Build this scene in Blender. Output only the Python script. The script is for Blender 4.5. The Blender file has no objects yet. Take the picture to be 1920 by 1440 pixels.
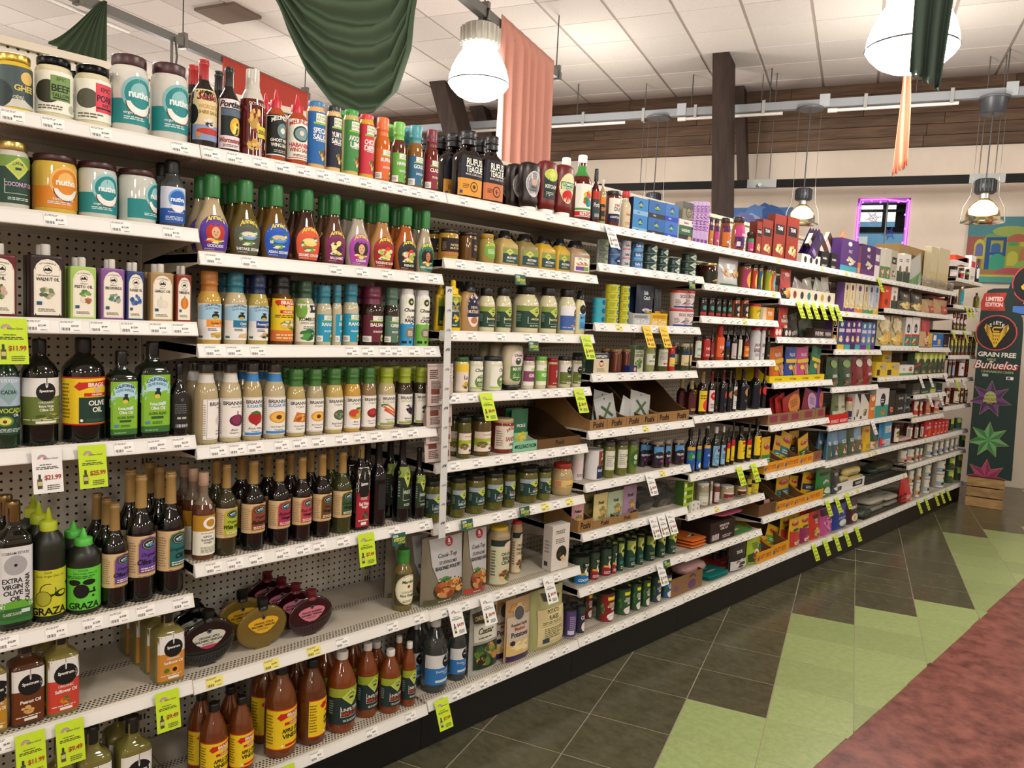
import bpy,math,random
from mathutils import Vector,Matrix
R_=random.Random(7)
SC=bpy.context.scene
COL=SC.collection
V=Vector
# ------------------------------------------------------------------ camera, world, lights, exposure
cam=bpy.data.objects.new('camera',bpy.data.cameras.new('camera'))
COL.objects.link(cam)
cam.data.sensor_width=36.0
cam.data.lens=36.0*1438.82/1920.0
_f,_u,_r=V((-0.6986,0.7101,-0.0880)),V((-0.0974,0.0276,0.9949)),V((0.7089,0.7035,0.0499))
cam.matrix_world=Matrix(((_r.x,_u.x,-_f.x,2.2040),(_r.y,_u.y,-_f.y,-0.9419),(_r.z,_u.z,-_f.z,1.7269),(0,0,0,1)))
SC.camera=cam
SC.view_settings.view_transform='Standard'
SC.view_settings.look='None'
SC.view_settings.gamma=1.0
SC.view_settings.use_curve_mapping=False
SC.view_settings.exposure=0.0
SC.cycles.max_bounces=6
SC.cycles.diffuse_bounces=2
SC.cycles.glossy_bounces=3
SC.cycles.transmission_bounces=4
SC.cycles.transparent_max_bounces=8
SC.cycles.caustics_reflective=False
SC.cycles.caustics_refractive=False
SC.cycles.sample_clamp_indirect=4.0
SC.cycles.use_denoising=True
W=bpy.data.worlds.new('world');SC.world=W;W.use_nodes=True
W.node_tree.nodes['Background'].inputs[0].default_value=(1.0,0.94,0.86,1)
W.node_tree.nodes['Background'].inputs[1].default_value=1.2
BX,BY=V((0.9365,0.3507,0.0000)),V((-0.3507,0.9365,0.0000))
def bld(a,b,z):return BX*a+BY*b+V((0,0,z))
B_ANG=math.atan2(BX.y,BX.x)
def area_lamp(name,loc,size,power,col=(1,.93,.82),rot=(0,0,0),sy=None):
 d=bpy.data.lights.new(name,'AREA');d.energy=power;d.color=col;d.size=size
 if sy:d.shape='RECTANGLE';d.size_y=sy
 else:d.shape='DISK'
 o=bpy.data.objects.new(name,d);o.location=loc;o.rotation_euler=rot;COL.objects.link(o);return o
 # grid of point lights: three at the round lamps, others added for even brightness
for _a in(-7.6,-4.43,-1.3,1.883,5.):
 for _b in(-6.,-2.8,.3,3.5,6.6):
  if(_a,_b)in((-1.3,3.5),(-4.43,3.5)):_b=4.17 if _a>-2 else 3.85
  _d=bpy.data.lights.new('lamp_and_fill_light','POINT');_d.energy=92;_d.color=(1,.96,.9);_d.shadow_soft_size=.24
  _o=bpy.data.objects.new('lamp_and_fill_light',_d);_o.location=bld(_a,_b,3.2 if _b<6 else 3.6);COL.objects.link(_o)
  # ------------------------------------------------------------------ materials
def s2l(c):return c/12.92 if c<=.04045 else((c+.055)/1.055)**2.4
def hx(h):
 if isinstance(h,int):return tuple(s2l(((h>>k)&15)/15)for k in(8,4,0))
 if not isinstance(h,str):return h
 h=h.lstrip('#')
 if len(h)==3:h=''.join(a+a for a in h)
 return tuple(s2l(int(h[i:i+2],16)/255)for i in(0,2,4))
def new_mat(name):
 m=bpy.data.materials.new(name);m.use_nodes=True
 return m,m.node_tree.nodes,m.node_tree.links,m.node_tree.nodes['Principled BSDF']
def vmat(name,rough,metal=0.,coat=0.,trans=0.,noise=.06,spec=.5,scale=40.):
 """one procedural material per finish: the pigment comes from the mesh, a fine noise breaks up colour and gloss"""
 m,N,L,b=new_mat(name)
 a=N.new('ShaderNodeAttribute');a.attribute_name='Col'
 t=N.new('ShaderNodeTexCoord');n=N.new('ShaderNodeTexNoise');n.inputs['Scale'].default_value=scale;n.inputs['Detail'].default_value=3
 L.new(t.outputs['Object'],n.inputs['Vector'])
 r=N.new('ShaderNodeMapRange');r.inputs[3].default_value=1-noise;r.inputs[4].default_value=1+noise
 L.new(n.outputs['Fac'],r.inputs[0])
 mx=N.new('ShaderNodeMix');mx.data_type='RGBA';mx.blend_type='MULTIPLY';mx.inputs[0].default_value=1
 L.new(a.outputs['Color'],mx.inputs[6]);L.new(r.outputs[0],mx.inputs[7]);L.new(mx.outputs[2],b.inputs['Base Color'])
 b.inputs['Roughness'].default_value=rough;b.inputs['Metallic'].default_value=metal
 b.inputs['Coat Weight'].default_value=coat;b.inputs['Coat Roughness'].default_value=.05
 b.inputs['Transmission Weight'].default_value=trans;b.inputs['Specular IOR Level'].default_value=spec
 return m
M=dict(paper=vmat('printed_paper',.55,spec=.35),glass=vmat('filled_glass',.06,coat=.4),plastic=vmat('moulded_plastic',.38),
metal=vmat('lid_metal',.28,metal=.85),clear=vmat('clear_glass',.03,trans=.92,noise=.02),film=vmat('pouch_film',.3,coat=.15),
oil=vmat('oil_in_glass',.05,trans=.55,noise=.02),card=vmat('raw_cardboard',.8,spec=.2),enamel=vmat('shelf_enamel',.42,noise=.05,scale=9.),
chrome=vmat('chromed_wire',.2,metal=1.),cloth=vmat('woven_cloth',.9,noise=.12,scale=160.,spec=.1),matte=vmat('matte_paint',.75,noise=.07,scale=14.,spec=.25),
wood=None)
def emat(name,col,power):
 m,N,L,b=new_mat(name);b.inputs['Base Color'].default_value=(*hx(col),1)
 b.inputs['Emission Color'].default_value=(*hx(col),1);b.inputs['Emission Strength'].default_value=power
 return m
def wood_mat(name,c1,c2,scale=(1,14,14),rough=.6,knots=True):
 m,N,L,b=new_mat(name)
 t=N.new('ShaderNodeTexCoord');mp=N.new('ShaderNodeMapping');mp.inputs['Scale'].default_value=scale
 L.new(t.outputs['Object'],mp.inputs[0])
 n=N.new('ShaderNodeTexNoise');n.inputs['Scale'].default_value=3.2;n.inputs['Detail'].default_value=6;n.inputs['Distortion'].default_value=.8
 oi=N.new('ShaderNodeObjectInfo');ad=N.new('ShaderNodeVectorMath');ad.operation='ADD'
 L.new(mp.outputs[0],ad.inputs[0]);L.new(oi.outputs['Random'],ad.inputs[1]);L.new(ad.outputs[0],n.inputs['Vector'])
 cr=N.new('ShaderNodeValToRGB');cr.color_ramp.elements[0].position=.3;cr.color_ramp.elements[1].position=.72
 cr.color_ramp.elements[0].color=(*hx(c1),1);cr.color_ramp.elements[1].color=(*hx(c2),1)
 L.new(n.outputs['Fac'],cr.inputs[0])
 hv=N.new('ShaderNodeHueSaturation');mr=N.new('ShaderNodeMapRange');mr.inputs[3].default_value=.82;mr.inputs[4].default_value=1.15
 L.new(oi.outputs['Random'],mr.inputs[0]);L.new(mr.outputs[0],hv.inputs['Value']);L.new(cr.outputs[0],hv.inputs['Color']);L.new(hv.outputs[0],b.inputs['Base Color'])
 b.inputs['Roughness'].default_value=rough;b.inputs['Specular IOR Level'].default_value=.3
 bp=N.new('ShaderNodeBump');bp.inputs['Strength'].default_value=.15;L.new(n.outputs['Fac'],bp.inputs['Height']);L.new(bp.outputs[0],b.inputs['Normal'])
 return m
def dotted(name,base,hole,px,py,rad,axis_a,axis_b,band=None,rough=.42,stag=False):
 """enamelled sheet with punched holes on a grid (object space axes a and b)"""
 m,N,L,b=new_mat(name)
 t=N.new('ShaderNodeTexCoord');s=N.new('ShaderNodeSeparateXYZ');L.new(t.outputs['Object'],s.inputs[0])
 def mth(op,x,y=None):
  n=N.new('ShaderNodeMath');n.operation=op
  for i,q in enumerate((x,y)):
   if q is None:continue
   if isinstance(q,(int,float)):n.inputs[i].default_value=q
   else:L.new(q,n.inputs[i])
  return n.outputs[0]
 A,Bq=s.outputs[axis_a],s.outputs[axis_b]
 row=mth('DIVIDE',Bq,py)
 col=mth('DIVIDE',A,px)
 if stag:col=mth('ADD',col,mth('MULTIPLY',mth('MODULO',mth('FLOOR',mth('ADD',row,500.)),2.),.5))
 fa=mth('MULTIPLY',mth('SUBTRACT',mth('FRACT',mth('ADD',col,500.)),.5),px)
 fb=mth('MULTIPLY',mth('SUBTRACT',mth('FRACT',mth('ADD',row,500.)),.5),py)
 d=mth('SQRT',mth('ADD',mth('MULTIPLY',fa,fa),mth('MULTIPLY',fb,fb)))
 h=mth('LESS_THAN',d,rad)
 if band:
  k=None
  for lo,hi in band:
   q=mth('MULTIPLY',mth('GREATER_THAN',Bq,lo),mth('LESS_THAN',Bq,hi));k=q if k is None else mth('MAXIMUM',k,q)
  h=mth('MULTIPLY',h,k)
 n=N.new('ShaderNodeTexNoise');n.inputs['Scale'].default_value=6;L.new(t.outputs['Object'],n.inputs['Vector'])
 mr=N.new('ShaderNodeMapRange');mr.inputs[3].default_value=.9;mr.inputs[4].default_value=1.06;L.new(n.outputs['Fac'],mr.inputs[0])
 mu=N.new('ShaderNodeMix');mu.data_type='RGBA';mu.blend_type='MULTIPLY';mu.inputs[0].default_value=1;mu.inputs[6].default_value=(*hx(base),1)
 L.new(mr.outputs[0],mu.inputs[7])
 mx=N.new('ShaderNodeMix');mx.data_type='RGBA';mx.inputs[7].default_value=(*hx(hole),1);L.new(h,mx.inputs[0]);L.new(mu.outputs[2],mx.inputs[6])
 L.new(mx.outputs[2],b.inputs['Base Color']);b.inputs['Roughness'].default_value=rough
 return m
M['peg']=dotted('pegboard','d8d0c0','0c0b0a',.0254,.0254,.0042,'Y','Z',rough=.5)
M['deck']=dotted('perforated_deck','d6cbb8','1a1714',.0125,.011,.0036,'Y','X',band=[(-.075,-.028),(-.27,-.235)],stag=True)
# ------------------------------------------------------------------ mesh builder
class MB:
 def __init__(s):s.v=[];s.f=[];s.c=[];s.sm=[]
 def add(s,vs,fs,col,smooth=False):
  o=len(s.v);s.v+=[tuple(p)for p in vs];c=hx(col)
  for q in fs:s.f.append(tuple(i+o for i in q));s.c.append(c);s.sm.append(smooth)
  return s
 def quad(s,a,b,c,d,col):return s.add([a,b,c,d],[(0,1,2,3)],col)
 def box(s,x0,x1,y0,y1,z0,z1,col,cols=None):
  vs=[(x0,y0,z0),(x1,y0,z0),(x1,y1,z0),(x0,y1,z0),(x0,y0,z1),(x1,y0,z1),(x1,y1,z1),(x0,y1,z1)]
  fs=[(0,3,2,1),(4,5,6,7),(0,1,5,4),(1,2,6,5),(2,3,7,6),(3,0,4,7)]
  o=len(s.v);s.v+=vs
  for i,q in enumerate(fs):
   s.f.append(tuple(k+o for k in q));s.c.append(hx((cols or{}).get(i,col)));s.sm.append(False)
  return s
 def bbox(s,x0,x1,y0,y1,z0,z1,col,bv=.003):
  """box with chamfered vertical and horizontal edges"""
  rings=[]
  for(z,k)in((z0,bv),(z0+bv,0),(z1-bv,0),(z1,bv)):
   a=bv*.7
   rings.append([(x0+k,y0+k+a,z),(x0+k+a,y0+k,z),(x1-k-a,y0+k,z),(x1-k,y0+k+a,z),(x1-k,y1-k-a,z),(x1-k-a,y1-k,z),(x0+k+a,y1-k,z),(x0+k,y1-k-a,z)])
  return s.rings(rings,col)
 def rings(s,rs,col,smooth=False,cap=True,close=True):
  n=len(rs[0]);vs=[p for r in rs for p in r];fs=[]
  for i in range(len(rs)-1):
   for j in range(n if close else n-1):
    k=(j+1)%n
    fs.append((i*n+j,i*n+k,(i+1)*n+k,(i+1)*n+j))
  s.add(vs,fs,col,smooth)
  if cap:s.add(rs[0][::-1],[tuple(range(n))],col);s.add(rs[-1],[tuple(range(n))],col)
  return s
 def lathe(s,prof,col,seg=20,at=(0,0,0),ar=1.,n=2.,smooth=True,cap=True,bands=None):
  rs=[]
  for z,r in prof:rs.append([V(at)+V((sx*r*ar,sy*r,z))for sx,sy in section(seg,n)])
  if not bands:return s.rings(rs,col,smooth,cap)
  m=len(rs[0])
  for i in range(len(rs)-1):
   zc=(prof[i][0]+prof[i+1][0])/2;c=col
   for z0,z1,bc in bands:
    if z0<=zc<=z1:c=bc
   s.add(rs[i]+rs[i+1],[(j,(j+1)%m,(j+1)%m+m,j+m)for j in range(m)],c,smooth)
  if cap:s.add(rs[0][::-1],[tuple(range(m))],col);s.add(rs[-1],[tuple(range(m))],bands[-1][2]if bands[-1][1]>=prof[-1][0]else col)
  return s
 def tube(s,pts,r,col,seg=8,cap=True):
  rs=[];pts=[V(p)for p in pts]
  for i,p in enumerate(pts):
   d=(pts[min(i+1,len(pts)-1)]-pts[max(i-1,0)]).normalized()
   a=d.cross(V((0,0,1))if abs(d.z)<.9 else V((1,0,0))).normalized();b=d.cross(a)
   rs.append([p+(a*math.cos(t)+b*math.sin(t))*r for t in[2*math.pi*k/seg for k in range(seg)]])
  return s.rings(rs,col,True,cap)
 def mesh(s,name,mat):
  me=bpy.data.meshes.new(name);me.from_pydata(s.v,[],s.f)
  ca=me.color_attributes.new('Col','FLOAT_COLOR','CORNER');buf=[]
  for q,c in zip(s.f,s.c):buf+=(list(c)+[1.])*len(q)
  ca.data.foreach_set('color',buf)
  me.polygons.foreach_set('use_smooth',s.sm)
  me.materials.append(mat);me.update();return me
_SEC={}
def section(seg,n):
 k=(seg,n)
 if k not in _SEC:
  out=[]
  for i in range(seg):
   t=2*math.pi*(i+.5)/seg;c,d=math.cos(t),math.sin(t);e=2./n
   out.append((math.copysign(abs(c)**e,c),math.copysign(abs(d)**e,d)))
  _SEC[k]=out
 return _SEC[k]
def link(name,me,parent=None,loc=None,rot=None):
 o=bpy.data.objects.new(name,me);COL.objects.link(o)
 if parent:o.parent=parent
 if loc is not None:o.location=loc
 if rot is not None:o.rotation_euler=rot
 return o
def obj(name,mb,mat,parent=None,loc=None,rot=None):return link(name,mb.mesh(name,M[mat]if isinstance(mat,str)else mat),parent,loc,rot)
def tag(o,label,cat,group=None):
 o['label']=label;o['category']=cat
 if group:o['group']=group
 return o
def thing(name,label,cat,loc=(0,0,0),rotz=0.,group=None):
 o=bpy.data.objects.new(name,None);o.empty_display_size=.05;COL.objects.link(o);o.location=loc;o.rotation_euler=(0,0,rotz)
 return tag(o,label,cat,group)
def struct(o):o['kind']='structure';return o
# ------------------------------------------------------------------ flat print: lettering and shapes laid on a curved or flat surface
_TX={}
def text_mesh(body,st=''):
 k=(body,st)
 if k not in _TX:
  cu=bpy.data.curves.new('t','FONT');cu.body=body;cu.resolution_u=2 if 'h' in st else 1;cu.offset=.022 if 'b' in st else .006
  cu.shear=.28 if 'i' in st else 0.;cu.space_character=.92 if 'b' in st else 1.
  o=bpy.data.objects.new('t',cu);me=o.to_mesh()
  vs=[(p.co.x,p.co.y)for p in me.vertices];fs=[tuple(p.vertices)for p in me.polygons]
  o.to_mesh_clear();bpy.data.objects.remove(o);bpy.data.curves.remove(cu)
  x0=min(p[0]for p in vs);x1=max(p[0]for p in vs);y0=min(p[1]for p in vs);y1=max(p[1]for p in vs)
  _TX[k]=([((x-x0)/(x1-x0),(y-y0)/max(y1-y0,1e-6))for x,y in vs],fs,(x1-x0)/max(y1-y0,1e-6))
 return _TX[k]
def lay(mb,S,tris,off,col):
 """put 2-d triangles on the face S, split fine enough to follow its curve"""
 du,dv=getattr(S,'du',9.),getattr(S,'dv',9.);vs=[];fs=[];ix={}
 def vid(p):
  if p not in ix:ix[p]=len(vs);vs.append(S(p[0],p[1],off))
  return ix[p]
 st=list(tris)
 while st:
  t=st.pop();w=1.0001;k=-1
  for i in range(3):
   p,q=t[i],t[(i+1)%3];e=max(abs(p[0]-q[0])/du,abs(p[1]-q[1])/dv)
   if e>w:w=e;k=i
  if k<0:fs.append((vid(t[0]),vid(t[1]),vid(t[2])));continue
  p,q,r=t[k],t[(k+1)%3],t[(k+2)%3];m=((p[0]+q[0])/2,(p[1]+q[1])/2);st.append((p,m,r));st.append((m,q,r))
 mb.add(vs,fs,col)
def fan(pts,c=None):
 if not c:c=(sum(p[0]for p in pts)/len(pts),sum(p[1]for p in pts)/len(pts))
 return[(c,pts[i],pts[(i+1)%len(pts)])for i in range(len(pts))]
def rect(u0,v0,u1,v1):return[((u0,v0),(u1,v0),(u1,v1)),((u0,v0),(u1,v1),(u0,v1))]
def art(mb,S,lw,lh,els,off=.0007,step=.00009):
 """S(u, v, off) -> point on the printed face, u to the reader's right, v up; lw, lh its size in metres"""
 for q in els:
  k=q[0];off+=step
  if k=='c':q=('e',q[1],q[2],q[3]*lh/lw)+tuple(q[3:]);k='e'
  if k=='r':lay(mb,S,rect(*q[1:5]),off,q[5])
  elif k in 'eo':
   u,v,ru,rv=q[1:5];t,c=(q[5],q[6])if k=='o' else(1,q[5]);j=7 if k=='o' else 6
   a0,a1=q[j]if len(q)>j else(0,360);n=20 if max(ru*lw,rv*lh)>.006 else 10
   ring=lambda s:[(u+ru*s*math.cos(math.radians(a0+(a1-a0)*i/n)),v+rv*s*math.sin(math.radians(a0+(a1-a0)*i/n)))for i in range(n+1)]
   A=ring(1.)
   if k=='e':T=[((u,v),A[i],A[i+1])for i in range(n)]
   else:B=ring(1-t);T=[x for i in range(n)for x in((A[i],A[i+1],B[i+1]),(A[i],B[i+1],B[i]))]
   lay(mb,S,T,off,c)
  elif k=='p':lay(mb,S,fan(q[1]),off,q[2])
  elif k=='t':
   body,u,v,h,c=q[1:6]
   if not body:continue
   st=q[6]if len(q)>6 else '';mw=q[7]if len(q)>7 else .94
   pts,fs,asp=text_mesh(body,''.join(x for x in st if x in 'bhi'));hh=h*lh;ww=hh*asp*(.8 if 'c' in st else 1)
   if 'v' in st:
    L_=min(hh*asp,mw*lh);P2=[(u+(.5-y)*hh/lw,v+(x-.5)*L_/lh)for x,y in pts]
   else:
    ww=min(ww,mw*lw)
    if 'l' in st:u+=ww/lw/2
    P2=[(u+(x-.5)*ww/lw,v+(y-.5)*h+((1-(2*x-1)**2)*h*.8 if 'a' in st else 0))for x,y in pts]
   lay(mb,S,[(P2[f[0]],P2[f[i]],P2[f[i+1]])for f in fs for i in range(1,len(f)-1)],off,c)
  elif k=='L':
   u0,v0,u1,v1,n,c=q[1:7];rr=random.Random(int(u0*97+v0*31+n));dv=(v1-v0)/n;T=[]
   for i in range(n):
    u=u0;e=u1-(u1-u0)*rr.random()*.25;g=(u1-u0)/6
    while u<e-g*.2:
     w=min(g*rr.uniform(.5,1.5),e-u);T+=rect(u,v0+dv*i,u+w,v0+dv*(i+.5));u+=w+g*.22
   lay(mb,S,T,off,c)
  elif k=='B':
   u0,v0,u1,v1,c=q[1:6];n=9;d=(u1-u0)/n
   lay(mb,S,[x for i in range(n)for x in rect(u0+d*i,v0,u0+d*i+d*(.35+.4*((i*7)%3)/2),v1)],off,c)
  elif k=='F':
   u,v,ru,rv,n,cs=q[1:7];rr=random.Random(n*13+len(cs))
   n=n*2
   for i in range(n):
    a,d=rr.random()*6.283,rr.random()**.5*.85;cu,cv=u+ru*d*math.cos(a),v+rv*d*math.sin(a);s_=(.26+.18*rr.random())*(1.25 if n<14 else 1);t0=rr.random()*6.28
    lay(mb,S,fan([(cu+ru*s_*math.cos(t0+6.283*j/7)*(.75+.25*rr.random()),cv+rv*s_*math.sin(t0+6.283*j/7)*(.75+.25*rr.random()))for j in range(7)]),off+i*3e-5,cs[i%len(cs)])
   off+=n*3e-5
 return off
 # ------------------------------------------------------------------ products
 # name: (profile z/r fractions, cap z0, cap radius, depth ratio, section exponent, finish)
PROF={'jar':([(0,.88),(.015,.96),(.05,1),(.76,1),(.82,.95),(.86,.84),(.9,.84)],.86,.9,1,2,'glass'),
'wide':([(0,.9),(.015,.97),(.05,1),(.8,1),(.85,.96),(.88,.91),(.93,.91)],.875,.97,1,2,'glass'),
'mayo':([(0,.92),(.02,.98),(.06,1),(.58,1),(.66,.96),(.74,.84),(.79,.7),(.82,.66),(.9,.66)],.82,.72,1,2,'glass'),
'bulge':([(0,.75),(.03,.85),(.15,.97),(.35,1),(.6,.98),(.75,.88),(.82,.74),(.9,.72)],.84,.8,1,2,'glass'),
'wine':([(0,.92),(.01,.98),(.03,1),(.54,1),(.59,.96),(.64,.8),(.68,.58),(.72,.44),(.76,.4),(.97,.36),(.985,.39),(1,.39)],.74,.43,1,2,'glass'),
'dress':([(0,.72),(.015,.82),(.12,.92),(.28,1),(.38,.97),(.48,.8),(.56,.62),(.64,.48),(.72,.42),(.97,.37)],.73,.41,.62,2.2,'glass'),
'sauce':([(0,.93),(.012,.98),(.03,1),(.58,1),(.64,.95),(.7,.8),(.75,.62),(.8,.55),(.97,.53)],.78,.6,1,2,'glass'),
'tall':([(0,.93),(.012,.98),(.03,1),(.84,1),(.87,.95),(.9,.85),(.95,.8)],.885,.84,1,2,'plastic'),
'brian':([(0,.92),(.012,.98),(.03,1),(.56,1),(.63,.97),(.71,.85),(.77,.66),(.82,.58),(.97,.56)],.88,.6,1,2,'glass'),
'soy':([(0,.93),(.012,.98),(.03,1),(.56,1),(.63,.93),(.69,.7),(.74,.46),(.8,.38),(.97,.35)],.85,.42,1,2,'glass'),
'acv':([(0,.93),(.012,.98),(.03,1),(.55,1),(.62,.97),(.7,.85),(.78,.66),(.86,.44),(.9,.36),(.97,.34)],.9,.4,1,2,'glass'),
'oilb':([(0,.93),(.012,.98),(.03,1),(.66,1),(.71,.96),(.76,.8),(.8,.56),(.84,.38),(.88,.33),(.96,.33)],.86,.38,1,2,'glass'),
'square':([(0,.93),(.012,.98),(.03,1),(.68,1),(.72,.95),(.75,.75),(.78,.46),(.82,.36),(.95,.36)],.84,.42,.92,5,'glass'),
'graza':([(0,.92),(.012,.98),(.03,1),(.62,1),(.69,.97),(.75,.82),(.79,.55),(.81,.5),(.84,.5)],.8,.54,1,2,'plastic'),
'chilli':([(0,.92),(.012,.98),(.03,1),(.6,1),(.66,.95),(.71,.72),(.74,.55),(.8,.5)],.735,.56,1,2,'glass'),
'whisky':([(0,.92),(.012,.98),(.03,1),(.56,1),(.63,.93),(.69,.72),(.73,.48),(.77,.4),(.97,.38)],.8,.45,.55,3.2,'glass'),
'squeeze':([(0,.9),(.012,.97),(.05,1),(.62,1),(.7,.9),(.77,.66),(.8,.52),(.84,.5)],.8,.56,.6,2.6,'plastic'),
'must':([(0,.93),(.012,.98),(.04,1),(.56,.97),(.62,.94),(.76,.55),(.8,.44),(.86,.42)],.79,.5,.8,5,'plastic'),
'hour':([(0,.9),(.012,.97),(.05,1),(.25,.95),(.42,.84),(.55,.9),(.66,.98),(.7,.9),(.73,.6),(.78,.5)],.72,.56,.55,3,'plastic'),
'invert':([(0,.62),(.06,.63),(.11,.64),(.13,.75),(.24,.9),(.34,.82),(.5,.92),(.66,1),(.8,1),(.93,.95),(.975,.8),(1,.5)],None,.0,.62,2.4,'plastic'),
'can':([(0,.95),(.008,1),(.025,1),(.03,.975),(.965,.975),(.97,1),(.99,1),(1,.97),(.998,.92),(.975,.91)],None,0,1,2,'plastic'),
'tub':([(0,.84),(.02,.87),(.84,1),(.88,1)],.86,1.05,1,2,'plastic'),
'tin':([(0,.97),(.012,1),(.83,1),(.845,.97),(.85,.9)],.85,.3,.55,7,'plastic'),
}
def lerp_prof(p,z):
 for(a,ra),(b,rb)in zip(p,p[1:]):
  if a<=z<=b:return ra+(rb-ra)*((z-a)/max(b-a,1e-9))
 return p[-1][1]
def lathe_S(prof,h,R,ar,n,z0,z1,span):
 """front of a turned or rounded-square body, u across, v up"""
 def S(u,v,off):
  z=z0+(z1-z0)*v;r=lerp_prof(prof,z)*R
  if n<=2.3:
   t=(u-.5)*span;c,s=math.cos(t),math.sin(t);e=2./n
   return V((math.copysign(abs(c)**e,c)*r*ar+off*c,math.copysign(abs(s)**e,s)*r+off*s,z*h))
  y=max(-.985,min(.985,(u-.5)*2*span));x=(1-abs(y)**n)**(1./n)
  return V((x*r*ar+off,y*r*(1+off),z*h))
 zm=(z0+z1)/2;r=lerp_prof(prof,zm)*R;S.du=math.radians(8)/span if n<=2.3 else .12;S.dv=.25
 return S,(span*r if n<=2.3 else 2*span*r),(z1-z0)*h
def cap_mb(kind,r,z0,z1,col,seg,ar=1.):
 m=MB();H=z1-z0
 if kind=='cone':
  c2=col if isinstance(col,str)else col
  m.lathe([(z0,r),(z0+H*.38,r),(z0+H*.42,r*.9),(z0+H*.46,r*.45),(z0+H*.95,r*.17),(z1,r*.1)],col,seg)
 elif kind=='foil':
  m.lathe([(z0,r),(z0+H*.08,r*.97),(z0+H*.8,r*.88),(z0+H*.83,r*.98),(z0+H*.9,r*.98),(z0+H*.92,r*.9),(z1,r*.9)],col,seg)
 elif kind=='shrink':
  m.lathe([(z0,r*1.02),(z0+H*.3,r*.95),(z0+H*.42,r*.93),(z0+H*.47,r*1.08),(z0+H*.52,r*.95),(z0+H*.62,r*1.0),(z1-H*.03,r*1.0),(z1,r*.93)],col,seg)
 elif kind=='flip':
  m.lathe([(z0,r),(z0+H*.45,r),(z0+H*.5,r*.82),(z0+H*.92,r*.74),(z1,r*.6)],col,seg)
 elif kind=='nozzle':
  m.lathe([(z0,r),(z0+H*.4,r*.95),(z0+H*.45,r*.6),(z0+H*.6,r*.42),(z0+H*.65,r*.5),(z0+H*.95,r*.42),(z1,r*.3)],col,seg)
 elif kind=='cork':
  m.lathe([(z0,r*.8),(z0+H*.4,r*.8),(z0+H*.42,r),(z1-H*.06,r),(z1,r*.92)],col,seg)
 else:
  m.lathe([(z0,r*.97),(z0+H*.1,r),(z0+H*.8,r),(z0+H*.93,r*.97),(z1,r*.86)],col,seg)
 return m
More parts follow.
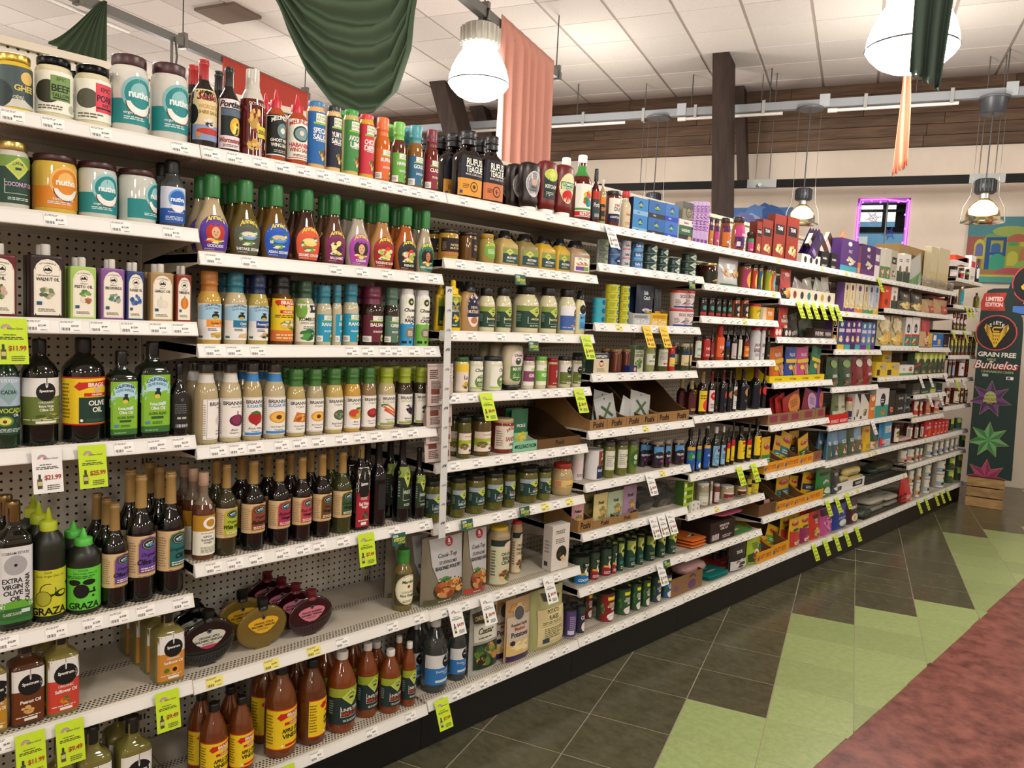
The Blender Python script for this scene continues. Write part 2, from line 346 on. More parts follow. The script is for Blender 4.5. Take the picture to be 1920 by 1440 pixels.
def shape_parts(shape,w,h,body,cap,lab,o):
 seg=o.get('seg',20);P=[]
 if shape=='flask':
  R=w/2;hb=o.get('hb',.86)*h;d=o.get('d',.3)*w;m=MB();rs=[];n=14
  pr=[]
  for i in range(n+1):
   a=math.pi*i/n;zz=hb/2-math.cos(a)*hb/2*.985;pr.append((zz,max(math.sin(a),.3 if i in(0,)else .16)))
  pr[0]=(0,.34)
  for z,q in pr:
   rs.append([V((sx*d/2*min(1,q**.55),sy*R*q,z))for sx,sy in section(seg,2.3)])
  m.rings(rs,body,True);P.append(('body',m,o.get('m','glass')))
  c=MB();c.lathe([(hb-.012,R*.2),(hb+.006,R*.185),(h-.02,R*.165),(h-.02,R*.2),(h,R*.2)],cap,14);P.append(('cap',c,'plastic'))
  if lab:
   z0,z1,sp,bg,els=lab
   def S(u,v,off):
    zz=(z0+(z1-z0)*v)*hb;q=math.sqrt(max(.02,1-(2*zz/hb-1)**2));y=(u-.5)*sp*w
    return V((d/2*min(1,q**.55)*max(0,1-abs(y/(R*q))**2.3)**(1/2.3)+off,y,zz))
   S.du=S.dv=.1;l=MB();art(l,S,sp*w,(z1-z0)*hb,els,off=.0016);P.append(('label',l,'paper'))
  return P
 if shape in PROF:
  prof,cz,cr,ar,n,mat=PROF[shape];R=w/2;ar=o.get('ar',ar);n=o.get('n',n);mat=o.get('m',mat)
  top=1.0 if cz is None else max(cz+.01,.9)
  pz=[(z*h,r*R)for z,r in prof if z<=.985 or cz is None]
  m=MB();bands=[(a*h,b*h,c)for a,b,c in o['bands']]if 'bands' in o else None
  if shape=='can':bands=(bands or[])+[(0,.028*h,'b8b4ac'),(.966*h,h*1.1,o.get('lid','b0aca4'))]
  m.lathe(pz,body,seg,ar=ar,n=n,bands=bands);P.append(('body',m,mat))
  if cz is not None and cap:
   kind=o.get('ck','lid');c0=o.get('cz',cz);cl=cap_mb(kind,o.get('cr',cr)*R,c0*h,h,cap,16)
   P.append(('cap',cl,o.get('cm','metal' if shape=='jar' else 'plastic')))
   if kind=='cone' and o.get('tip'):
    t=MB();t.lathe([(h*.955,R*.13),(h*1.0,R*.1)],o['tip'],10);P.append(('tip',t,'plastic'))
  if shape=='invert':
   c=MB();c.lathe([(0,.66*R),(.01,.68*R),(.1*h,.68*R),(.112*h,.62*R)],cap,16,ar=.85);P.append(('cap',c,'plastic'))
  if 'neck' in o:
   z0,z1,c=o['neck'][:3];nm=MB()
   nm.lathe([(z*h,lerp_prof(prof,z)*R+.0007)for z in(z0,(z0+z1)/2,z1)],c,16,ar=ar,n=n,cap=False)
   if len(o['neck'])>3:
    S,lw,lh=lathe_S(prof,h,R,ar,n,z0,z1,2.2);art(nm,S,lw,lh,o['neck'][3],off=.0014)
   P.append(('neck_label',nm,'paper'))
  if lab:
   z0,z1,sp,bg,els=lab;sp=math.radians(sp)if n<=2.3 else min(sp,.97)
   S,lw,lh=lathe_S(prof,h,R,ar,n,z0,z1,sp);l=MB()
   e=([('r',0,0,1,1,bg)]if bg else[])+list(els)
   art(l,S,lw,lh,e);P.append(('label',l,o.get('lm','paper')))
  return P
 if shape=='box':
  d=o.get('d',w*.5);m=MB();x0=-d/2
  m.bbox(x0,d/2,-w/2,w/2,0,h,body,.0016)
  side=o.get('side',body)
  off=.0005
  f=[('r',0.005,.004,.995,.996,o.get('face',body))]+(list(lab[4])if lab else[])
  art(m,lambda u,v,q:V((d/2+q,(u-.5)*w,v*h)),w,h,f,off=off)
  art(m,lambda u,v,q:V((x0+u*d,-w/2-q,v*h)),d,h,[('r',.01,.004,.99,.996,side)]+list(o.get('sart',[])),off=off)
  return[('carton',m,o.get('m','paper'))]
 if shape=='pouch':
  d=o.get('d',.32*w);m=MB();ny,nz=8,9;tw=o.get('tw',1.)
  rr=random.Random(int(w*1e4));wob=[[rr.uniform(-1,1)*.03*d for _ in range(ny+1)]for _ in range(nz+1)]
  def X(y,z,s):
   t=(1-z**o.get('e',1.7))*.5*d*(1-.25*max(0,.12-z)/.12);q=max(0.,1-abs(2*y)**2.6)
   return s*(t*q**.5+.0012)
  def S0(u,v,s,off):
   y=u-.5;i,j=int(min(v,.999)*nz),int(min(max(u,0),.999)*ny)
   return V((X(y,v,s)+s*off,y*w*(1-(1-tw)*v),v*h))
  for s in(1,-1):
   vs=[S0(i/ny,j/nz,s,0)+V((wob[j][i]*(0<i<ny)*(0<j<nz),0,0))for j in range(nz+1)for i in range(ny+1)]
   fs=[(j*(ny+1)+i,j*(ny+1)+i+1,(j+1)*(ny+1)+i+1,(j+1)*(ny+1)+i)for j in range(nz)for i in range(ny)]
   m.add(vs,fs if s>0 else[q[::-1]for q in fs],body,True)
  b=[S0(i/ny,0,1,0)for i in range(ny+1)]+[S0(i/ny,0,-1,0)for i in range(ny,-1,-1)]
  m.add(b,[tuple(range(len(b)))],body)
  P.append(('body',m,o.get('m','film')))
  if lab:
   z0,z1,sp,bg,els=lab;l=MB()
   S=lambda u,v,q:S0(.5+(u-.5)*sp,z0+(z1-z0)*v,1,q)
   S.du=.13;S.dv=.12
   art(l,S,sp*w,(z1-z0)*h,([('r',0,0,1,1,bg)]if bg else[])+list(els),off=.001+.03*d);P.append(('label',l,'film'))
  return P
 if shape=='tray':
  d=o.get('d',.3);hf=o.get('hf',.3)*h;t=.003;m=MB();inn=o.get('inn','4c361f')
  x1,x0=d/2,-d/2
  m.box(x0,x1,-w/2,w/2,0,t,body)
  m.box(x1-t,x1,-w/2,w/2,t,hf,body,{5:inn});m.box(x0,x0+t,-w/2,w/2,t,h,body,{3:inn})
  pts=[(x1-t,t)]+[(x1-t-(d-2*t)*k,hf+(h-hf)*(1-math.cos(min(1,k/.8)*math.pi))/2)for k in(0,.1,.2,.35,.5,.65,.8,1)]+[(x0+t,t)]
  for sy,fl in((-w/2,0),(w/2-t,1)):
   a=[V((x,sy,z))for x,z in pts];b=[V((x,sy+t,z))for x,z in pts];k=len(a)
   m.add(a,[tuple(range(k))],body if not fl else inn);m.add(b,[tuple(range(k))[::-1]],inn if not fl else body)
   m.add(a+b,[(i,(i+1)%k,(i+1)%k+k,i+k)for i in range(k)],body)
  P.append(('carton',m,o.get('m','card')))
  if lab:
   l=MB();art(l,lambda u,v,q:V((x1+q,(u-.5)*w,v*hf)),w,hf,lab[4],off=.0005);P.append(('print',l,'paper'))
  return P
 if shape=='clam':
  d=o.get('d',.14);m=MB()
  m.rings([[V((-d/2*k,-w/2*k,z)),V((d/2*k,-w/2*k,z)),V((d/2*k,w/2*k,z)),V((-d/2*k,w/2*k,z))]for z,k in((0,.82),(h*.6,.96),(h*.62,1),(h*.72,1),(h*.74,.95),(h,.84))],body)
  return[('tub',m,'clear')]
 if shape=='bag':
  d=o.get('d',.2);m=MB();n=10;rr=random.Random(int(w*1e4+h*1e5));rs=[]
  for j in range(n+1):
   a=math.pi*j/n;q=max(.05,math.sin(a))**.5;x=-math.cos(a)*d/2
   rs.append([V((x,math.cos(t)*w/2*(q**.4)*(1+.05*rr.uniform(-1,1)),h/2+math.copysign(abs(math.sin(t))**.8,math.sin(t))*h/2*q*(1+(.1*rr.uniform(-1,1)if math.sin(t)>0 else 0))))for t in[2*math.pi*k/14 for k in range(14)]])
  m.rings([r[::-1]for r in rs],body,True);P.append(('body',m,o.get('m','film')))
  if lab:
   l=MB();art(l,lambda u,v,q:V((d*(.05+.4*v)*0+d/2*(.55-.9*v),(u-.5)*w*.62,h*(.93+.07*math.sin(v*3.1))+q)),w*.62,d*.45,lab[4],off=.002);P.append(('label',l,'film'))
  return P
 if shape=='roll':
  m=MB();r=h/2;rs=[]
  for k,q in((0,.25),(.04,.5),(.1,.9),(.16,1),(.84,1),(.9,.9),(.96,.5),(1,.25)):
   rs.append([V((math.cos(t)*r*q,(k-.5)*w,r+math.sin(t)*r*q))for t in[2*math.pi*i/14 for i in range(14)]])
  m.rings(rs,body,True);P.append(('body',m,'film'))
  if lab:
   S=lambda u,v,q:V((math.cos(-.5+v*2.2)*(r+q+.0006),(u-.5)*w*.6,r+math.sin(-.5+v*2.2)*(r+q+.0006)))
   S.dv=.06;l=MB();art(l,S,w*.6,r*2.2,lab[4]);P.append(('label',l,'film'))
  return P
 raise ValueError(shape)
 # printed designs: each returns (z0, z1, span, ground, elements)
def L_nut(c,c2,sub,z0=.14,z1=.74,sp=165):
 return(z0,z1,sp,None,[('r',.0,.0,1,.5,c),('c',.6,.62,.38,c2),('c',.6,.62,.32,c),('c',.6,.66,.2,c2),('c',.6,.46,.3,'5a4030',(180,360)),('c',.6,.47,.28,'f4f0e6',(182,358)),('c',.6,.55,.22,c,(180,360)),
('t','nutiva',.6,.62,.15,'f8f8f4','bh'),('t',sub,.55,.22,.075,'f0f6f4','h'),('L',.3,.09,.75,.17,2,'d8e8e4')])
def L_tin(c,t1,t2,art_):
 return(.03,.82,.96,c,[('p',[(.08,.03),(.92,.03),(.92,.78),(.84,.88),(.7,.95),(.5,.975),(.3,.95),(.16,.88),(.08,.78)],'f0ead8'),('p',[(.11,.05),(.89,.05),(.89,.775),(.815,.865),(.69,.93),(.5,.955),(.31,.93),(.185,.865),(.11,.775)],'d8cfb4'),('p',[(.12,.055),(.88,.055),(.88,.77),(.81,.86),(.69,.925),(.5,.95),(.31,.925),(.19,.86),(.12,.77)],'f2ecda'),
('c',.5,.8,.068,'1c1a18'),('c',.5,.8,.06,'f2ecda'),('p',[(.36,.775),(.43,.825),(.47,.8),(.53,.84),(.64,.775)],'1c1a18'),('t','LA TOURANGELLE',.5,.885,.026,'1c1a18','a',.5),('t',t1,.5,.7,.03,'3a3028','i',.7),('t',t2,.5,.635,.062,'201a16','b',.72)]+art_+[('L',.2,.09,.8,.15,3,'8a7e6a'),('r',.16,.2,.32,.26,'1d5a7a')])
def L_ann(c,name,a,face=None):
 e=[('e',.5,.5,.5,.5,c),('p',[(.08,.0),(.92,.0),(.99,.3),(1,.5),(0,.5),(.01,.3)],c)]+a+[('t','Annie\u2019s',.5,.82,.15,'f0dc50','abh',.66),('t',name,.5,.13,.085,'f4f0e8','bh',.8),('L',.15,.03,.5,.06,1,'d8c8d0')]
 return(.05,.5,118,None,e)
def A_face(hair,skin='e0b088'):
 return[('c',.5,.5,.27,hair),('p',[(.26,.3),(.74,.3),(.7,.6),(.3,.6)],hair),('e',.5,.5,.11,.16,skin),('r',.46,.27,.54,.38,skin),('c',.46,.52,.014,'402820'),('c',.54,.52,.014,'402820'),('r',.47,.43,.53,.445,'a03838'),('F',.5,.26,.3,.08,9,['f0e8d8','f0d040','4a8a3a','d84838'])]
def A_bowl(c='6aa0d8',f='e0c080'):
 return[('e',.5,.52,.26,.12,c),('e',.5,.55,.21,.07,f),('F',.28,.45,.1,.1,4,['f0e8d8','4a8a3a']),('F',.72,.62,.1,.1,4,['f4eee2','3a7a34']),('F',.5,.3,.25,.07,8,['4a8a3a','f0e8c8','6aa04a'])]
def A_veg(cs):return[('F',.5,.47,.27,.2,12,cs),('F',.5,.28,.26,.08,7,['4a8a3a','f0e8c8','e8d24a'])]
def L_bri(name,fruit,strip='',g='',sub='Vinaigrette'):
 c1={'':'3a3430','SUGAR FREE':'4a90c8','Organic':'6a8a2a','AVOCADO OIL':'8aa02a'}[g]
 e=[('r',.1,.02,.92,.985,'4a4440'),('r',.108,.026,.912,.979,'f2eee6'),('t','BRIANNAS',.52,.88,.1,'2a2622','bh',.74),('L',.01,.1,.08,.9,14,'a09a92')]+([('t',g,.52,.77,.085,c1,'bh' if g=='SUGAR FREE' else 'ih',.7)]if g else[('t','Home Style',.55,.78,.05,'3a3430','ih',.4)])
 e+=fruit+[('t',name,.5,.2,.055,'2a2622','i',.7),('t',sub,.5,.12,.05,'2a2622','',.6)]
 if strip:e+=[('r',.108,.03,.912,.09,strip)]
 return(.06,.56,168,'f2eee6',e)
def L_napa(c,l1,l2,pos=.68):
 return(.2,.53,178,'d8bc90',[('L',.03,.12,.3,.88,12,'a08860'),('p',[(pos-.28,.06),(pos+.28,.06),(pos+.28,.8),(pos+.22,.93),(pos,1.0),(pos-.22,.93),(pos-.28,.8)],'c8a050'),('p',[(pos-.25,.1),(pos+.25,.1),(pos+.25,.79),(pos+.2,.91),(pos,.97),(pos-.2,.91),(pos-.25,.79)],c),
('e',pos,.79,.19,.135,'1c2420'),('o',pos,.79,.165,.115,.1,'b8a878'),('F',pos,.79,.11,.07,8,['3a8a84','4a9ad0','8aa0a0','d8e0d0']),('t',l1,pos,.53,.11,'141010','ih',.5),('t',l2,pos,.37,.14,'141010','bih',.56),('L',pos-.2,.14,pos+.2,.25,2,'f0e4d0'),('L',pos-.26,.015,pos+.2,.045,1,'6a4a2a')])
def L_bragg(t,ground='f0c820',sub='ORGANIC',green=True):
 e=[('r',0,0,1,.03,'c8281e'),('r',0,.97,1,1,'c8281e'),('L',.02,.15,.2,.9,10,'8a6a10'),('p',[(.26,.8),(.34,.72),(.34,.77),(.92,.83),(.92,.78),(1,.86),(.92,.93),(.34,.89),(.34,.9)],'c8281e'),('t','BRAGG',.63,.84,.085,'faf4e8','bh',.44),('c',.63,.74,.055,'d8b0a0'),('r',.42,.6,.86,.67,'c8281e'),('t',sub,.64,.635,.045,'faf4e8','b',.34)]
 if green:e+=[('r',.34,.04,.99,.58,'1d3a30')]
 tc='f4f0e4' if green else '181410'
 for i,q in enumerate(t):e.append(('t',q,.64,.46-.14*i,.11,tc,'bh',.54))
 return e+[('r',.44,.07,.84,.13,'c8281e' if not green else '2a4a3e'),('c',.38,.1,.03,'f4f0e4')]
def L_spec(c,t1,t2,a=(),z0=.1,z1=.72,sp=.93,wh='e8e6e0',u=.55):
 return(z0,z1,sp,wh,[('r',0,0,1,.6,c),('c',u,.7,.2,'141414'),('e',u,.86,.025,.07,'e8e6e0'),('r',u-.008,.84,u+.008,1,'141414'),('t','Spectrum',u,.72,.075,'f4f2ec','bh',.52),('t',t1,u,.48,.05,'f0ece0','h',.5),('t',t2,u,.39,.065,'f4f0e8','bh',.7)]+list(a)+[('r',u-.2,.03,u+.2,.08,'f0ece0'),('L',.1,.1,.9,.14,1,'e0d8c8')])
def L_cal(c,t1,t2,a=()):
 return(.07,.56,165,'f0eee8',[('r',0,.55,1,.9,'a8cfe4'),('e',.5,.88,.5,.12,'a8cfe4'),('t','CALIFORNIA',.5,.92,.065,'1a3a50','abh',.7),('t','OLIVE RANCH',.5,.84,.05,'1a3a50','ah',.66),('e',.56,.66,.12,.08,'142420'),('c',.57,.75,.035,'142420'),('e',.57,.77,.09,.02,'142420'),('e',.55,.62,.09,.04,'c0a840'),('r',.3,.36,.98,.56,c),('t',t1,.64,.47,.07,'f4f0e0' if t1!='Golden Thai' else '3a2a18','bh',.6),('t',t2,.64,.4,.04,'f0ece0','',.5)]+list(a)+[('L',.34,.26,.6,.34,2,'5a5a50'),('r',.06,.05,.2,.11,'2a6a6a')])
def L_cor():
 return(.06,.66,.95,'86bc34',[('r',0,.0,1,.11,'3a7030'),('e',.5,.72,.5,.26,'b4dcf0'),('r',0,.66,1,.74,'b4dcf0'),('e',.3,.6,.5,.12,'86bc34'),('e',.85,.63,.3,.1,'86bc34'),('t','CALIFORNIA',.5,.88,.06,'16324a','abh',.7),('t','OLIVE RANCH.',.5,.81,.05,'16324a','ah',.66),('e',.52,.66,.11,.07,'16302a'),('c',.53,.735,.03,'16302a'),('e',.53,.755,.08,.018,'16302a'),('e',.5,.625,.1,.04,'d8c450'),
('t','Extra Virgin',.52,.49,.06,'f4f8e8','bh',.66),('t','Olive Oil',.52,.42,.06,'f4f8e8','bh',.5),('t','GLOBAL BLEND',.52,.33,.045,'20401a','h',.62),('r',.3,.24,.72,.28,'2a5a24'),('r',.1,.15,.26,.2,'4a8ac0'),('L',.34,.15,.7,.2,2,'3a6a28'),('L',.1,.03,.6,.07,1,'8ab880')])
def L_pk(c,t,s2='',tc='f4f0e8',u=.55,food=None,tall=False):
 z=(.1,.84,160)if tall else(.07,.52,160)
 e=[('r',u-.22,.8,u+.34,.97,'ece8d8'),('t','PRIMAL',u+.06,.915,.05,'7ab040','h',.5),('t','KITCHEN',u+.06,.85,.045,'4a4a44','h',.5),('r',u-.3,.76,u+.38,.8,'8ac048')]+[('t',q,u+.03,.64-.12*i,.105 if tall else .13,tc,'bh',.68)for i,q in enumerate(t)]+[('L',u-.2,.44 if tall else .36,u+.25,.5 if tall else .44,2,tc)]
 e+=food or[('e',u+.18,.16,.12,.15,'2a4a20'),('e',u+.18,.16,.1,.125,'c8d868'),('c',u+.18,.13,.06,'6a4020'),('r',0,.0,.3,.22,'f0ece4'),('L',.03,.05,.25,.18,3,'6a6a64')]
 return(*z,c,e)
def L_cad(name,c='1f4238',g='98a838',sp=165,z0=.1,z1=.6,tc='c8d8c0',u=.56,extra=()):
 return(z0,z1,sp,c,[('r',0,.76,1,1,g),('p',[(u-.24,.76),(u,.97),(u+.24,.76),(u,.5)],'c8d468'),('p',[(u-.19,.755),(u,.92),(u+.19,.755),(u,.55)],'b8c850'),('t','CADIA',u,.8,.06,'1f4238','abh',.22),('r',u-.06,.7,u+.06,.755,'1f4238'),('r',u-.26,.2,u-.245,.5,'d0dccc'),('r',u-.26,.2,u+.2,.21,'d0dccc')]+[('t',q,u+.04,.4-.12*i,.095,(tc[i%len(tc)]if isinstance(tc,(list,tuple))else tc),'bh',.6)for i,q in enumerate(name)]+[('L',u-.2,.07,u+.25,.14,2,'d0dccc'),('L',.02,.3,.14,.7,6,'88a090')]+list(extra))
def L_pick(t,tc='8ab0c8'):return L_cad(t,'1d3c36','9aa8b0',168,.22,.7,[tc,'f0f0e8'])
def X(els):return(0,1,1,None,els)
def Y(els):return(.03,.97,.94,None,els)
SHN={'jar':('glass_jar','jar'),'wide':('glass_jar','jar'),'mayo':('mayonnaise_jar','jar'),'bulge':('glass_jar','jar'),'wine':('vinegar_bottle','bottle'),'dress':('dressing_bottle','bottle'),'sauce':('sauce_bottle','bottle'),'tall':('sauce_bottle','bottle'),'brian':('dressing_bottle','bottle'),'soy':('sauce_bottle','bottle'),'acv':('vinegar_bottle','bottle'),'oilb':('oil_bottle','bottle'),'square':('oil_bottle','bottle'),'graza':('squeeze_bottle','bottle'),'chilli':('hot_sauce_bottle','bottle'),'whisky':('sauce_bottle','bottle'),'squeeze':('squeeze_bottle','bottle'),'must':('squeeze_bottle','bottle'),'hour':('squeeze_bottle','bottle'),'invert':('squeeze_bottle','bottle'),'can':('food_can','can'),'tub':('paper_tub','tub'),'tin':('oil_tin','tin'),'flask':('round_flask','bottle'),'box':('carton_box','box'),'pouch':('stand_up_pouch','pouch'),'tray':('display_tray','tray'),'clam':('plastic_tub','tub'),'bag':('soft_bag','bag'),'roll':('wrapped_roll','roll')}
_PM={}
def product(shape,loc,w,h,body,cap,lab,label,o,key=None):
 """one product: an Empty at its base with its parts, or a single mesh; copies share mesh data"""
 nm,cat=o.get('nm')or SHN[shape][0],o.get('cat')or SHN[shape][1]
 k=key or id(label)
 if k not in _PM:_PM[k]=[(n,mb.mesh(n,M[m]))for n,mb,m in shape_parts(shape,w,h,body,cap,lab,o)]
 P=_PM[k];rot=(math.radians(o.get('roll',0)),-math.radians(o.get('lean',0)),math.radians(o.get('rot',0)))
 if len(P)==1:
  t=link(nm,P[0][1],None,loc,rot);return tag(t,label,cat,o.get('grp'))
 t=thing(nm,label,cat,loc,0,o.get('grp'));t.rotation_euler=rot
 for n,me in P:link(n,me,t)
 return t
ORD=['first','second','third','fourth','fifth','sixth']
def P(shape,x,y,z,w,h,label,body,cap=None,lab=None,back=0,n=1,gap=0.,**o):
 """back: how many more stand in line behind it; n: stacked this high (label is the lowest one's)"""
 nm,cat=o.get('nm')or SHN[shape][0],o.get('cat')or SHN[shape][1]
 d=o.get('d',w*o.get('ar',PROF[shape][3])if shape in PROF else w*.4);key=(shape,round(x,3),round(y,3),round(z,3))
 noun=label.split(' with ')[0].split(', ')[0]
 for b in range(back+1):
  for i in range(n):
   l=label if b==0 else '%s %s %s'%(o.get('bn',cat),('standing right behind','second in line behind','third in line behind','fourth in line behind','fifth in line behind')[b-1],label)
   if n>1:l+=(', lowest of its stack',', second up in its stack',', third up in its stack',', fourth up in its stack',', fifth up in its stack')[i]
   product(shape,(x-b*(d+.004)-(R_.uniform(0,.004)if b else 0),y+(R_.uniform(-.003,.003)if b else 0)+b*o.get('bdy',0),z+i*(h+gap)),w,h,body,cap,lab,l,o,key)
def L_q(bg,t='',tc='f4f0e8',c2=None,z0=.12,z1=.72,food=None,sp=165,ty=.5,th=.16):
 e=([('r',0,.7,1,1,c2)]if c2 else[])+([('t',q,.52,ty-th*1.15*i,th,tc,'bh',.8)for i,q in enumerate(t.split('|'))]if t else[])
 e+=[('F',.6,.2,.25,.13,6,food)]if food else[('L',.2,.08,.85,.2,3,tc)]
 return(z0,z1,sp,bg,e)
def L_b(t='',tc='f4f0e8',c2=None,food=None,c3=None,ty=.66,th=.1,v=False):
 e=([('r',.01,.0,.99,.42,c2)]if c2 else[])+([('r',.12,.56,.88,.78,c3)]if c3 else[])
 e+=[('t',q,.5,ty-th*1.2*i,th,tc,'bvh' if v else 'bh',.8)for i,q in enumerate(t.split('|'))]if t else[]
 e+=[('F',.55,.22,.3,.15,9,food)]if food else[('L',.15,.1,.85,.24,3,tc)]
 return(0,1,1,None,e)
def L_p(c2,t='',tc='f4f0e8',food=None,c3=None,ty=.66,th=.09,sp=.94):
 """pouch front: ground band c2 below, emblem c3, lettering, picture"""
 e=([('r',0,0,1,.38,c2)]if c2 else[])+([('e',.5,.86,.26,.08,c3)]if c3 else[])
 e+=[('t',q,.5,ty-th*1.25*i,th,tc,'bh',.84)for i,q in enumerate(t.split('|'))]if t else[]
 e+=[('F',.5,.24,.36,.17,14,food)]if food else[('L',.2,.12,.8,.3,4,tc)]
 return(.04,.95,sp,None,e)
 # ------------------------------------------------------------------ the room
def tile_mat(name,c1,c2,rough,scale=(3,22,1),spec=.5,mottle=.5):
 m,N,L,b=new_mat(name)
 t=N.new('ShaderNodeTexCoord');oi=N.new('ShaderNodeObjectInfo');mp=N.new('ShaderNodeMapping');mp.inputs['Scale'].default_value=scale
 ad=N.new('ShaderNodeVectorMath');ad.operation='ADD';L.new(t.outputs['Object'],mp.inputs[0]);L.new(mp.outputs[0],ad.inputs[0]);L.new(oi.outputs['Random'],ad.inputs[1])
 n=N.new('ShaderNodeTexNoise');n.inputs['Scale'].default_value=4;n.inputs['Detail'].default_value=8;n.inputs['Roughness'].default_value=.7;L.new(ad.outputs[0],n.inputs['Vector'])
 cr=N.new('ShaderNodeValToRGB');cr.color_ramp.elements[0].position=.5-mottle*.4;cr.color_ramp.elements[1].position=.5+mottle*.4
 cr.color_ramp.elements[0].color=(*hx(c1),1);cr.color_ramp.elements[1].color=(*hx(c2),1);L.new(n.outputs['Fac'],cr.inputs[0])
 hv=N.new('ShaderNodeHueSaturation');mr=N.new('ShaderNodeMapRange');mr.inputs[3].default_value=.9;mr.inputs[4].default_value=1.1
 L.new(oi.outputs['Random'],mr.inputs[0]);L.new(mr.outputs[0],hv.inputs['Value']);L.new(cr.outputs[0],hv.inputs['Color']);L.new(hv.outputs[0],b.inputs['Base Color'])
 r2=N.new('ShaderNodeMapRange');r2.inputs[3].default_value=rough*.75;r2.inputs[4].default_value=rough*1.4;L.new(n.outputs['Fac'],r2.inputs[0]);L.new(r2.outputs[0],b.inputs['Roughness'])
 b.inputs['Specular IOR Level'].default_value=spec
 return m
M['dark_tile']=tile_mat('dark_vinyl_tile','45422f','605c46',.2,(4,6,1))
M['green_tile']=tile_mat('green_vinyl_tile','8f9f60','a8b67c',.3,(9,9,1))
M['red_floor']=tile_mat('red_stained_concrete','55201e','96574c',.34,(2.6,2.6,1),mottle=.42)
M['ceil_tile']=tile_mat('mineral_ceiling_tile','b3ada4','d8d2c9',.9,(26,26,1),.1,.7)
M['wall']=tile_mat('painted_wall','cdbfae','d6c9b8',.8,(.6,.6,.6),.2)
M['timber']=wood_mat('dark_timber','241a15','3a2a22',(6,6,.6),.6)
M['plank']=wood_mat('fascia_plank','4a382a','6a5340',(.7,9,9),.65)
M['crate']=wood_mat('crate_board','8f6c42','bb9a68',(1.2,9,9),.65)
fl=MB();a0=[bld(-14,-8,0),bld(9,-8,0),bld(9,9.2,0),bld(-14,9.2,0)]
fl.quad(*a0,'884038');floor=struct(obj('floor',fl,'red_floor'))
T0=V((0.4361,2.1123,0.0000));TL=0.3537
LOWEST={-4:-40,-3:-20,-2:-9,-1:-4,0:0,1:4,2:5,3:6,4:12,5:13,6:14,7:20}
bed=MB();bed.quad(V((-.4,-6,.0032)),V((1.068,-6,.0032)),V((1.068,12.2,.0032)),V((-.4,12.2,.0032)),'9a917c');struct(obj('tile_bed',bed,'matte',floor))
def clip_x(poly,lim,keep_less):
 out=[]
 for p,q in zip(poly,poly[1:]+poly[:1]):
  a,b=(p.x-lim)*(1 if keep_less else-1),(q.x-lim)*(1 if keep_less else-1)
  if a<=0:out.append(p)
  if a*b<0:out.append(p+(q-p)*(a/(a-b)))
 return out
for i,j in[(i,j)for i,a,b in[(-4,-5,-3),(-3,-5,-1),(-2,-4,2),(-1,-4,5),(0,-3,7),(1,-3,10),(2,-1,13),(3,2,15),(4,5,18),(5,7,21),(6,10,23),(7,14,26),(8,18,29),(9,22,31),(10,27,32),(11,31,32)]for j in range(a,b)]:
 g=.0045;P_=[T0+BX*TL*(i+a)+BY*TL*(j+b)+V((0,0,.004))for a,b in((g,g),(1-g,g),(1-g,1-g),(g,1-g))]
 for p in P_:p.x+=R_.uniform(-.0008,.0008)
 P_=clip_x(clip_x(P_,1.075+R_.uniform(-.006,.006),True),-.45,False)
 if len(P_)<3:continue
 c=sum(P_,V())/len(P_);top=[p-c for p in P_];m=MB();k=len(top);low=[p-V((0,0,.004))for p in top]
 inn=[p*.994+V((0,0,.0))for p in top];top2=[p-V((0,0,.0012))for p in top]
 m.add(inn,[tuple(range(k))],'888');m.add(inn+top2,[(x,(x+1)%k,(x+1)%k+k,x+k)[::-1]for x in range(k)],'888');m.add(top2+low,[(x,(x+1)%k,(x+1)%k+k,x+k)[::-1]for x in range(k)],'888')
 dark=j>=LOWEST.get(i,99)
 obj('tile',m,'dark_tile' if dark else 'green_tile',floor,c)
 # ceiling: tiles hang in a grid of runners
CZ=4.7843;C0=V((-3.4412,5.2322,4.7843));CU,CS=0.6184,.61
cm=MB();cm.quad(*[p+V((0,0,CZ+.012))for p in a0[::-1]],'a89c90');ceiling=struct(obj('ceiling',cm,'matte'))
ct=MB();ct.bbox(-CU/2+.014,CU/2-.014,-CS/2+.005,CS/2-.005,0,.014,'b8aea2',.003);ctm=ct.mesh('ceiling_tile',M['ceil_tile'])
for i,j in[(i,j)for i,a,b in[(-16,-2,5),(-15,-2,5),(-14,-3,5),(-13,-3,5),(-12,-4,5),(-11,-4,5),(-10,-5,5),(-9,-5,5),(-8,-6,5),(-7,-6,5),(-6,-5,5),(-5,-5,5),(-4,-5,5),(-3,-4,5),(-2,-4,5),(-1,-4,5),(0,-3,5),(1,-3,5),(2,-3,5),(3,-2,5),(4,-2,5),(5,-2,5),(6,-1,5),(7,-1,5),(8,4,5)]for j in range(a,b)]:
 link('ceiling_tile',ctm,ceiling,C0+BX*CU*(i+.5)+BY*CS*(j+.5)+V((0,0,R_.uniform(0,.002))),(0,0,B_ANG))
def bbx(m,a0,a1,b0,b1,z0,z1,col):
 vs=[bld(a,b,z)for z in(z0,z1)for a,b in((a0,b0),(a1,b0),(a1,b1),(a0,b1))]
 return m.add(vs,[(0,3,2,1),(4,5,6,7),(0,1,5,4),(1,2,6,5),(2,3,7,6),(3,0,4,7)],col)
WB=8.98
wx0,wx1,wz0,wz1=1.60,2.19,2.45,3.405
for nm,q in(('wall_back',((-14,wx0,0,CZ),(wx1,9,0,CZ),(wx0,wx1,0,wz0),(wx0,wx1,wz1,CZ))),):
 m=MB()
 for a,b,z0,z1 in q:bbx(m,a,b,WB,WB+.2,z0,z1,'d2c5b4')
 struct(obj(nm,m,'wall'))
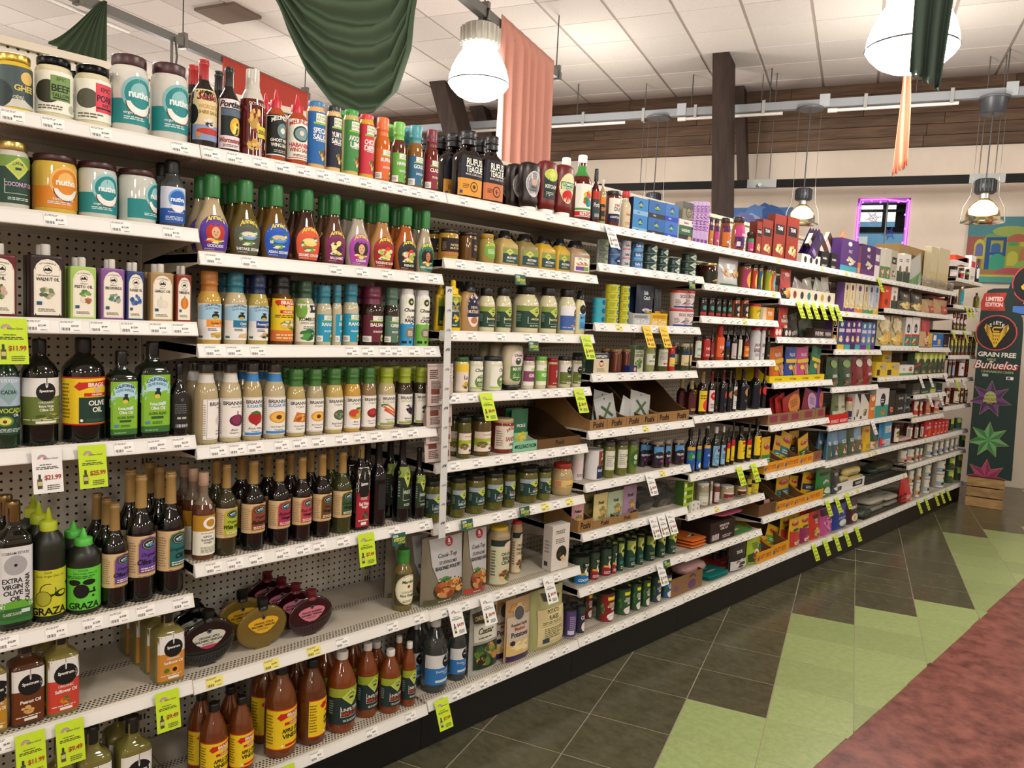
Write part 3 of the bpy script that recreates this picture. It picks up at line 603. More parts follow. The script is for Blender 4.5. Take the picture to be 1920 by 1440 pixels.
for nm,q in(('wall_left',(-14.2,-14,-8,WB)),('wall_right',(9,9.2,-8,WB)),('wall_front',(-14,9,-8.2,-8))):
 m=MB();bbx(m,*q,0,CZ,'d2c5b4');struct(obj(nm,m,'wall'))
 # timber fascia above the wall: boards with their own edges
tr=MB();bbx(tr,-14,9,WB-.03,WB,4.0,CZ,'2a2018');fascia=struct(obj('trim_1',tr,'matte'))
for r in range(6):
 a=-7.2+(r*1.37)%2.2
 while a<5.2:
  w=2.4+R_.uniform(-.5,.6);m=MB();hh=(CZ-4.0)/6
  m.bbox(-w/2+.002,w/2-.002,-.012,.012,-hh/2+.002,hh/2-.002,'666',.003)
  obj('plank',m,'plank',fascia,bld(a+w/2,WB-.042+R_.uniform(-.003,.003),4.0+hh*(r+.5)),(0,0,B_ANG));a+=w
def timber(label,pts,name='timber_post'):
 m=MB();r0,r1=[[bld(a,b,z)for a,b in q]for q,z in pts]
 r0=[bld(a,b,pts[0][1])for a,b in pts[0][0]];r1=[bld(a,b,pts[1][1])for a,b in pts[1][0]]
 return tag(obj(name,m.rings([r1,r0],'2a1e18'),'timber'),label,'post')
def post(label,a,w,b,d,z0,z1,slope):
 q=lambda z:[(a+slope*(CZ-z),b),(a+w+slope*(CZ-z),b),(a+w+slope*(CZ-z),b+d),(a+slope*(CZ-z),b+d)]
 return timber(label,[(q(z1),z1),(q(z0),z0)])
post('thick dark timber post rising to the ceiling behind the rust red noodle boxes',-.015,.185,7.36,.46,0,CZ,.064)
post('slanted dark timber brace between the thick post and the back wall',.042,.12,8.64,.24,3.56,CZ,.102)
post('leaning dark timber post behind the round white lamp',-3.75,.23,7.45,.46,2.2,CZ,.36)
post('short dark timber brace left of the pink curtain, near the wall',-3.78,.22,8.66,.24,3.4,CZ,.42)
# window with a lit frame of pink and violet bulbs
win=struct(thing('window_1','small window','window'));del win['category'],win['label']
m=MB()
for q in((wx0,wx0+.045,wz0,wz1),(wx1-.045,wx1,wz0,wz1),(wx0,wx1,wz1-.05,wz1),(wx0,wx1,wz0,wz0+.04),((wx0+.33),(wx0+.345),wz0,wz1)):bbx(m,q[0],q[1],WB+.02,WB+.1,q[2],q[3],'8a4a9a' if q[1]-q[0]>.02 else '2c3438')
obj('window_frame',m,'plastic',win)
m=MB();bbx(m,wx0,wx1,WB+.085,WB+.09,wz0,wz1,'f4f8fa')
gm,N,L,b=new_mat('window_glass');b.inputs['Transmission Weight'].default_value=1;b.inputs['Roughness'].default_value=.0;b.inputs['IOR'].default_value=1.05;b.inputs['Base Color'].default_value=(.95,.98,1,1)
obj('pane',m,gm,win)
EM_PINK=emat('pink_bulbs','e04af0',5.);EM_VIO=emat('violet_bulbs','7a50f8',5.)
ls=thing('string_light','pink and violet bulb string around the small window','lights',bld(wx0,WB,wz1))
def rel(o,p):return p-o.location
m=MB();m.tube([rel(ls,bld(*q))for q in((wx0+.02,WB-.005,wz0+.05),(wx0+.015,WB-.006,wz1-.12),(wx0+.03,WB-.004,wz1-.02),(wx0+.3,WB-.004,wz1-.015),(wx1-.06,WB-.005,wz1-.05),(wx1-.015,WB-.005,wz1-.03),(wx1-.025,WB-.005,wz0+.05))],.009,'c050d8',6)
obj('tube',m,EM_PINK,ls)
for k in range(16):
 f=k/15;a,z=((wx0+.03,wz0+.1+f*3*.9)if f<.33 else(wx0+.05+(f-.33)*3*.5,wz1-.045-.02*(k%2))if f<.67 else(wx1-.035-.015*(k%2),wz1-.06-(f-.67)*3*.85))
 m=MB();m.lathe([(0,.004),(.008,.012),(.02,.01),(.03,.003)],'fff',8);obj('bulb',m,EM_VIO if k%3 else EM_PINK,ls,rel(ls,bld(a,WB-.012,z)))
for k,(a,z,r,c)in enumerate(((1.79,3.17,.09,'a8a0b0'),(1.99,2.98,.085,'3a4a98'))):
 m=MB()
 for s in range(6):
  t=math.pi/3*s+.2;d=V((math.cos(t),math.sin(t)));p=lambda q:bld(a+q.x,WB+.08,z+q.y);n=V((-d.y,d.x))
  m.tube([p(d*0),p(d*r)],.003,c,4)
  for e in(.4,.7,.95):m.tube([p(d*r*e+n*r*.25*(1.2-e)),p(d*r*(e-.12)),p(d*r*e-n*r*.25*(1.2-e))],.0028,c,4)
  t2=t+math.pi/3;m.tube([p(d*r*.55),p(V((math.cos(t2),math.sin(t2)))*r*.55)],.0028,c,4)
 tag(obj('snowflake_sticker',m,'paper'),['pale snowflake sticker in the upper half of the window','dark blue snowflake sticker in the lower half of the window'][k],'sticker')
 # what the window looks out on
m=MB();bbx(m,-3,7,12.3,12.6,0,3.55,'7ab4e0');bbx(m,1.2,1.75,12.2,12.3,1.0,3.3,'e8f0f4');bbx(m,2.2,3.6,12.2,12.3,2.5,3.1,'f0f4f4')
tag(obj('neighbouring_building',m,'matte'),'pale blue building seen through the small window','building')
m=MB();bbx(m,-1,5,9.6,9.75,3.06,3.13,'2a2e32');bbx(m,-1,5,9.6,9.66,3.42,3.7,'3a3c3a');bbx(m,1.9,1.96,9.6,9.7,3.1,3.6,'2a2e32');bbx(m,2.06,4,9.7,9.8,3.1,3.5,'3a3e40');bbx(m,-1,4,9.62,9.68,3.33,3.36,'2a2e32')
tag(obj('porch_roof',m,'matte'),'dark porch beams just outside the small window','roof')
# paintings
def painting(label,a0,a1,z0,z1,bg,els,rim):
 t=thing('painting',label,'painting',bld(a0,WB-.004,z0));m=MB();ux=BX
 m.add([V((0,0,0))-BY*.03,ux*(a1-a0)-BY*.03,ux*(a1-a0)+V((0,0,z1-z0))-BY*.03,V((0,0,z1-z0))-BY*.03,V((0,0,0)),ux*(a1-a0),ux*(a1-a0)+V((0,0,z1-z0)),V((0,0,z1-z0))],[(0,1,2,3),(0,4,5,1),(1,5,6,2),(2,6,7,3),(3,7,4,0)],rim)
 obj('canvas',m,'matte',t);l=MB()
 art(l,lambda u,v,q:ux*(u*(a1-a0))+V((0,0,v*(z1-z0)))-BY*(.031+q),a1-a0,z1-z0,[('r',0,0,1,1,bg)]+els)
 obj('paint',l,'matte',t);return t
AR=lambda u,v,w,h,c:[('r',u,v,u+w,v+h*.6,c),('e',u+w/2,v+h*.6,w/2,h*.4,c,(0,180))]
painting('green and yellow abstract painting of arched buildings on the back wall',2.83,3.62,2.40,3.165,'3a7a78',
[('r',0,.62,1,1,'4a7a80'),('F',.3,.66,.25,.08,8,['5a8a70','6a8a58']),('r',0,.2,.22,.7,'8a5048'),('r',.2,.1,.9,.68,'8a8a3a'),('e',.55,.78,.24,.08,'8a9a50'),('e',.64,.62,.14,.12,'9a5a48',(0,180))]+AR(.09,.36,.14,.3,'a8a03c')+AR(.11,.4,.1,.2,'5a608a')+[('r',.24,.2,.3,.68,'2a4a78'),('r',.24,.64,.5,.69,'2a4a78'),('r',.46,.4,.5,.68,'2a4a78'),('r',.3,.42,.48,.46,'2a4a78')]+AR(.31,.46,.12,.14,'3a5a88')+AR(.3,.2,.2,.24,'3a8a70')+AR(.52,.26,.14,.22,'a8a848')+AR(.68,.3,.16,.24,'a06848')+[('r',.52,.56,.64,.62,'4a8a58'),('r',.67,.55,.8,.62,'a8a040'),('r',0,.1,1,.2,'8a6a40'),('e',.58,.14,.2,.09,'a04a58',(0,180)),('e',.82,.24,.2,.12,'7a9a50',(0,180)),('r',0,0,1,.09,'4a8a80'),('r',0,.09,1,.12,'a8a048')],'3a4a48')
painting('blue swirled painting on the back wall behind the dark timber post',.06,.84,2.55,3.30,'4a6a9a',[('F',.5,.5,.5,.5,40,['5a7ab0','3a5a90','7a98c0','6a70a0','8aa8c8'])],'8a4a58')
# ------------------------------------------------------------------ ceiling rails, conduit, lamps, cloths
M['lamp_white']=emat('lamp_dome_glow','fffaf0',6.0)
M['lamp_warm']=emat('warm_pendant_glow','ffd890',9.)
def rail(label,a,b0,b1,z,rods):
 t=thing('ceiling_rail',label,'rail',bld(a,b0,z));m=MB();w=.035
 vs=lambda k:[BX*-w+BY*k+V((0,0,-.04)),BX*w+BY*k+V((0,0,-.04)),BX*w+BY*k+V((0,0,.04)),BX*-w+BY*k+V((0,0,.04))]
 m.rings([vs(0),vs(b1-b0)],'6c6c68');obj('channel',m,'enamel',t)
 for k in rods:
  m=MB();m.tube([BY*(k-b0)+V((0,0,.03)),BY*(k-b0)+V((0,0,CZ-z))],.006,'5a5a58',6);obj('rod',m,'metal',t)
  m=MB();m.rings([[BX*x+BY*(k-b0+y)+V((0,0,zz))for x,y in((-.045,-.02),(.045,-.02),(.045,.02),(-.045,.02))]for zz in(-.055,.09)],'8a8a86');obj('clamp',m,'metal',t)
 return t
rail('grey ceiling rail carrying the pink curtain and the round white lamp',-1.29,0.5,5.92,4.2,(1.2,3.2,4.2,5.85))
rail('grey ceiling rail with red cloth at upper left',-4.45,0.5,5.86,4.2,(1.5,2.9,4.0,5.8))
def highbay(label,c,D,zr,lit=True):
 """finned housing, frosted dome and lens hung on a stem from zr"""
 t=thing('pendant_lamp',label,'lamp',c);k=D/.5
 m=MB();m.lathe([(.30*k,.13*k),(.31*k,.15*k),(.44*k,.15*k),(.46*k,.135*k)],'c8c4b8',24)
 for i in range(20):
  a=2*math.pi*i/20;d=V((math.cos(a),math.sin(a),0));n=V((-d.y,d.x,0))*.006
  m.rings([[d*.14*k+n+V((0,0,z)),d*.168*k+n+V((0,0,z)),d*.168*k-n+V((0,0,z)),d*.14*k-n+V((0,0,z))]for z in(.31*k,.44*k)],'d0ccc0')
 obj('housing',m,'plastic',t)
 m=MB();m.lathe([(0,.25*k),(.05*k,.245*k),(.12*k,.225*k),(.2*k,.185*k),(.26*k,.145*k),(.31*k,.135*k)],'ffffff',32,cap=False);dm=obj('dome',m,M['lamp_white'],t)
 m=MB();m.lathe([(-.13*k,.06*k),(-.12*k,.12*k),(-.09*k,.18*k),(-.04*k,.23*k),(-.008,.25*k)],'ffffff',32);obj('lens',m,M['lamp_white'],t)
 m=MB();m.lathe([(-.008,.252*k),(-.003,.256*k),(.003,.252*k)],'5a5a60',32,cap=False);obj('rim',m,'metal',dm)
 m=MB();m.tube([(0,0,.45*k),(0,0,zr-c[2])],.014,'8a8a88',8);m.tube([(.03,.02,.45*k),(.05,.03,.6*k),(.03,.02,zr-c[2])],.01,'70706c',8);obj('stem',m,'metal',t)
 return t
highbay('round white lamp hanging from the rail beside the pink curtain',bld(-1.3,4.17,3.63),.5,4.2)
highbay('round white lamp half hidden by the green cloth strip',bld(1.883,3.5,3.40),.5,CZ)
highbay('white finned lamp housing peeking over the top shelf jars',bld(-4.43,3.85,3.42),.5,4.2)
con=thing('conduit_rail','long galvanised conduit rail running along the back wall','rail',bld(-7,8.05,4.335))
m=MB();vs=lambda k:[BX*k+BY*y+V((0,0,z))for y,z in((-.04,-.045),(.04,-.045),(.04,.045),(-.04,.045))]
m.rings([vs(0),vs(14)],'8c9094');obj('channel',m,'enamel',con)
for a in(-1.85,-.36,.56,2.1,2.95):m=MB();m.tube([BX*(a+7)+V((0,0,.03)),BX*(a+7)+V((0,0,CZ-4.335))],.007,'6a6a68',6);obj('rod',m,'metal',con)
for a in(-.47,1.17,3.0):m=MB();bbx(m,a+7-.055,a+7+.055,-.05,-.02,-.04,.1,'a8acb0');obj('junction_box',m,'enamel',con)
for a in(-1.75,-.95,-.3,.5,1.6,2.45):m=MB();bbx(m,a+7-.018,a+7+.018,-.05,.05,-.085,.075,'b8bcbc');obj('clip',m,'metal',con)
for a0,a1,lb in((-3.45,-2.85,'left of the pink curtain'),(-2.29,-1.18,'between pink curtain and timber post'),(-.5,.72,'passing behind the timber post'),(1.22,2.52,'right of the timber post')):
 t=thing('tube_light','slim white tube light under the conduit rail, '+lb,'lamp',bld(a0,8.02,4.25));m=MB();m.tube([V((0,0,0)),BX*(a1-a0)],.019,'d8d4cc',10);obj('tube',m,'plastic',t)
 m=MB();m.tube([BX*-.01,BX*.09],.026,'e0dcd4',10);obj('end_cap',m,'plastic',t)
t=thing('tube_light','white tube light along the left ceiling rail above the jars','lamp',bld(-4.52,2.2,4.12));m=MB();m.tube([V((0,0,0)),BY*1.25],.018,'d8d4cc',10);obj('tube',m,'plastic',t)
m=MB();bbx(m,-4.9,-4.35,4.55,4.95,CZ-.03,CZ-.002,'6a5a4c');tag(obj('ceiling_vent',m,'matte'),'brown square vent set in the ceiling above the jars','vent')
def pendant(label,a,b,zc,lit=True,big=1.,can=False):
 z=3.02*1;t=thing('glass_pendant',label,'lamp',bld(a,b,zc));k=big
 m=MB();m.lathe([(0,.205*k),(.012*k,.2*k),(.02*k,.165*k),(.1*k,.158*k),(.17*k,.13*k),(.22*k,.085*k),(.25*k,.05*k)],'d8c088',28,cap=False);sh_=obj('glass_shade',m,'clear',t)
 m=MB();m.lathe([(.03*k,.04*k),(.06*k,.085*k),(.12*k,.09*k),(.17*k,.06*k),(.2*k,.03*k)],'ffe8b0',18);obj('bulb',m,M['lamp_warm'],sh_)
 m=MB();m.lathe([(.24*k,.05*k),(.30*k,.05*k)],'b8b8b4',18);obj('collar',m,'metal',t)
 m=MB();m.lathe([(.30*k,.085*k),(.31*k,.095*k),(.44*k,.095*k),(.45*k,.085*k)],'34363a',24)
 for i in range(18):
  d=V((math.cos(i*.349),math.sin(i*.349),0));n=V((-d.y,d.x,0))*.006
  m.rings([[d*.09*k+n+V((0,0,q)),d*.104*k+n+V((0,0,q)),d*.104*k-n+V((0,0,q)),d*.09*k-n+V((0,0,q))]for q in(.315*k,.435*k)],'3c3e42')
 obj('housing',m,'plastic',t)
 m=MB();zt=4.285-zc
 m.tube([(0,0,.44*k),(0,0,zt)],.007,'4a4c50',6);obj('cord',m,'plastic',t)
 m=MB()
 for s in(-1,1):
  m.tube([BX*.12*s+V((0,0,.47*k)),BX*.12*s+V((0,0,zt))],.0025,'8a8a88',4);m.tube([BX*.12*s+V((0,0,.47*k)),BX*.13*s+V((0,0,.28*k)),BX*.19*s*k+V((0,0,.16*k)),BX*.205*s*k],.006,'9a9a94',5)
 obj('hanger',m,'metal',t)
 m=MB();m.lathe([(zt-.01,.14),(zt,.15),(zt+.012,.15),(zt+.02,.1)],'5a5e62',28);obj('canopy',m,'plastic',t)
 if can:m=MB();m.lathe([(zt-.17,.105),(zt-.16,.12),(zt-.02,.135),(zt-.01,.14)],'3c3e44',24);obj('ballast',m,'plastic',t)
pendant('glass dome pendant glowing behind the rust red noodle boxes',1.022,8.05,2.965,big=.92)
pendant('glass dome pendant glowing in front of the abstract painting',2.852,8.05,2.98,big=1.02,can=True)
pendant('glass pendant mostly hidden behind the sardine boxes',-.76,8.05,2.95,big=.92)
tk=thing('light_track','black light track with silver connectors running across the wall','rail',bld(-7,8.25,3.481))
m=MB();vs=lambda k:[BX*k+BY*y+V((0,0,z))for y,z in((-.03,-.045),(.03,-.045),(.03,.045),(-.03,.045))]
m.rings([vs(0),vs(14)],'0e0d0c');obj('track',m,'matte',tk)
for a in(.52,2.88):m=MB();bbx(m,a+7-.17,a+7+.17,-.034,.034,-.05,.05,'b0b4b4');obj('connector',m,'metal',tk)
for a in(.44,.6,2.8,2.95,-1.0):m=MB();m.tube([BX*(a+7)+V((0,0,.03)),BX*(a+7)+V((0,0,CZ-3.481))],.006,'7a7874',6);obj('rod',m,'metal',tk)
m=MB();m.tube([BX*7.47+V((0,0,-.03))-BY*.03,BX*7.53-BY*.3+V((0,0,-.06))],.02,'6a6c6e',8);obj('arm',m,'metal',tk)
# cloths
def cloth(name,label,grid,col,th=.004):
 m=MB();n=len(grid[0]);vs=[p for r in grid for p in r]
 m.add(vs,[(j*n+i,j*n+i+1,(j+1)*n+i+1,(j+1)*n+i)for j in range(len(grid)-1)for i in range(n-1)],col,True)
 o=obj(name,m,'cloth');tag(o,label,'cloth');s=o.modifiers.new('thickness','SOLIDIFY');s.thickness=th;return o
def lerp_pts(ps,u):
 f=u*(len(ps)-1);i=min(int(f),len(ps)-2);f-=i
 return[p+(q-p)*f for p,q in zip(ps[i],ps[i+1])]
edge=[(-2.60,4.30),(-2.49,4.03),(-2.36,3.78),(-2.17,3.45),(-1.95,3.22),(-1.72,3.115),(-1.55,3.125),(-1.40,3.24),(-1.30,3.53),(-1.255,3.88),(-1.22,4.30)]
g=[]
for k in range(70):
 t=k/69;s=.06+.94*t**.8;row=[]
 for i in range(41):
  u=i/40;a,z=lerp_pts(edge,u);w=math.sin(math.pi*u)
  d=(.045*math.sin(t*46+1.3*math.sin(u*5))+.02*math.sin(t*23+4*u))*(.35+.65*w)+.03*math.sin(u*40+t*5)*(1-w)**2
  row.append(bld(a,3.09-d-.12*w*(1-t),4.36-(4.36-z)*s))
 g.append(row)
cloth('cloth_drape','big dark green cloth swag hanging in a deep curve from the ceiling',g,'4c5c48')
def hang(name,label,ea,eb,b,n,amp,col,wob=0.,lean=0.):
 g=[]
 for k in range(22):
  t=k/21;a0,z0=lerp_pts(ea,t);a1,z1=lerp_pts(eb,t)
  g.append([bld(a0+(a1-a0)*i/40+wob*math.sin(t*5+i*.1),b+amp*(.6+.4*t)*math.sin(i/40*n*6.283+.8*math.sin(t*3))+lean*i/40,z0+(z1-z0)*i/40+.012*math.sin(i*.9)*(t>.97))for i in range(41)])
 return cloth(name,label,g,col)
hang('cloth_strip','dark green cloth strip hanging in front of the right round lamp',[(1.86,4.7),(1.866,3.54),(1.873,3.16)],[(2.07,4.7),(2.051,3.52),(2.028,3.06)],3.155,2.5,.035,'46544a')
hang('cloth_strip','narrow salmon cloth strip twisting down below the right round lamp',[(1.85,4.7),(1.857,3.49),(1.862,3.18),(1.856,2.75)],[(1.92,4.7),(1.90,3.49),(1.917,3.18),(1.93,2.82)],3.94,1.5,.03,'d8785e',.006)
# curtain and red cloth hang from the rails, so they run along the building's depth
def rail_cloth(name,label,a,b0,b1,z1,z0,n,amp,col):
 g=[]
 for k in range(26):
  t=k/25;hd=.03 if t<.08 else 1
  g.append([bld(a+amp*(hd if hd<1 else(.5+.5*t))*math.sin(i/60*n*6.283+.9*math.sin(i*.21)+.4*t)+.004*math.sin(i*2.7)*(t<.12),b0+(b1-b0)*i/60,z1+(z0-z1)*t)for i in range(61)])
 return cloth(name,label,g,col)
rail_cloth('curtain','salmon pink curtain hanging from the ceiling rail behind the black sauce bottles',-1.29+.05,4.42,5.66,4.27,2.75,7,.06,'d09484')
rail_cloth('cloth_banner','red cloth hanging from the left ceiling rail behind the hot sauces',-4.45+.05,4.46,5.80,4.22,3.0,3,.012,'b04a3e')
g=[]
for k in range(24):
 t=k/23;row=[]
 for i in range(31):
  u=i/30;b=3.13-.02*u-(.5*u*t**.8);z=4.25-t*(.46+.05*u)-.25*u*t*(1-t)
  row.append(bld(-4.40+.03*math.sin(u*44)*(.3+.7*t),b-.1*(1-u)*0,z-.25*t*t*(1-u)))
 g.append(row)
cloth('cloth_drape','dark green cloth fan hanging from the left ceiling rail above the jars',g,'42503c')
# ------------------------------------------------------------------ the shelving
BW,XB=.914,-.45
BAYN=['nearest bay at the left','salad dressing bay','mustard and mayonnaise bay','tuna and sardine bay','soy sauce bay','lentil pouch bay','macaroni box bay','bow tie pasta bay','tomato carton bay','farthest bay']
def card(w,h,els,bg='f2f0ea'):
 m=MB();art(m,lambda u,v,q:V((q,(u-.5)*w,(v-.5)*h)),w,h,[('r',0,0,1,1,bg)]+els,off=.0002);return m
_PL={}
def price_label(parent,loc,rot,price,bg,near):
 k=(price if near else '',bg)
 if k not in _PL:_PL[k]=card(.052,.03,[('L',.04,.78,.7,.97,2,'4a4a48'),('B',.06,.08,.45,.34,'2a2a28'),('L',.6,.08,.92,.2,1,'5a5a58')]+([('t',price,.68,.48,.2,'2a2a28','bh',.55)]if near else[('r',.5,.38,.86,.54,'6a6a66')]),bg).mesh('price_label',M['paper'])
 link('price_label',_PL[k],parent,loc,rot)
TILT=math.atan2(.016,.042)
def shelf(bay,lev,z,y0,y1,labs,base=False,dep=None):
 xf=.013 if base else 0.;lev_n=ORD9[lev-1]
 t=thing('metal_shelf','white metal shelf board, %s, %s'%('base deck' if base else lev_n+' from the top',BAYN[bay]),'shelf',(xf,y0,z),0,'gondola shelf boards')
 L_=y1-y0;m=MB();d0=XB-xf+.02
 m.box(d0,-.016,.002,L_-.002,.008,.036,'d6cbb8');obj('deck',m,'deck',t)
 m=MB()
 a=[(-.018,.0385),(-.014,.041),(.0005,.002),(-.003,0),(-.02,.004)]
 m.rings([[V((x,.001,zz))for x,zz in a],[V((x,L_-.001,zz))for x,zz in a]][::-1],'dcd8ce');m.quad(V((-.0132,.004,.0385)),V((-.0132,L_-.004,.0385)),V((.0005,L_-.004,.004)),V((.0005,.004,.004)),'e6e4de');pr_=obj('price_rail',m,'enamel',t)
 if not base:
  for yy in(.002,L_-.0035):
   m=MB();q=[(d0,-.05),(d0,.034),(-.02,.034),(-.02,.004)];m.rings([[V((x,yy,zz))for x,zz in q],[V((x,yy+.0015,zz))for x,zz in q]],'c8bca8');obj('bracket',m,'enamel',t)
 if labs is None:
  labs=[];yy=y0+.05+R_.random()*.05
  while yy<y1-.04:labs.append((yy,'$%d.%d9'%(R_.randint(3,12),R_.choice([2,4,8,9])),'ece484' if R_.random()<.05 else 0));yy+=R_.choice([.075,.09,.1,.12,.16])
 for yy,pr,bg in labs:price_label(pr_,(-.0058,yy-y0,.0215),(0,-TILT,0),pr,bg or 'f2f0ea',bay<4)
 return t
ORD9=['top shelf','second','third','fourth','fifth','sixth','seventh','eighth','ninth']
for k in range(10):
 zt=2.428
 t=thing('gondola_frame','beige pegboard gondola frame, %s'%BAYN[k],'shelving',(XB,(k-1)*BW,0),0,'gondola frames')
 m=MB();m.box(-.02,-.012,.03,BW,.08,zt,'d8d0c0');obj('back_panel',m,'peg',t)
 m=MB();m.box(-.03,.004,.003,BW-.001,zt,zt+.022,'d2c6b0');obj('top_rail',m,'enamel',t)
 m=MB();m.box(-.04,-.002,.001,.03,0,zt-.01,'c8bca6')
 for s in range(46):m.box(-.0025,-.0018,.007,.012,.12+s*.05,.14+s*.05,'1c1a18');m.box(-.0025,-.0018,.019,.024,.12+s*.05,.14+s*.05,'1c1a18')
 obj('upright',m,'enamel',t)
 m=MB();m.box(0,-XB-.028,.001,BW-.001,0,.165,'0c0c0c');obj('kick_plate',m,'plastic',t)
m=MB();m.box(XB-.04,XB-.002,9*BW+.001,9*BW+.031,0,2.44,'c8bca6');tag(obj('end_upright',m,'enamel'),'beige upright post ending the row of shelving beside the cardboard display','post')
def wire_basket(label,x0,x1,y0,y1,z,h,col='chrome'):
 t=thing('wire_basket',label,'basket',(0,y0,z));L_=y1-y0;m=MB();c='c8c8c4' if 'chrome' in label else '3a3c3a'
 for zz in(.004,h*.5,h):m.tube([(x0,0,zz),(x1,0,zz),(x1,L_,zz),(x0,L_,zz)],.0028,c,5)
 obj('rim',m,'metal',t);m=MB();n=int(L_/.022)
 for i in range(n+1):m.tube([(x0,L_*i/n,.003),(x1,L_*i/n,.003),(x1,L_*i/n,h)],.0016,c,4)
 for s in(0,L_):
  for i in range(6):m.tube([(x0+(x1-x0)*i/5,s,.003),(x0+(x1-x0)*i/5,s,h)],.0016,c,4)
 o=obj('wires',m,'metal',t);o['kind']='stuff'
def sale_tag(label,y,z,col,price,tilt,w=.068,h=.102,x=.006):
 """printed card hanging under a price rail"""
 t=thing('sale_tag',label,'tag',(x,y,z));bg={'lime':'c4e02c','white':'ecebe6','yellow':'f0c41c'}[col];m=MB()
 m.box(-.0006,0,-w/2,w/2,-h,.012,bg);obj('card',m,'paper',t,None,(0,-tilt,0));l=MB()
 big=w>.05
 e=[('o',.34,.86,.16,.11,.5,'6aa8a0',(10,180)),('o',.34,.86,.13,.09,.5,'d88a9a',(10,180)),('t','Rainbow Grocer',.62,.865,.05,'4a5a4a','ih',.5),('L',.25,.7,.75,.74,1,'4a4a30'),('L',.12,.6,.88,.68,2,'2a2a20'),('r',.14,.12,.3,.36,'4a4a34'),('r',.18,.36,.26,.48,'2a3a24'),('r',.15,.2,.29,.3,'c8b878'),('t',price,.66,.38,.14,'a83a24','bh',.56),('L',.46,.08,.9,.22,3,'5a5a3a')]
 art(l,lambda u,v,q:V((q+.0002,(u-.5)*w,-h+v*h)),w,h,e,off=.0002);obj('print',l,'paper',t,None,(0,-tilt,0))
def everyday_sign(label,y,z,tilt=.2):
 t=thing('shelf_sign',label,'sign',(.006,y,z));w,h=.062,.042;m=MB();m.box(-.0006,0,-w/2,w/2,-h,0,'1f5a4c');obj('card',m,'paper',t,None,(0,-tilt,0));l=MB()
 art(l,lambda u,v,q:V((q+.0002,(u-.5)*w,-h+v*h)),w,h,[('t','CADIA',.28,.78,.22,'f0f0e8','bh',.4),('t','EVERYDAY',.55,.46,.3,'e0d83c','bih',.84),('t','LOW PRICES',.68,.18,.16,'e0d83c','h',.5)],off=.0002);obj('print',l,'paper',t,None,(0,-tilt,0))
shelf(0,1,2.126,-.914,0,[(-.456,'$24.99',0),(-.37,'$13.49',0),(-.26,'$13.49',0),(-.056,'$22.49',0)],0)
shelf(0,2,1.89,-.914,0,[(-.366,'$13.09',0),(-.21,'$13.39',0),(-.076,'$17.29',0)],0)
shelf(0,3,1.623,-.914,0,[(-.406,'$12.49',0),(-.331,'$10.59',0),(-.26,'$9.99',0),(-.185,'$12.09',0),(-.109,'$10.59',0),(-.047,'$10.59',0)],0)
shelf(0,4,1.293,-.914,0,[(-.2,'$21.99',0),(-.111,'$30.59',0),(-.043,'$23.79',0)],0)
shelf(0,5,.815,-.914,0,[(-.477,'$22.89',0),(-.366,'$19.19',0),(-.278,'$12.89',0),(-.21,'$18.89',0),(-.139,'$20.59',0),(-.038,'$15.69',0)],0)
shelf(0,6,.546,-.914,0,[(-.49,'$6.49',0)],0)
shelf(0,7,.17,-.914,0,[],1)
shelf(1,1,2.126,0,.914,[(.032,'$8.99',0),(.103,'$12.29',0),(.183,'$12.29',0),(.256,'$10.89',0),(.327,'$11.49',0),(.397,'$6.99',0),(.474,'$11.99',0),(.561,'$9.49',0),(.646,'$6.49',0),(.711,'$11.99',0),(.773,'$3.29',0),(.855,'$5.29',0)],0)
shelf(1,2,1.828,0,.914,[(.045,'$7.29',0),(.154,'$7.99',0),(.455,'$12.99',0),(.556,'$9.99',0),(.661,'$12.99',0),(.778,'$5.89',0),(.865,'$4.29',0)],0)
shelf(1,3,1.56,0,.914,[(.047,'$5.99',0),(.113,'$6.89',0),(.187,'$9.89',0),(.526,'$9.99',0),(.59,'$12.89',0),(.663,'$11.99',0),(.713,'$12.49',0),(.791,'$8.29',0),(.865,'$7.49',0)],0)
shelf(1,4,1.26,0,.914,[(.067,'$4.99',0),(.126,'$4.99',0),(.185,'$4.99',0),(.273,'$4.99',0),(.339,'$4.99',0),(.408,'$4.99',0),(.497,'$4.99',0),(.57,'$4.99',0),(.639,'$4.99',0),(.727,'$4.99',0),(.799,'$4.99',0)],0)
shelf(1,5,.903,0,.914,[(.058,'$10.19',0),(.126,'$7.89',0),(.197,'$5.49',0),(.287,'$11.89',0),(.36,'$7.89',0),(.422,'$5.49',0),(.515,'$5.49',0),(.73,'$7.49',0),(.871,'$6.89',0)],0)
shelf(1,6,.54,0,.914,[(.066,'$14.99','e8dc70'),(.255,'$14.99','e8dc70'),(.411,'$14.99','e8dc70'),(.523,'$15.99',0),(.74,'$3.89',0),(.865,'$4.69',0)],0)
shelf(1,7,.167,0,.914,[(.426,'$8.29',0),(.653,'$6.89',0),(.831,'$7.29',0)],1)
for l,z in[(1,2.126),(2,1.89),(3,1.62),(4,1.38),(5,1.114),(6,.874),(7,.534),(8,.175)]:shelf(2,l,z,.914,1.828,None,z<.2)
for l,z in[(1,2.126),(2,1.948),(3,1.676),(4,1.441),(5,1.172),(6,.923),(7,.686),(8,.417),(9,.178)]:shelf(3,l,z,1.828,2.742,None,z<.2)
for l,z in[(1,2.126),(2,1.918),(3,1.74),(4,1.495),(5,1.189),(6,.864),(7,.643),(8,.41),(9,.18)]:shelf(4,l,z,2.742,3.656,None,z<.2)
for l,z in[(1,2.126),(2,1.881),(3,1.64),(4,1.35),(5,1.076),(6,.765),(7,.48),(9,.18)]:shelf(5,l,z,3.656,4.57,None,z<.2)
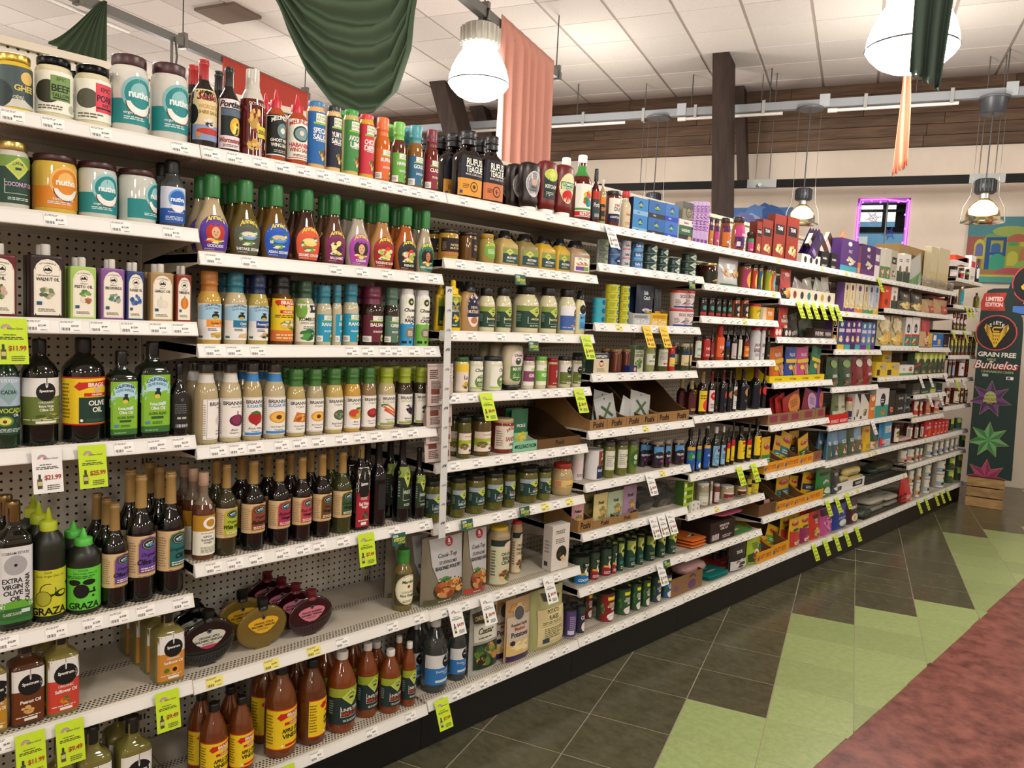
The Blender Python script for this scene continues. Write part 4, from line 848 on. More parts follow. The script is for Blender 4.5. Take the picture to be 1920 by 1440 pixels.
for l,z in[(1,2.126),(2,1.84),(3,1.565),(4,1.29),(5,1.013),(6,.745),(7,.47),(9,.18)]:shelf(6,l,z,4.57,5.484,None,z<.2)
for l,z in[(1,2.126),(2,1.9),(3,1.6),(4,1.347),(5,1.012),(6,.748),(7,.469),(9,.18)]:shelf(7,l,z,5.484,6.398,None,z<.2)
for l,z in[(1,2.126),(2,1.9),(3,1.59),(4,1.349),(5,1.167),(6,.957),(7,.744),(8,.531),(9,.18)]:shelf(8,l,z,6.398,7.312,None,z<.2)
for l,z in[(1,2.27),(2,2.012),(3,1.766),(4,1.52),(5,1.29),(6,1.015),(7,.742),(8,.525),(9,.178)]:shelf(9,l,z,7.312,8.226,None,z<.2)
sale_tag('lime sale tag reading $11.99 under the oil tins',-0.4665,1.6490,'lime','$11.99',0.20,x=0.006)
sale_tag('white sale tag reading $21.99 under dark olive oil bottle',-0.3903,1.3190,'white','$21.99',0.20,x=0.006)
sale_tag('lime sale tag reading $25.99 right of the white one',-0.2842,1.3190,'lime','$25.99',0.20,x=0.006)
sale_tag('lime sale tag reading $11.99 under the peanut oil',-0.4306,0.5720,'lime','$11.99',0.20,x=0.006)
sale_tag('lime sale tag reading $9.49 under the safflower oil',-0.3382,0.5720,'lime','$9.49',0.20,x=0.006)
sale_tag('lime sale tag reading $9.49 under the sunflower oil',-0.0814,0.5720,'lime','$9.49',0.20,x=0.006)
sale_tag('lime sale tag reading $7.49 under dark red vinegar label',0.5996,0.9290,'lime','$7.49',0.20,x=0.006)
sale_tag('lime sale tag cut off at the bottom photo edge',0.3001,0.1930,'lime','$6.99',0.20,x=0.019)
sale_tag('lime sale tag reading $7.99 under clear vinegar bottles',0.9730,0.2010,'lime','$7.99',0.40,x=0.019)
sale_tag('white $4.99 sale tag, nearest of three under stuffing mix shelf',1.0338,0.5600,'white','$4.99',0.40,x=0.006)
sale_tag('white $4.99 sale tag, middle of three under stuffing mix shelf',1.2052,0.5600,'white','$4.99',0.40,x=0.006)
sale_tag('white $4.99 sale tag below the small chestnut box',1.5860,0.5600,'white','$4.99',0.40,x=0.006)
sale_tag('lime sale tag under the mayonnaise squeeze bottle',1.7511,1.6460,'lime','$4.99',0.40,x=0.006)
sale_tag('lime sale tag reading $8.99 below the mayo on black cap',1.1491,1.4060,'lime','$8.99',0.40,x=0.006)
sale_tag('lime sale tag reading $8.99 below the olive oil mayo jars',1.7238,1.4060,'lime','$8.99',0.40,x=0.006)
sale_tag('white sale tag under the cocktail sauce jar on top shelf',1.8763,2.1520,'white','$6.99',0.40,x=0.006)
sale_tag('yellow sale tag under grey tray of navy fish pouches',2.2173,1.7020,'yellow','$3.99',0.40,x=0.006)
sale_tag('yellow sale tag under yellow tray of fish pouches',2.3620,1.7020,'yellow','$3.99',0.40,x=0.006)
sale_tag('white sale tag under the dark olive jars',2.3288,0.9490,'white','$6.99',0.40,x=0.006)
sale_tag('white $4.49 sale tag, left of three under clear date tubs',2.3856,0.7120,'white','$4.49',0.40,x=0.006)
sale_tag('white $4.49 sale tag, middle of three under clear date tubs',2.4634,0.7120,'white','$4.49',0.40,x=0.006)
sale_tag('white $4.49 sale tag, right of three under clear date tubs',2.5434,0.7120,'white','$4.49',0.40,x=0.006)
sale_tag('white sale tag under the dark green coconut milk cans',2.4854,0.4430,'white','$1.99',0.40,x=0.006)
sale_tag('lime sale tag under the liquid aminos, left of two',3.2684,0.8840,'lime','$6.99',0.40,x=0.006)
sale_tag('lime sale tag under the liquid aminos, right of two',3.4485,0.8840,'lime','$8.99',0.40,x=0.006)
sale_tag('lime sale tag, first of six under the long white tray',3.8932,1.9010,'lime','$2.99',0.40,x=0.006)
sale_tag('lime sale tag, second of six under the long white tray',4.0050,1.9010,'lime','$2.99',0.40,x=0.006)
sale_tag('lime sale tag, third of six under the long white tray',4.1203,1.9010,'lime','$2.99',0.40,x=0.006)
sale_tag('lime sale tag, fourth of six under the long white tray',4.2481,1.9010,'lime','$2.99',0.40,x=0.006)
sale_tag('lime sale tag, fifth of six under the long white tray',4.3893,1.9010,'lime','$2.99',0.40,x=0.006)
sale_tag('lime sale tag, sixth of six under the long white tray',4.4992,1.9010,'lime','$2.99',0.40,x=0.006)
sale_tag('lone lime sale tag under the white pasta boxes on top shelf',5.2483,2.1460,'lime','$4.29',0.40,x=0.006)
sale_tag('white sale tag under the orange grain box',5.3897,1.0330,'white','$7.49',0.40,x=0.006)
sale_tag('lime sale tag, left of three under the green rice bag shelf',4.6296,0.4900,'lime','$9.99',0.40,x=0.006)
sale_tag('lime sale tag, middle of three under the green rice bag shelf',4.8024,0.4900,'lime','$9.99',0.40,x=0.006)
sale_tag('lime sale tag, right of three under the green rice bag shelf',4.9935,0.4900,'lime','$9.99',0.40,x=0.006)
sale_tag('lime sale tag, first of five along the base deck under rice pouches',4.4298,0.2000,'lime','$3.49',0.40,x=0.019)
sale_tag('lime sale tag, second of five along the base deck under rice pouches',4.6226,0.2000,'lime','$3.49',0.40,x=0.019)
sale_tag('lime sale tag, third of five along the base deck under rice pouches',4.8150,0.2000,'lime','$3.49',0.40,x=0.019)
sale_tag('lime sale tag, fourth of five along the base deck under rice pouches',5.0072,0.2000,'lime','$3.49',0.40,x=0.019)
sale_tag('lime sale tag, fifth of five along the base deck under rice pouches',5.2200,0.2000,'lime','$3.49',0.40,x=0.019)
sale_tag('lime sale tag, first of five along the far base deck',6.7041,0.2000,'lime','$2.49',0.40,x=0.019)
sale_tag('lime sale tag, second of five along the far base deck',6.9221,0.2000,'lime','$2.49',0.40,x=0.019)
sale_tag('lime sale tag, third of five along the far base deck',7.2101,0.2000,'lime','$2.49',0.40,x=0.019)
sale_tag('lime sale tag, fourth of five along the far base deck',7.3952,0.2000,'lime','$2.49',0.40,x=0.019)
sale_tag('lime sale tag, fifth of five along the far base deck',7.5887,0.2000,'lime','$2.49',0.40,x=0.019)
sale_tag('lime sale tag, left of three on the second far end shelf',7.6610,2.0320,'lime','$5.99',0.40,x=0.006)
sale_tag('lime sale tag, middle of three on the second far end shelf',7.8102,2.0320,'lime','$5.99',0.40,x=0.006)
sale_tag('white sale tag, right of three on the second far end shelf',7.9248,2.0320,'white','$5.99',0.40,x=0.006)
sale_tag('lime sale tag, left of three above lime diamond sauce jars',7.2986,1.7860,'lime','$4.99',0.40,x=0.006)
sale_tag('lime sale tag, middle of three above lime diamond sauce jars',7.6919,1.7860,'lime','$4.99',0.40,x=0.006)
sale_tag('lime sale tag, right of three above lime diamond sauce jars',8.0168,1.7860,'lime','$4.99',0.40,x=0.006)
sale_tag('white sale tag, left of three under dark green meal boxes',6.4481,1.3690,'white','$3.29',0.40,x=0.006)
sale_tag('white sale tag, middle of three under dark green meal boxes',6.7154,1.3690,'white','$3.29',0.40,x=0.006)
sale_tag('white sale tag, right of three under dark green meal boxes',7.1810,1.3690,'white','$3.29',0.40,x=0.006)
sale_tag('lime sale tag under the pale labelled far sauce jars',7.5676,1.3100,'lime','$6.49',0.40,x=0.006)
sale_tag('white sale tag under the pale labelled far sauce jars',7.8060,1.3100,'white','$6.49',0.40,x=0.006)
sale_tag('white sale tag, left of two above the tomato cans',6.7594,1.1870,'white','$3.19',0.40,x=0.006)
sale_tag('white sale tag, right of two above the tomato cans',7.0801,1.1870,'white','$3.19',0.40,x=0.006)
everyday_sign('small green sign with yellow lettering under mustard bottles',1.3070,1.8960)
everyday_sign('small green sign with yellow lettering under mayonnaise jars',1.4069,1.6263)
everyday_sign('small green sign with yellow lettering right under pickle jars',1.4043,0.9210)
everyday_sign('small green sign with yellow lettering beside the plastic strip',1.0751,0.9167)
everyday_sign('small green sign with yellow lettering under black vinegar bottles',0.7407,0.9172)
everyday_sign('small green sign under the dark green tuna cans',2.5978,1.9570)
everyday_sign('small green sign under the far coconut milk cans',2.5430,0.4652)
wire_basket('low chrome wire basket on the top shelf of a far bay',-0.06,-.022,6.306,7.282,2.1635,.085)
wire_basket('dark wire basket on the base deck holding noodle bags',-0.36,-.022,5.477,6.483,0.2175,.085)
wire_basket('dark wire basket on the mid low shelf holding green packs',-0.36,-.022,5.465,6.391,0.5075,.085)
QL=[L_nut(648,2235,'virgin coconut oil'),
L_pk(667,['RANCH']),
(.1,.56,170,3778,L_bragg(['APPLE CIDER','VINEGAR'],green=False)),
L_cad(['UNFILTERED','APPLE CIDER'],563,2467,170,.12,.58,[3548,3139],.56,[('c',.92,.74,.1,3139),('c',.92,.74,.06,3821)]),
X([('t','PATAGONIA',.5,.62,.3,2121,'v',.6),('r',.1,.02,.9,.12,1848)]),
L_b('THAI',3805,None,[3528,3221,3802],273,.7,.09),
L_p(1062,'',3534,None,1079),
L_b('',3548,3532),
L_b('RAMEN',3805,None,None,None,.6,.14),
L_b('',1365,1413,[3139,3786]),
X([('r',0,0,1,.4,835),('t','OZZI',.5,.78,.1,546,'bh',.8),('e',.5,.46,.2,.14,1892)]),
L_b('',2165,3256),
(.1,.52,.8,580,[('r',0,.62,1,1,2196),('p',[(.16,.74),(.42,.98),(.68,.74),(.42,.5)],3270),('t','CADIA',.42,.76,.08,580,'bh',.3),('t','MUSTARD',.55,.36,.15,3821,'bih',.72),('L',.2,.1,.8,.22,3,3275)]),
L_cad(['MAYONNAISE'],579,2196,168,.12,.58,3801),
(.1,.72,165,3821,[('e',.6,.3,.36,.34,1668),('t','Chosen',.55,.84,.16,545,'bih',.7),('t','MAYO',.6,.4,.17,3821,'bh',.54),('t','CLASSIC',.6,.58,.07,3821,'bh',.4),('L',.4,.12,.8,.26,3,3547),('r',0,0,1,.06,2757)]),
L_spec(1651,'','Mayonnaise',[('F',.5,.2,.2,.06,4,[2196,1106])],.12,.76,165),
(.12,.62,165,3804,[('r',0,.3,1,.66,2739),('t','WOODSTOCK',.55,.84,.07,819,'h',.5),('t','PICKLES',.6,.42,.15,4094,'bh',.6),('F',.28,.36,.2,.16,5,[1635,2164]),('c',.6,.14,.07,566),('r',.7,.08,.9,.2,566)]),
X([('t','Poshi',.5,.5,.62,529,'bh',.66)]),
(.04,.95,.94,None,[('p',[(.2,.25),(.3,.2),(.8,.72),(.72,.76)],1123),('p',[(.7,.2),(.8,.26),(.3,.74),(.22,.68)],851),('t','FRENCH BEAN',.5,.1,.06,819,'h',.8),('c',.5,.95,.03,819)]),
L_pick(['KOSHER','DILL PICKLE'],2937),
(.22,.76,165,3548,[('L',.1,.2,.5,.8,6,2183),('t','Garlic',.68,.7,.12,818,'h',.5),('F',.7,.35,.14,.1,3,[817,2164])]),
(.16,.8,165,547,[('r',0,.6,1,1,1436),('e',.4,.6,.3,.12,547),('F',.7,.72,.2,.1,4,[3822,3566]),('t','PELOPONNESE',.55,.42,.13,3822,'bh',.84),('r',.4,.1,.95,.24,2871)]),
(.04,.95,.94,None,[('t','Poshi',.45,.72,.12,546,'bih',.8),('F',.6,.4,.3,.2,4,[3493,2181]),('L',.2,.12,.8,.24,3,1364),('r',.4,.04,.6,.1,564)]),
(.12,.54,165,3549,[('r',0,0,1,.56,891),('c',.66,.76,.22,273),('e',.66,.9,.03,.06,3549),('t','Spectrum',.66,.77,.08,3822,'bh',.36),('t','Distilled White',.56,.44,.07,3566,'h',.6),('t','Vinegar',.6,.35,.07,3566,'h',.4),('r',.3,.08,.92,.16,3549)]),
(.05,.95,165,580,[('p',[(.2,.5),(.5,.95),(.8,.5),(.5,.05)],3292),('t','CADIA',.5,.5,.2,579,'bh',.5),('L',.02,.2,.18,.8,4,2730)]),
(.1,.72,165,546,[('r',0,0,1,.22,2867),('c',.4,.6,.2,1432),('L',.6,.3,.9,.8,3,3259)]),
(.1,.72,165,546,[('c',.5,.6,.2,3258),('e',.6,.16,.3,.14,3785),('L',.6,.4,.9,.8,3,3259)]),
X([('c',.3,.5,.3,3804),('c',.72,.5,.3,3804)]),
X([('r',.05,.2,.95,.8,546),('t','FIVE',.3,.5,.4,3805,'bh',.4),('t','FIVE',.72,.5,.4,3805,'bh',.4)]),
(.1,.8,140,None,[('p',[(.1,0),(.2,0),(.24,1),(.12,1)],2132),('p',[(.35,0),(.44,0),(.42,1),(.36,1)],1859),('p',[(.6,0),(.68,0),(.7,1),(.6,1)],2132),('p',[(.84,0),(.9,0),(.86,1),(.8,1)],1603)]),
L_q(3529,'',565,565,.2,.74),
L_q(3778,'',801,3106,.1,.6),
X([('t','H',.5,.5,.6,819,'bh',.5)]),
L_q(3523,'',545,545,.1,.7),
(.04,.96,165,835,[('r',0,0,1,.36,2339),('e',.7,.46,.3,.2,3821),('e',.74,.52,.24,.15,835),('r',.3,.62,.8,.8,274),('t','THAI',.55,.71,.1,3821,'bh',.4),('r',.1,.34,.5,.42,3491),('t','COCONUT',.5,.14,.1,3822,'bih',.7)]),
(.04,.96,165,579,[('r',0,.66,1,1,2196),('p',[(.2,.74),(.5,.99),(.8,.74),(.5,.5)],3270),('c',.5,.74,.06,579),('t','COCONUT',.55,.32,.1,1723,'h',.7),('L',.3,.1,.8,.22,2,3019)]),
(.04,.96,165,579,[('r',0,.66,1,1,2196),('p',[(.2,.74),(.5,.99),(.8,.74),(.5,.5)],3270),('c',.5,.74,.06,579),('t','COCONUT',.55,.32,.1,3273,'h',.7),('L',.3,.1,.8,.22,2,3019)]),
L_p(None,'',3822,[3821,546],None),
(.04,.96,165,851,[('r',.28,.8,.92,.92,3795),('t','ORGANIC',.6,.66,.08,3821,'bh',.6),('t','COCONUT',.6,.57,.09,3821,'bh',.66),('t','MILK',.6,.47,.09,3821,'bh',.5),('e',.6,.2,.34,.14,3821),('e',.5,.14,.2,.1,3532),('e',.5,.14,.16,.07,3822),('F',.1,.5,.1,.2,4,[867,1412])]),
L_p(None,'SNACK',3821,None,None),
L_q(1092,'',3259,None,.1,.8),
X([('r',0,.0,1,1,3474),('t','TASTY BITE',.5,.5,.4,2625,'bh',.8),('c',.1,.4,.2,1129)]),
Y([('e',.5,.76,.36,.1,2866),('t','TASTY BITE',.5,.765,.07,3821,'abh',.6),('r',0,.22,1,.5,632),('L',.15,.28,.85,.44,2,3821),('F',.55,.14,.34,.12,8,[3495,2659,3801,1667])]),
L_p(None,'',835,None,None),
L_p(None,'',1348,[2101,887,3532],None),
X([('e',.5,.84,.2,.1,1319),('r',0,.0,1,.16,1592),('t','PASTA',.5,.58,.07,1062,'vbh',.3),('F',.6,.24,.3,.12,6,[3801,3820,3510])]),
Y([('r',0,.45,1,1,546),('t','Mont',.45,.72,.16,3548,'ih',.7),('F',.45,.24,.4,.2,12,[3527,3802,3237])]),
Y([('r',.4,.1,1,.6,2867),('t','Garofalo',.7,.36,.16,3821,'ih',.5)]),
X([('e',.5,.86,.2,.08,3821),('r',0,0,1,.18,1194),('F',.5,.38,.34,.14,7,[3802,3511,3804]),('r',.1,.6,.9,.72,3533)]),
(.02,.98,.98,None,[('F',.5,.62,.46,.34,26,[3529,2454,3803,3256]),('F',.5,.2,.46,.2,16,[3526,3492,3801]),('p',[(.5,.1),(1,.2),(1,.5),(.5,.5)],3491)]),
X([('r',0,0,1,.34,647),('r',0,.34,1,.42,3123),('c',.5,.62,.16,546),('L',.3,.55,.7,.68,2,3821),('F',.5,.16,.3,.1,6,[3782,3123])]),
(.12,.78,165,1586,[('r',0,0,1,.3,901),('c',.5,.66,.24,3805),('L',.2,.1,.8,.24,2,3821)]),
(.12,.78,165,1586,[('r',0,0,1,.3,1955),('c',.5,.66,.24,3805),('L',.2,.1,.8,.24,2,3821)]),
(.12,.78,165,1124,[('r',0,.6,1,1,2740),('p',[(.2,.7),(.5,.98),(.8,.7),(.5,.42)],3543),('L',.2,.1,.8,.4,3,3291)]),
Y([('t','FILLOS',.5,.78,.1,3822,'bh',.8),('r',0,.52,1,.64,3779),('e',.3,.38,.16,.08,3779),('F',.7,.3,.24,.24,12,[3222,2660,3496])]),
X([('r',.1,.1,.4,.5,819),('r',.5,.5,.95,.9,2985),('t','BARILLA',.5,.7,.1,817,'bh',.6)]),
L_p(3547,'COUS',852,[3804,3530],None,.55,.1),
X([('p',[(.3,1),(1,1),(1,.6)],546),('F',.6,.3,.3,.14,8,[3256,2181,1074]),('r',.06,.05,.24,.16,546)]),
X([('t','Semolina',.5,.6,.26,3548,'ih',.9),('r',.86,.1,1,.9,1383)]),
(.1,.82,165,3547,[('c',.5,.66,.2,1586),('r',.1,.08,.9,.14,1314),('L',.3,.25,.7,.4,2,2148)]),
(.12,.8,165,3548,[('B',.05,.1,.3,.9,819),('F',.65,.62,.26,.26,8,[867,3219,2866]),('r',.36,0,1,.24,2866)]),
X([('t','Pomi',.55,.82,.12,3822,'bh',.6),('c',.6,.24,.22,3428),('r',.1,.06,.3,.16,3822),('L',.2,.5,.8,.7,3,3805)]),
L_b('',1363,3256),
(.05,.95,165,3548,[('r',0,.12,1,.46,2475),('F',.7,.72,.24,.2,6,[2866,3395,1826]),('r',0,0,1,.12,3548),('r',.3,.2,.7,.36,546)]),
(.05,.95,165,851,[('r',0,.6,1,1,2740),('p',[(.2,.7),(.5,.98),(.8,.7),(.5,.4)],3543),('F',.6,.3,.3,.16,6,[3821,1156,2866])])]
P('jar',-.079,-.437,2.1625,.078,.1444,'ghee jar with gold lid and dark forest label','d8b830','c8a850',(.1,.78,170,1109,[('r',0,.0,1,.3,3275),('e',.1,.3,.3,.35,563),('e',.9,.28,.3,.2,836),('c',.68,.74,.16,3510),('t','GHEE',.62,.48,.15,3526,'bh',.6),('L',.35,.2,.95,.32,3,836)]),cm='metal')
P('jar',-.083,-.349,2.1625,.086,.1602,'beef tallow jar with black lid and green square label','d8d0ac','161616',(.12,.76,170,3821,[('e',.3,.5,.25,.28,818),('r',.36,.3,.74,.9,1941),('t','EPIC',.55,.82,.08,545,'h'),('t','BEEF',.55,.6,.17,545,'bh',.36),('t','TALLOW',.55,.43,.09,545,'bh',.34),('r',.4,.34,.7,.37,545),('L',.12,.08,.6,.2,2,1637),('B',.9,.3,.98,.85,546),('c',.78,.16,.1,3002)]))
P('jar',-.085,-.257,2.1625,.087,.1636,'pork fat jar with black lid and red square label','d8d0ac','141414',(.12,.76,170,3821,[('e',.3,.52,.22,.24,1364),('r',.46,.22,.86,.92,3397),('t','EPIC',.66,.78,.11,1314,'bh'),('t','PORK',.66,.56,.17,786,'bh',.36),('t','FAT',.66,.4,.08,786,'bh'),('r',.48,.3,.84,.34,786),('L',.12,.06,.6,.2,2,1637),('B',.93,.3,.99,.85,546)]),back=1)
P('jar',-.09,-.164,2.1625,.098,.2157,'tall virgin coconut oil jar left of its slimmer twin','d4d2c8','401c1c',QL[0],cm='plastic')
P('jar',-.09,-.056,2.1625,.1,.221,'virgin coconut oil jar beside red capped sauce bottle','d2d0c6','401c1c',QL[0],cm='plastic')
P('jar',-.078,-.445,1.9265,.077,.1703,'coconut oil jar with gold lid and dark green label','cccabc','b8a060',L_cad(['COCONUT OIL'],579,1940,170,.1,.78,3244),back=1)
P('wide',-.091,-.345,1.9265,.102,.1553,'yellow buttery coconut oil jar with orange label','d8b448','3a1a1a',L_nut(3458,3766,'coconut oil',.12,.8),back=1)
P('wide',-.088,-.244,1.9265,.095,.1539,'squat virgin coconut oil jar with teal label facing front','ccd0c4','3a1a1a',L_nut(648,2508,'virgin coconut oil',.12,.8),back=1)
P('wide',-.089,-.141,1.9265,.098,.1518,'squat virgin coconut oil jar with its teal label turned aside','ccd0c4','3a1a1a',L_nut(648,2508,'virgin',.12,.8),back=1,rot=35)
P('sauce',-.074,-.051,1.9265,.068,.1935,'clear liquid coconut oil bottle with blue label and black cap','c4ccd0','121212',(.08,.6,165,3550,[('r',0,0,1,.4,602),('c',.55,.68,.27,1709),('c',.55,.68,.22,619),('c',.55,.5,.2,3822,(180,360)),('t','nutiva',.55,.66,.13,4095,'bh',.6),('t','liquid coconut oil',.5,.3,.06,3823,'h'),('L',.2,.08,.8,.2,3,3294)]),back=1,m='clear',cz=.8)
P('tin',-.059,-.476,1.6595,.068,.1834,'burgundy oil tin with a cream arched label','6a1c24','d4d0c6',L_tin(1570,'Infused','OIL',[('F',.5,.42,.2,.12,5,[1396,2198,3241])]),back=1)
P('tin',-.061,-.375,1.6595,.077,.1914,'dark walnut oil tin with cream arched label','2e2022','d8d4ca',L_tin(802,'California Slow Roasted','WALNUT OIL',[('F',.5,.42,.25,.12,7,[1926,2728,3257,1381])]),back=1)
P('tin',-.057,-.291,1.6595,.063,.1655,'light green pesto oil tin with white cap','a8c868','d8d4ca',L_tin(2758,'Infused','PESTO OIL',[('F',.55,.5,.2,.07,6,[1411,1957]),('e',.48,.38,.1,.06,3804),('F',.66,.36,.13,.06,5,[2932,2403])]),back=1)
P('tin',-.056,-.218,1.6595,.06,.1665,'purple herbs oil tin with white cap','8a5a9a','d8d4ca',L_tin(2137,'Infused','HERBS DE PROVENCE OIL',[('F',.55,.42,.25,.12,9,[1944,2473,1398])]),back=1)
P('tin',-.053,-.16,1.6595,.046,.1631,'blue flaxseed oil tin beside the garlic oil tin','2c4070','d8d4ca',L_tin(839,'Organic','FLAXSEED OIL',[('F',.5,.42,.28,.12,6,[1130,1403,857])]),back=1)
P('tin',-.058,-.088,1.6595,.064,.1648,'tan garlic oil tin with white cap','a88858','d8d4ca',L_tin(2693,'Infused','GARLIC OIL',[('e',.42,.38,.17,.1,3548),('e',.62,.36,.14,.08,3804),('p',[(.38,.46),(.44,.56),(.47,.46)],3531)]),back=1)
P('tin',-.057,-.025,1.6595,.043,.1642,'rust red pumpkin seed oil tin with pumpkin picture','8a3a20','d8d4ca',L_tin(2098,'Toasted','PUMPKIN SEED OIL',[('e',.52,.4,.26,.13,3186),('e',.52,.4,.12,.13,3459),('r',.5,.52,.55,.57,1379)]),back=1)
P('oilb',-.07,-.462,1.3295,.059,.2667,'green avocado oil bottle with grey blue diamond label','16301e','0e1410',(.13,.68,165,579,[('r',0,.5,1,.97,2748),('e',.5,.95,.5,.06,2748),('p',[(.2,.72),(.5,.92),(.8,.72),(.5,.52)],2218),('t','EVERYDAY',.5,.94,.06,3822,'h'),('t','CADIA',.5,.74,.07,563,'bh',.4),('t','AVOCADO',.55,.42,.085,3012,'bh',.8),('t','OIL',.7,.34,.05,3822,'bh'),('e',.4,.24,.22,.09,1667),('e',.4,.24,.16,.065,3542),('c',.4,.23,.03,1585),('e',.8,.24,.14,.07,835),('L',.2,.05,.9,.12,3,3292)]))
P('oilb',-.084,-.384,1.3295,.087,.2772,'dark olive oil bottle with olive green label and black circle','0c100c','0c0c0c',L_spec(1651,'ORGANIC','Extra Virgin',[('t','Olive Oil',.55,.32,.06,3821,'bh',.4),('F',.6,.18,.2,.07,6,[2179,2724,1106])],.2,.64,165))
P('oilb',-.093,-.277,1.3295,.106,.2818,'dark olive oil bottle with yellow label and red banner','0c100c','0c0c0c',(.17,.63,165,3778,L_bragg(['OLIVE','OIL'])[:]))
P('square',-.074,-.186,1.3295,.074,.247,'shorter square olive oil bottle with green and sky blue label','101c14','101010',L_cor())
P('square',-.079,-.1,1.3295,.084,.2739,'taller square olive oil bottle with green and sky blue label','101c14','101010',L_cor())
P('soy',-.065,-.029,1.3295,.05,.209,'slim black oil bottle with small black label','0e0c0a','0c0c0c',(.1,.58,150,546,[('c',.5,.85,.05,1364),('L',.2,.45,.8,.75,5,1638),('r',.3,.28,.45,.34,3002),('r',.5,.28,.7,.34,3002),('B',.25,.04,.8,.13,3276)]))
P('square',-.076,-.447,.8515,.078,.3342,'square olive oil bottle with white label and gold ringed cap','14160e','8a7448',(.06,.66,.96,3549,[('r',0,.0,1,.2,883),('e',.5,.22,.7,.07,1699),('r',0,.05,1,.19,867),('t','COBRAM ESTATE',.46,.92,.035,546,'h',.8),('c',.46,.76,.13,2730),('c',.46,.76,.02,546),('t','EXTRA',.36,.56,.065,546,'bh',.6),('t','VIRGIN',.36,.48,.065,546,'bh',.6),('t','OLIVE',.38,.4,.065,546,'bh',.6),('t','OIL',.46,.32,.065,546,'bh',.4),('t','CALIFORNIA',.8,.45,.055,546,'vb',.4),('t','CLASSIC FLAVOR',.35,.12,.04,3291,'bh',.55),('r',.62,.12,.88,.17,3293)]),back=1,cm='metal')
P('graza',-.079,-.365,.8515,.078,.304,'tall dark squeeze bottle with yellow green label and chef drawing','1e2218','b8c828',(.06,.47,170,3267,[('t','Sizzle',.4,.95,.05,561,'ih'),('t','Extra Virgin Olive Oil',.45,.86,.06,561,'h',.8),('o',.4,.55,.17,.16,.12,561),('e',.3,.38,.17,.17,2723),('o',.3,.38,.17,.17,.08,561),('p',[(.3,.66),(.66,.72),(.68,.64),(.4,.58)],3268),('e',.68,.46,.15,.08,545),('e',.7,.47,.09,.045,3267),('r',.44,.44,.56,.47,545),('t','GRAZA',.42,.1,.17,273,'bh',.8),('c',.85,.65,.03,273)]),back=2,ck='cone')
P('graza',-.082,-.279,.8515,.084,.2334,'shorter dark squeeze bottle with bright green label and olive drawing','1e2218','58c048',(.06,.56,170,1732,[('t','Drizzle',.4,.95,.05,289,'ih'),('t','Extra Virgin Olive Oil',.45,.87,.055,289,'h',.8),('c',.36,.45,.17,273),('e',.22,.66,.13,.07,273),('e',.52,.66,.13,.07,273),('r',.48,.4,.66,.44,273),('r',.6,.4,.64,.52,273),('c',.6,.32,.03,273),('t','GRAZA',.42,.1,.16,273,'bh',.8),('L',.05,.76,.7,.84,2,610)]),back=1,ck='cone')
P('wine',-.074,-.201,.8515,.067,.293,'short olive oil bottle with purple label and bronze foil','0c0c08','9a7a48',L_napa(1609,'Organic','Olive Oil',.66),back=2,ck='foil')
P('wine',-.079,-.128,.8515,.077,.3661,'tall olive oil bottle with purple label and bronze foil','0c0c0a','a88850',L_napa(1609,'Organic','Olive Oil',.6),back=1,ck='foil')
P('wine',-.084,-.042,.8515,.076,.3649,'tall grapeseed oil bottle with teal label and bronze foil','0c0c0a','a88850',L_napa(614,'Grapeseed','Oil',.62),back=2,ck='foil')
P('square',-.062,-.493,.5825,.048,.2265,'pale oil bottle cut by the photo edge with ochre label','b0a050','161616',L_spec(2946,'ORGANIC','Canola Oil',(),.05,.7),m='oil')
P('square',-.077,-.422,.5825,.081,.2265,'brown peanut oil bottle with white and brown label','4a2a14','161616',L_spec(1585,'','Peanut Oil',[('F',.5,.24,.24,.09,4,[3221,3494])],.05,.68))
P('square',-.078,-.338,.5825,.082,.2265,'safflower oil bottle with red and white label','b8a858','161616',L_spec(3139,'ORGANIC','Safflower Oil',[('F',.55,.22,.24,.09,7,[3458,3153,1139])],.05,.7),back=1,m='oil')
P('square',-.079,-.05,.5825,.085,.2123,'sunflower oil bottle with ochre and white label','b4a860','161616',L_spec(3203,'ORGANIC','Sunflower Oil',[('c',.6,.22,.1,3475),('c',.6,.22,.05,801),('e',.3,.22,.1,.05,1139)],.05,.7),back=3,m='oil')
P('square',-.056,-.347,.2065,.062,.3111,'oil bottle low on the base deck behind the $9.49 tag','a09848','161616',L_spec(2946,'ORGANIC','Oil',(),.05,.7),m='oil')
P('square',-.069,-.261,.2065,.091,.3053,'oil bottle on the base deck right of two lime tags','a8a050','161616',L_spec(3203,'ORGANIC','Oil',(),.05,.66),back=1,m='oil')
P('square',-.069,-.151,.2065,.092,.2962,'oil bottle on the base deck with large white label band','a8a050','161616',L_spec(3186,'ORGANIC','Oil',(),.05,.66),back=1,m='oil')
P('soy',-.076,.037,2.1625,.072,.2579,'black sauce bottle with red foil cap and cream label','100a0a','a82420',(.1,.66,150,3529,[('r',0,0,1,.3,2203),('e',.0,.5,.2,.2,273),('t','Suzie’s',.55,.86,.16,2081,'bih',.8),('t','WORCESTER',.55,.66,.08,3220,'bh',.7),('t','SHIRE SAUCE',.55,.55,.07,2418,'bh',.7),('F',.55,.35,.2,.09,4,[546,3549]),('e',.55,.18,.4,.06,2866),('c',.2,.1,.05,3459)]),back=1,ck='foil',cz=.66,cr=.44)
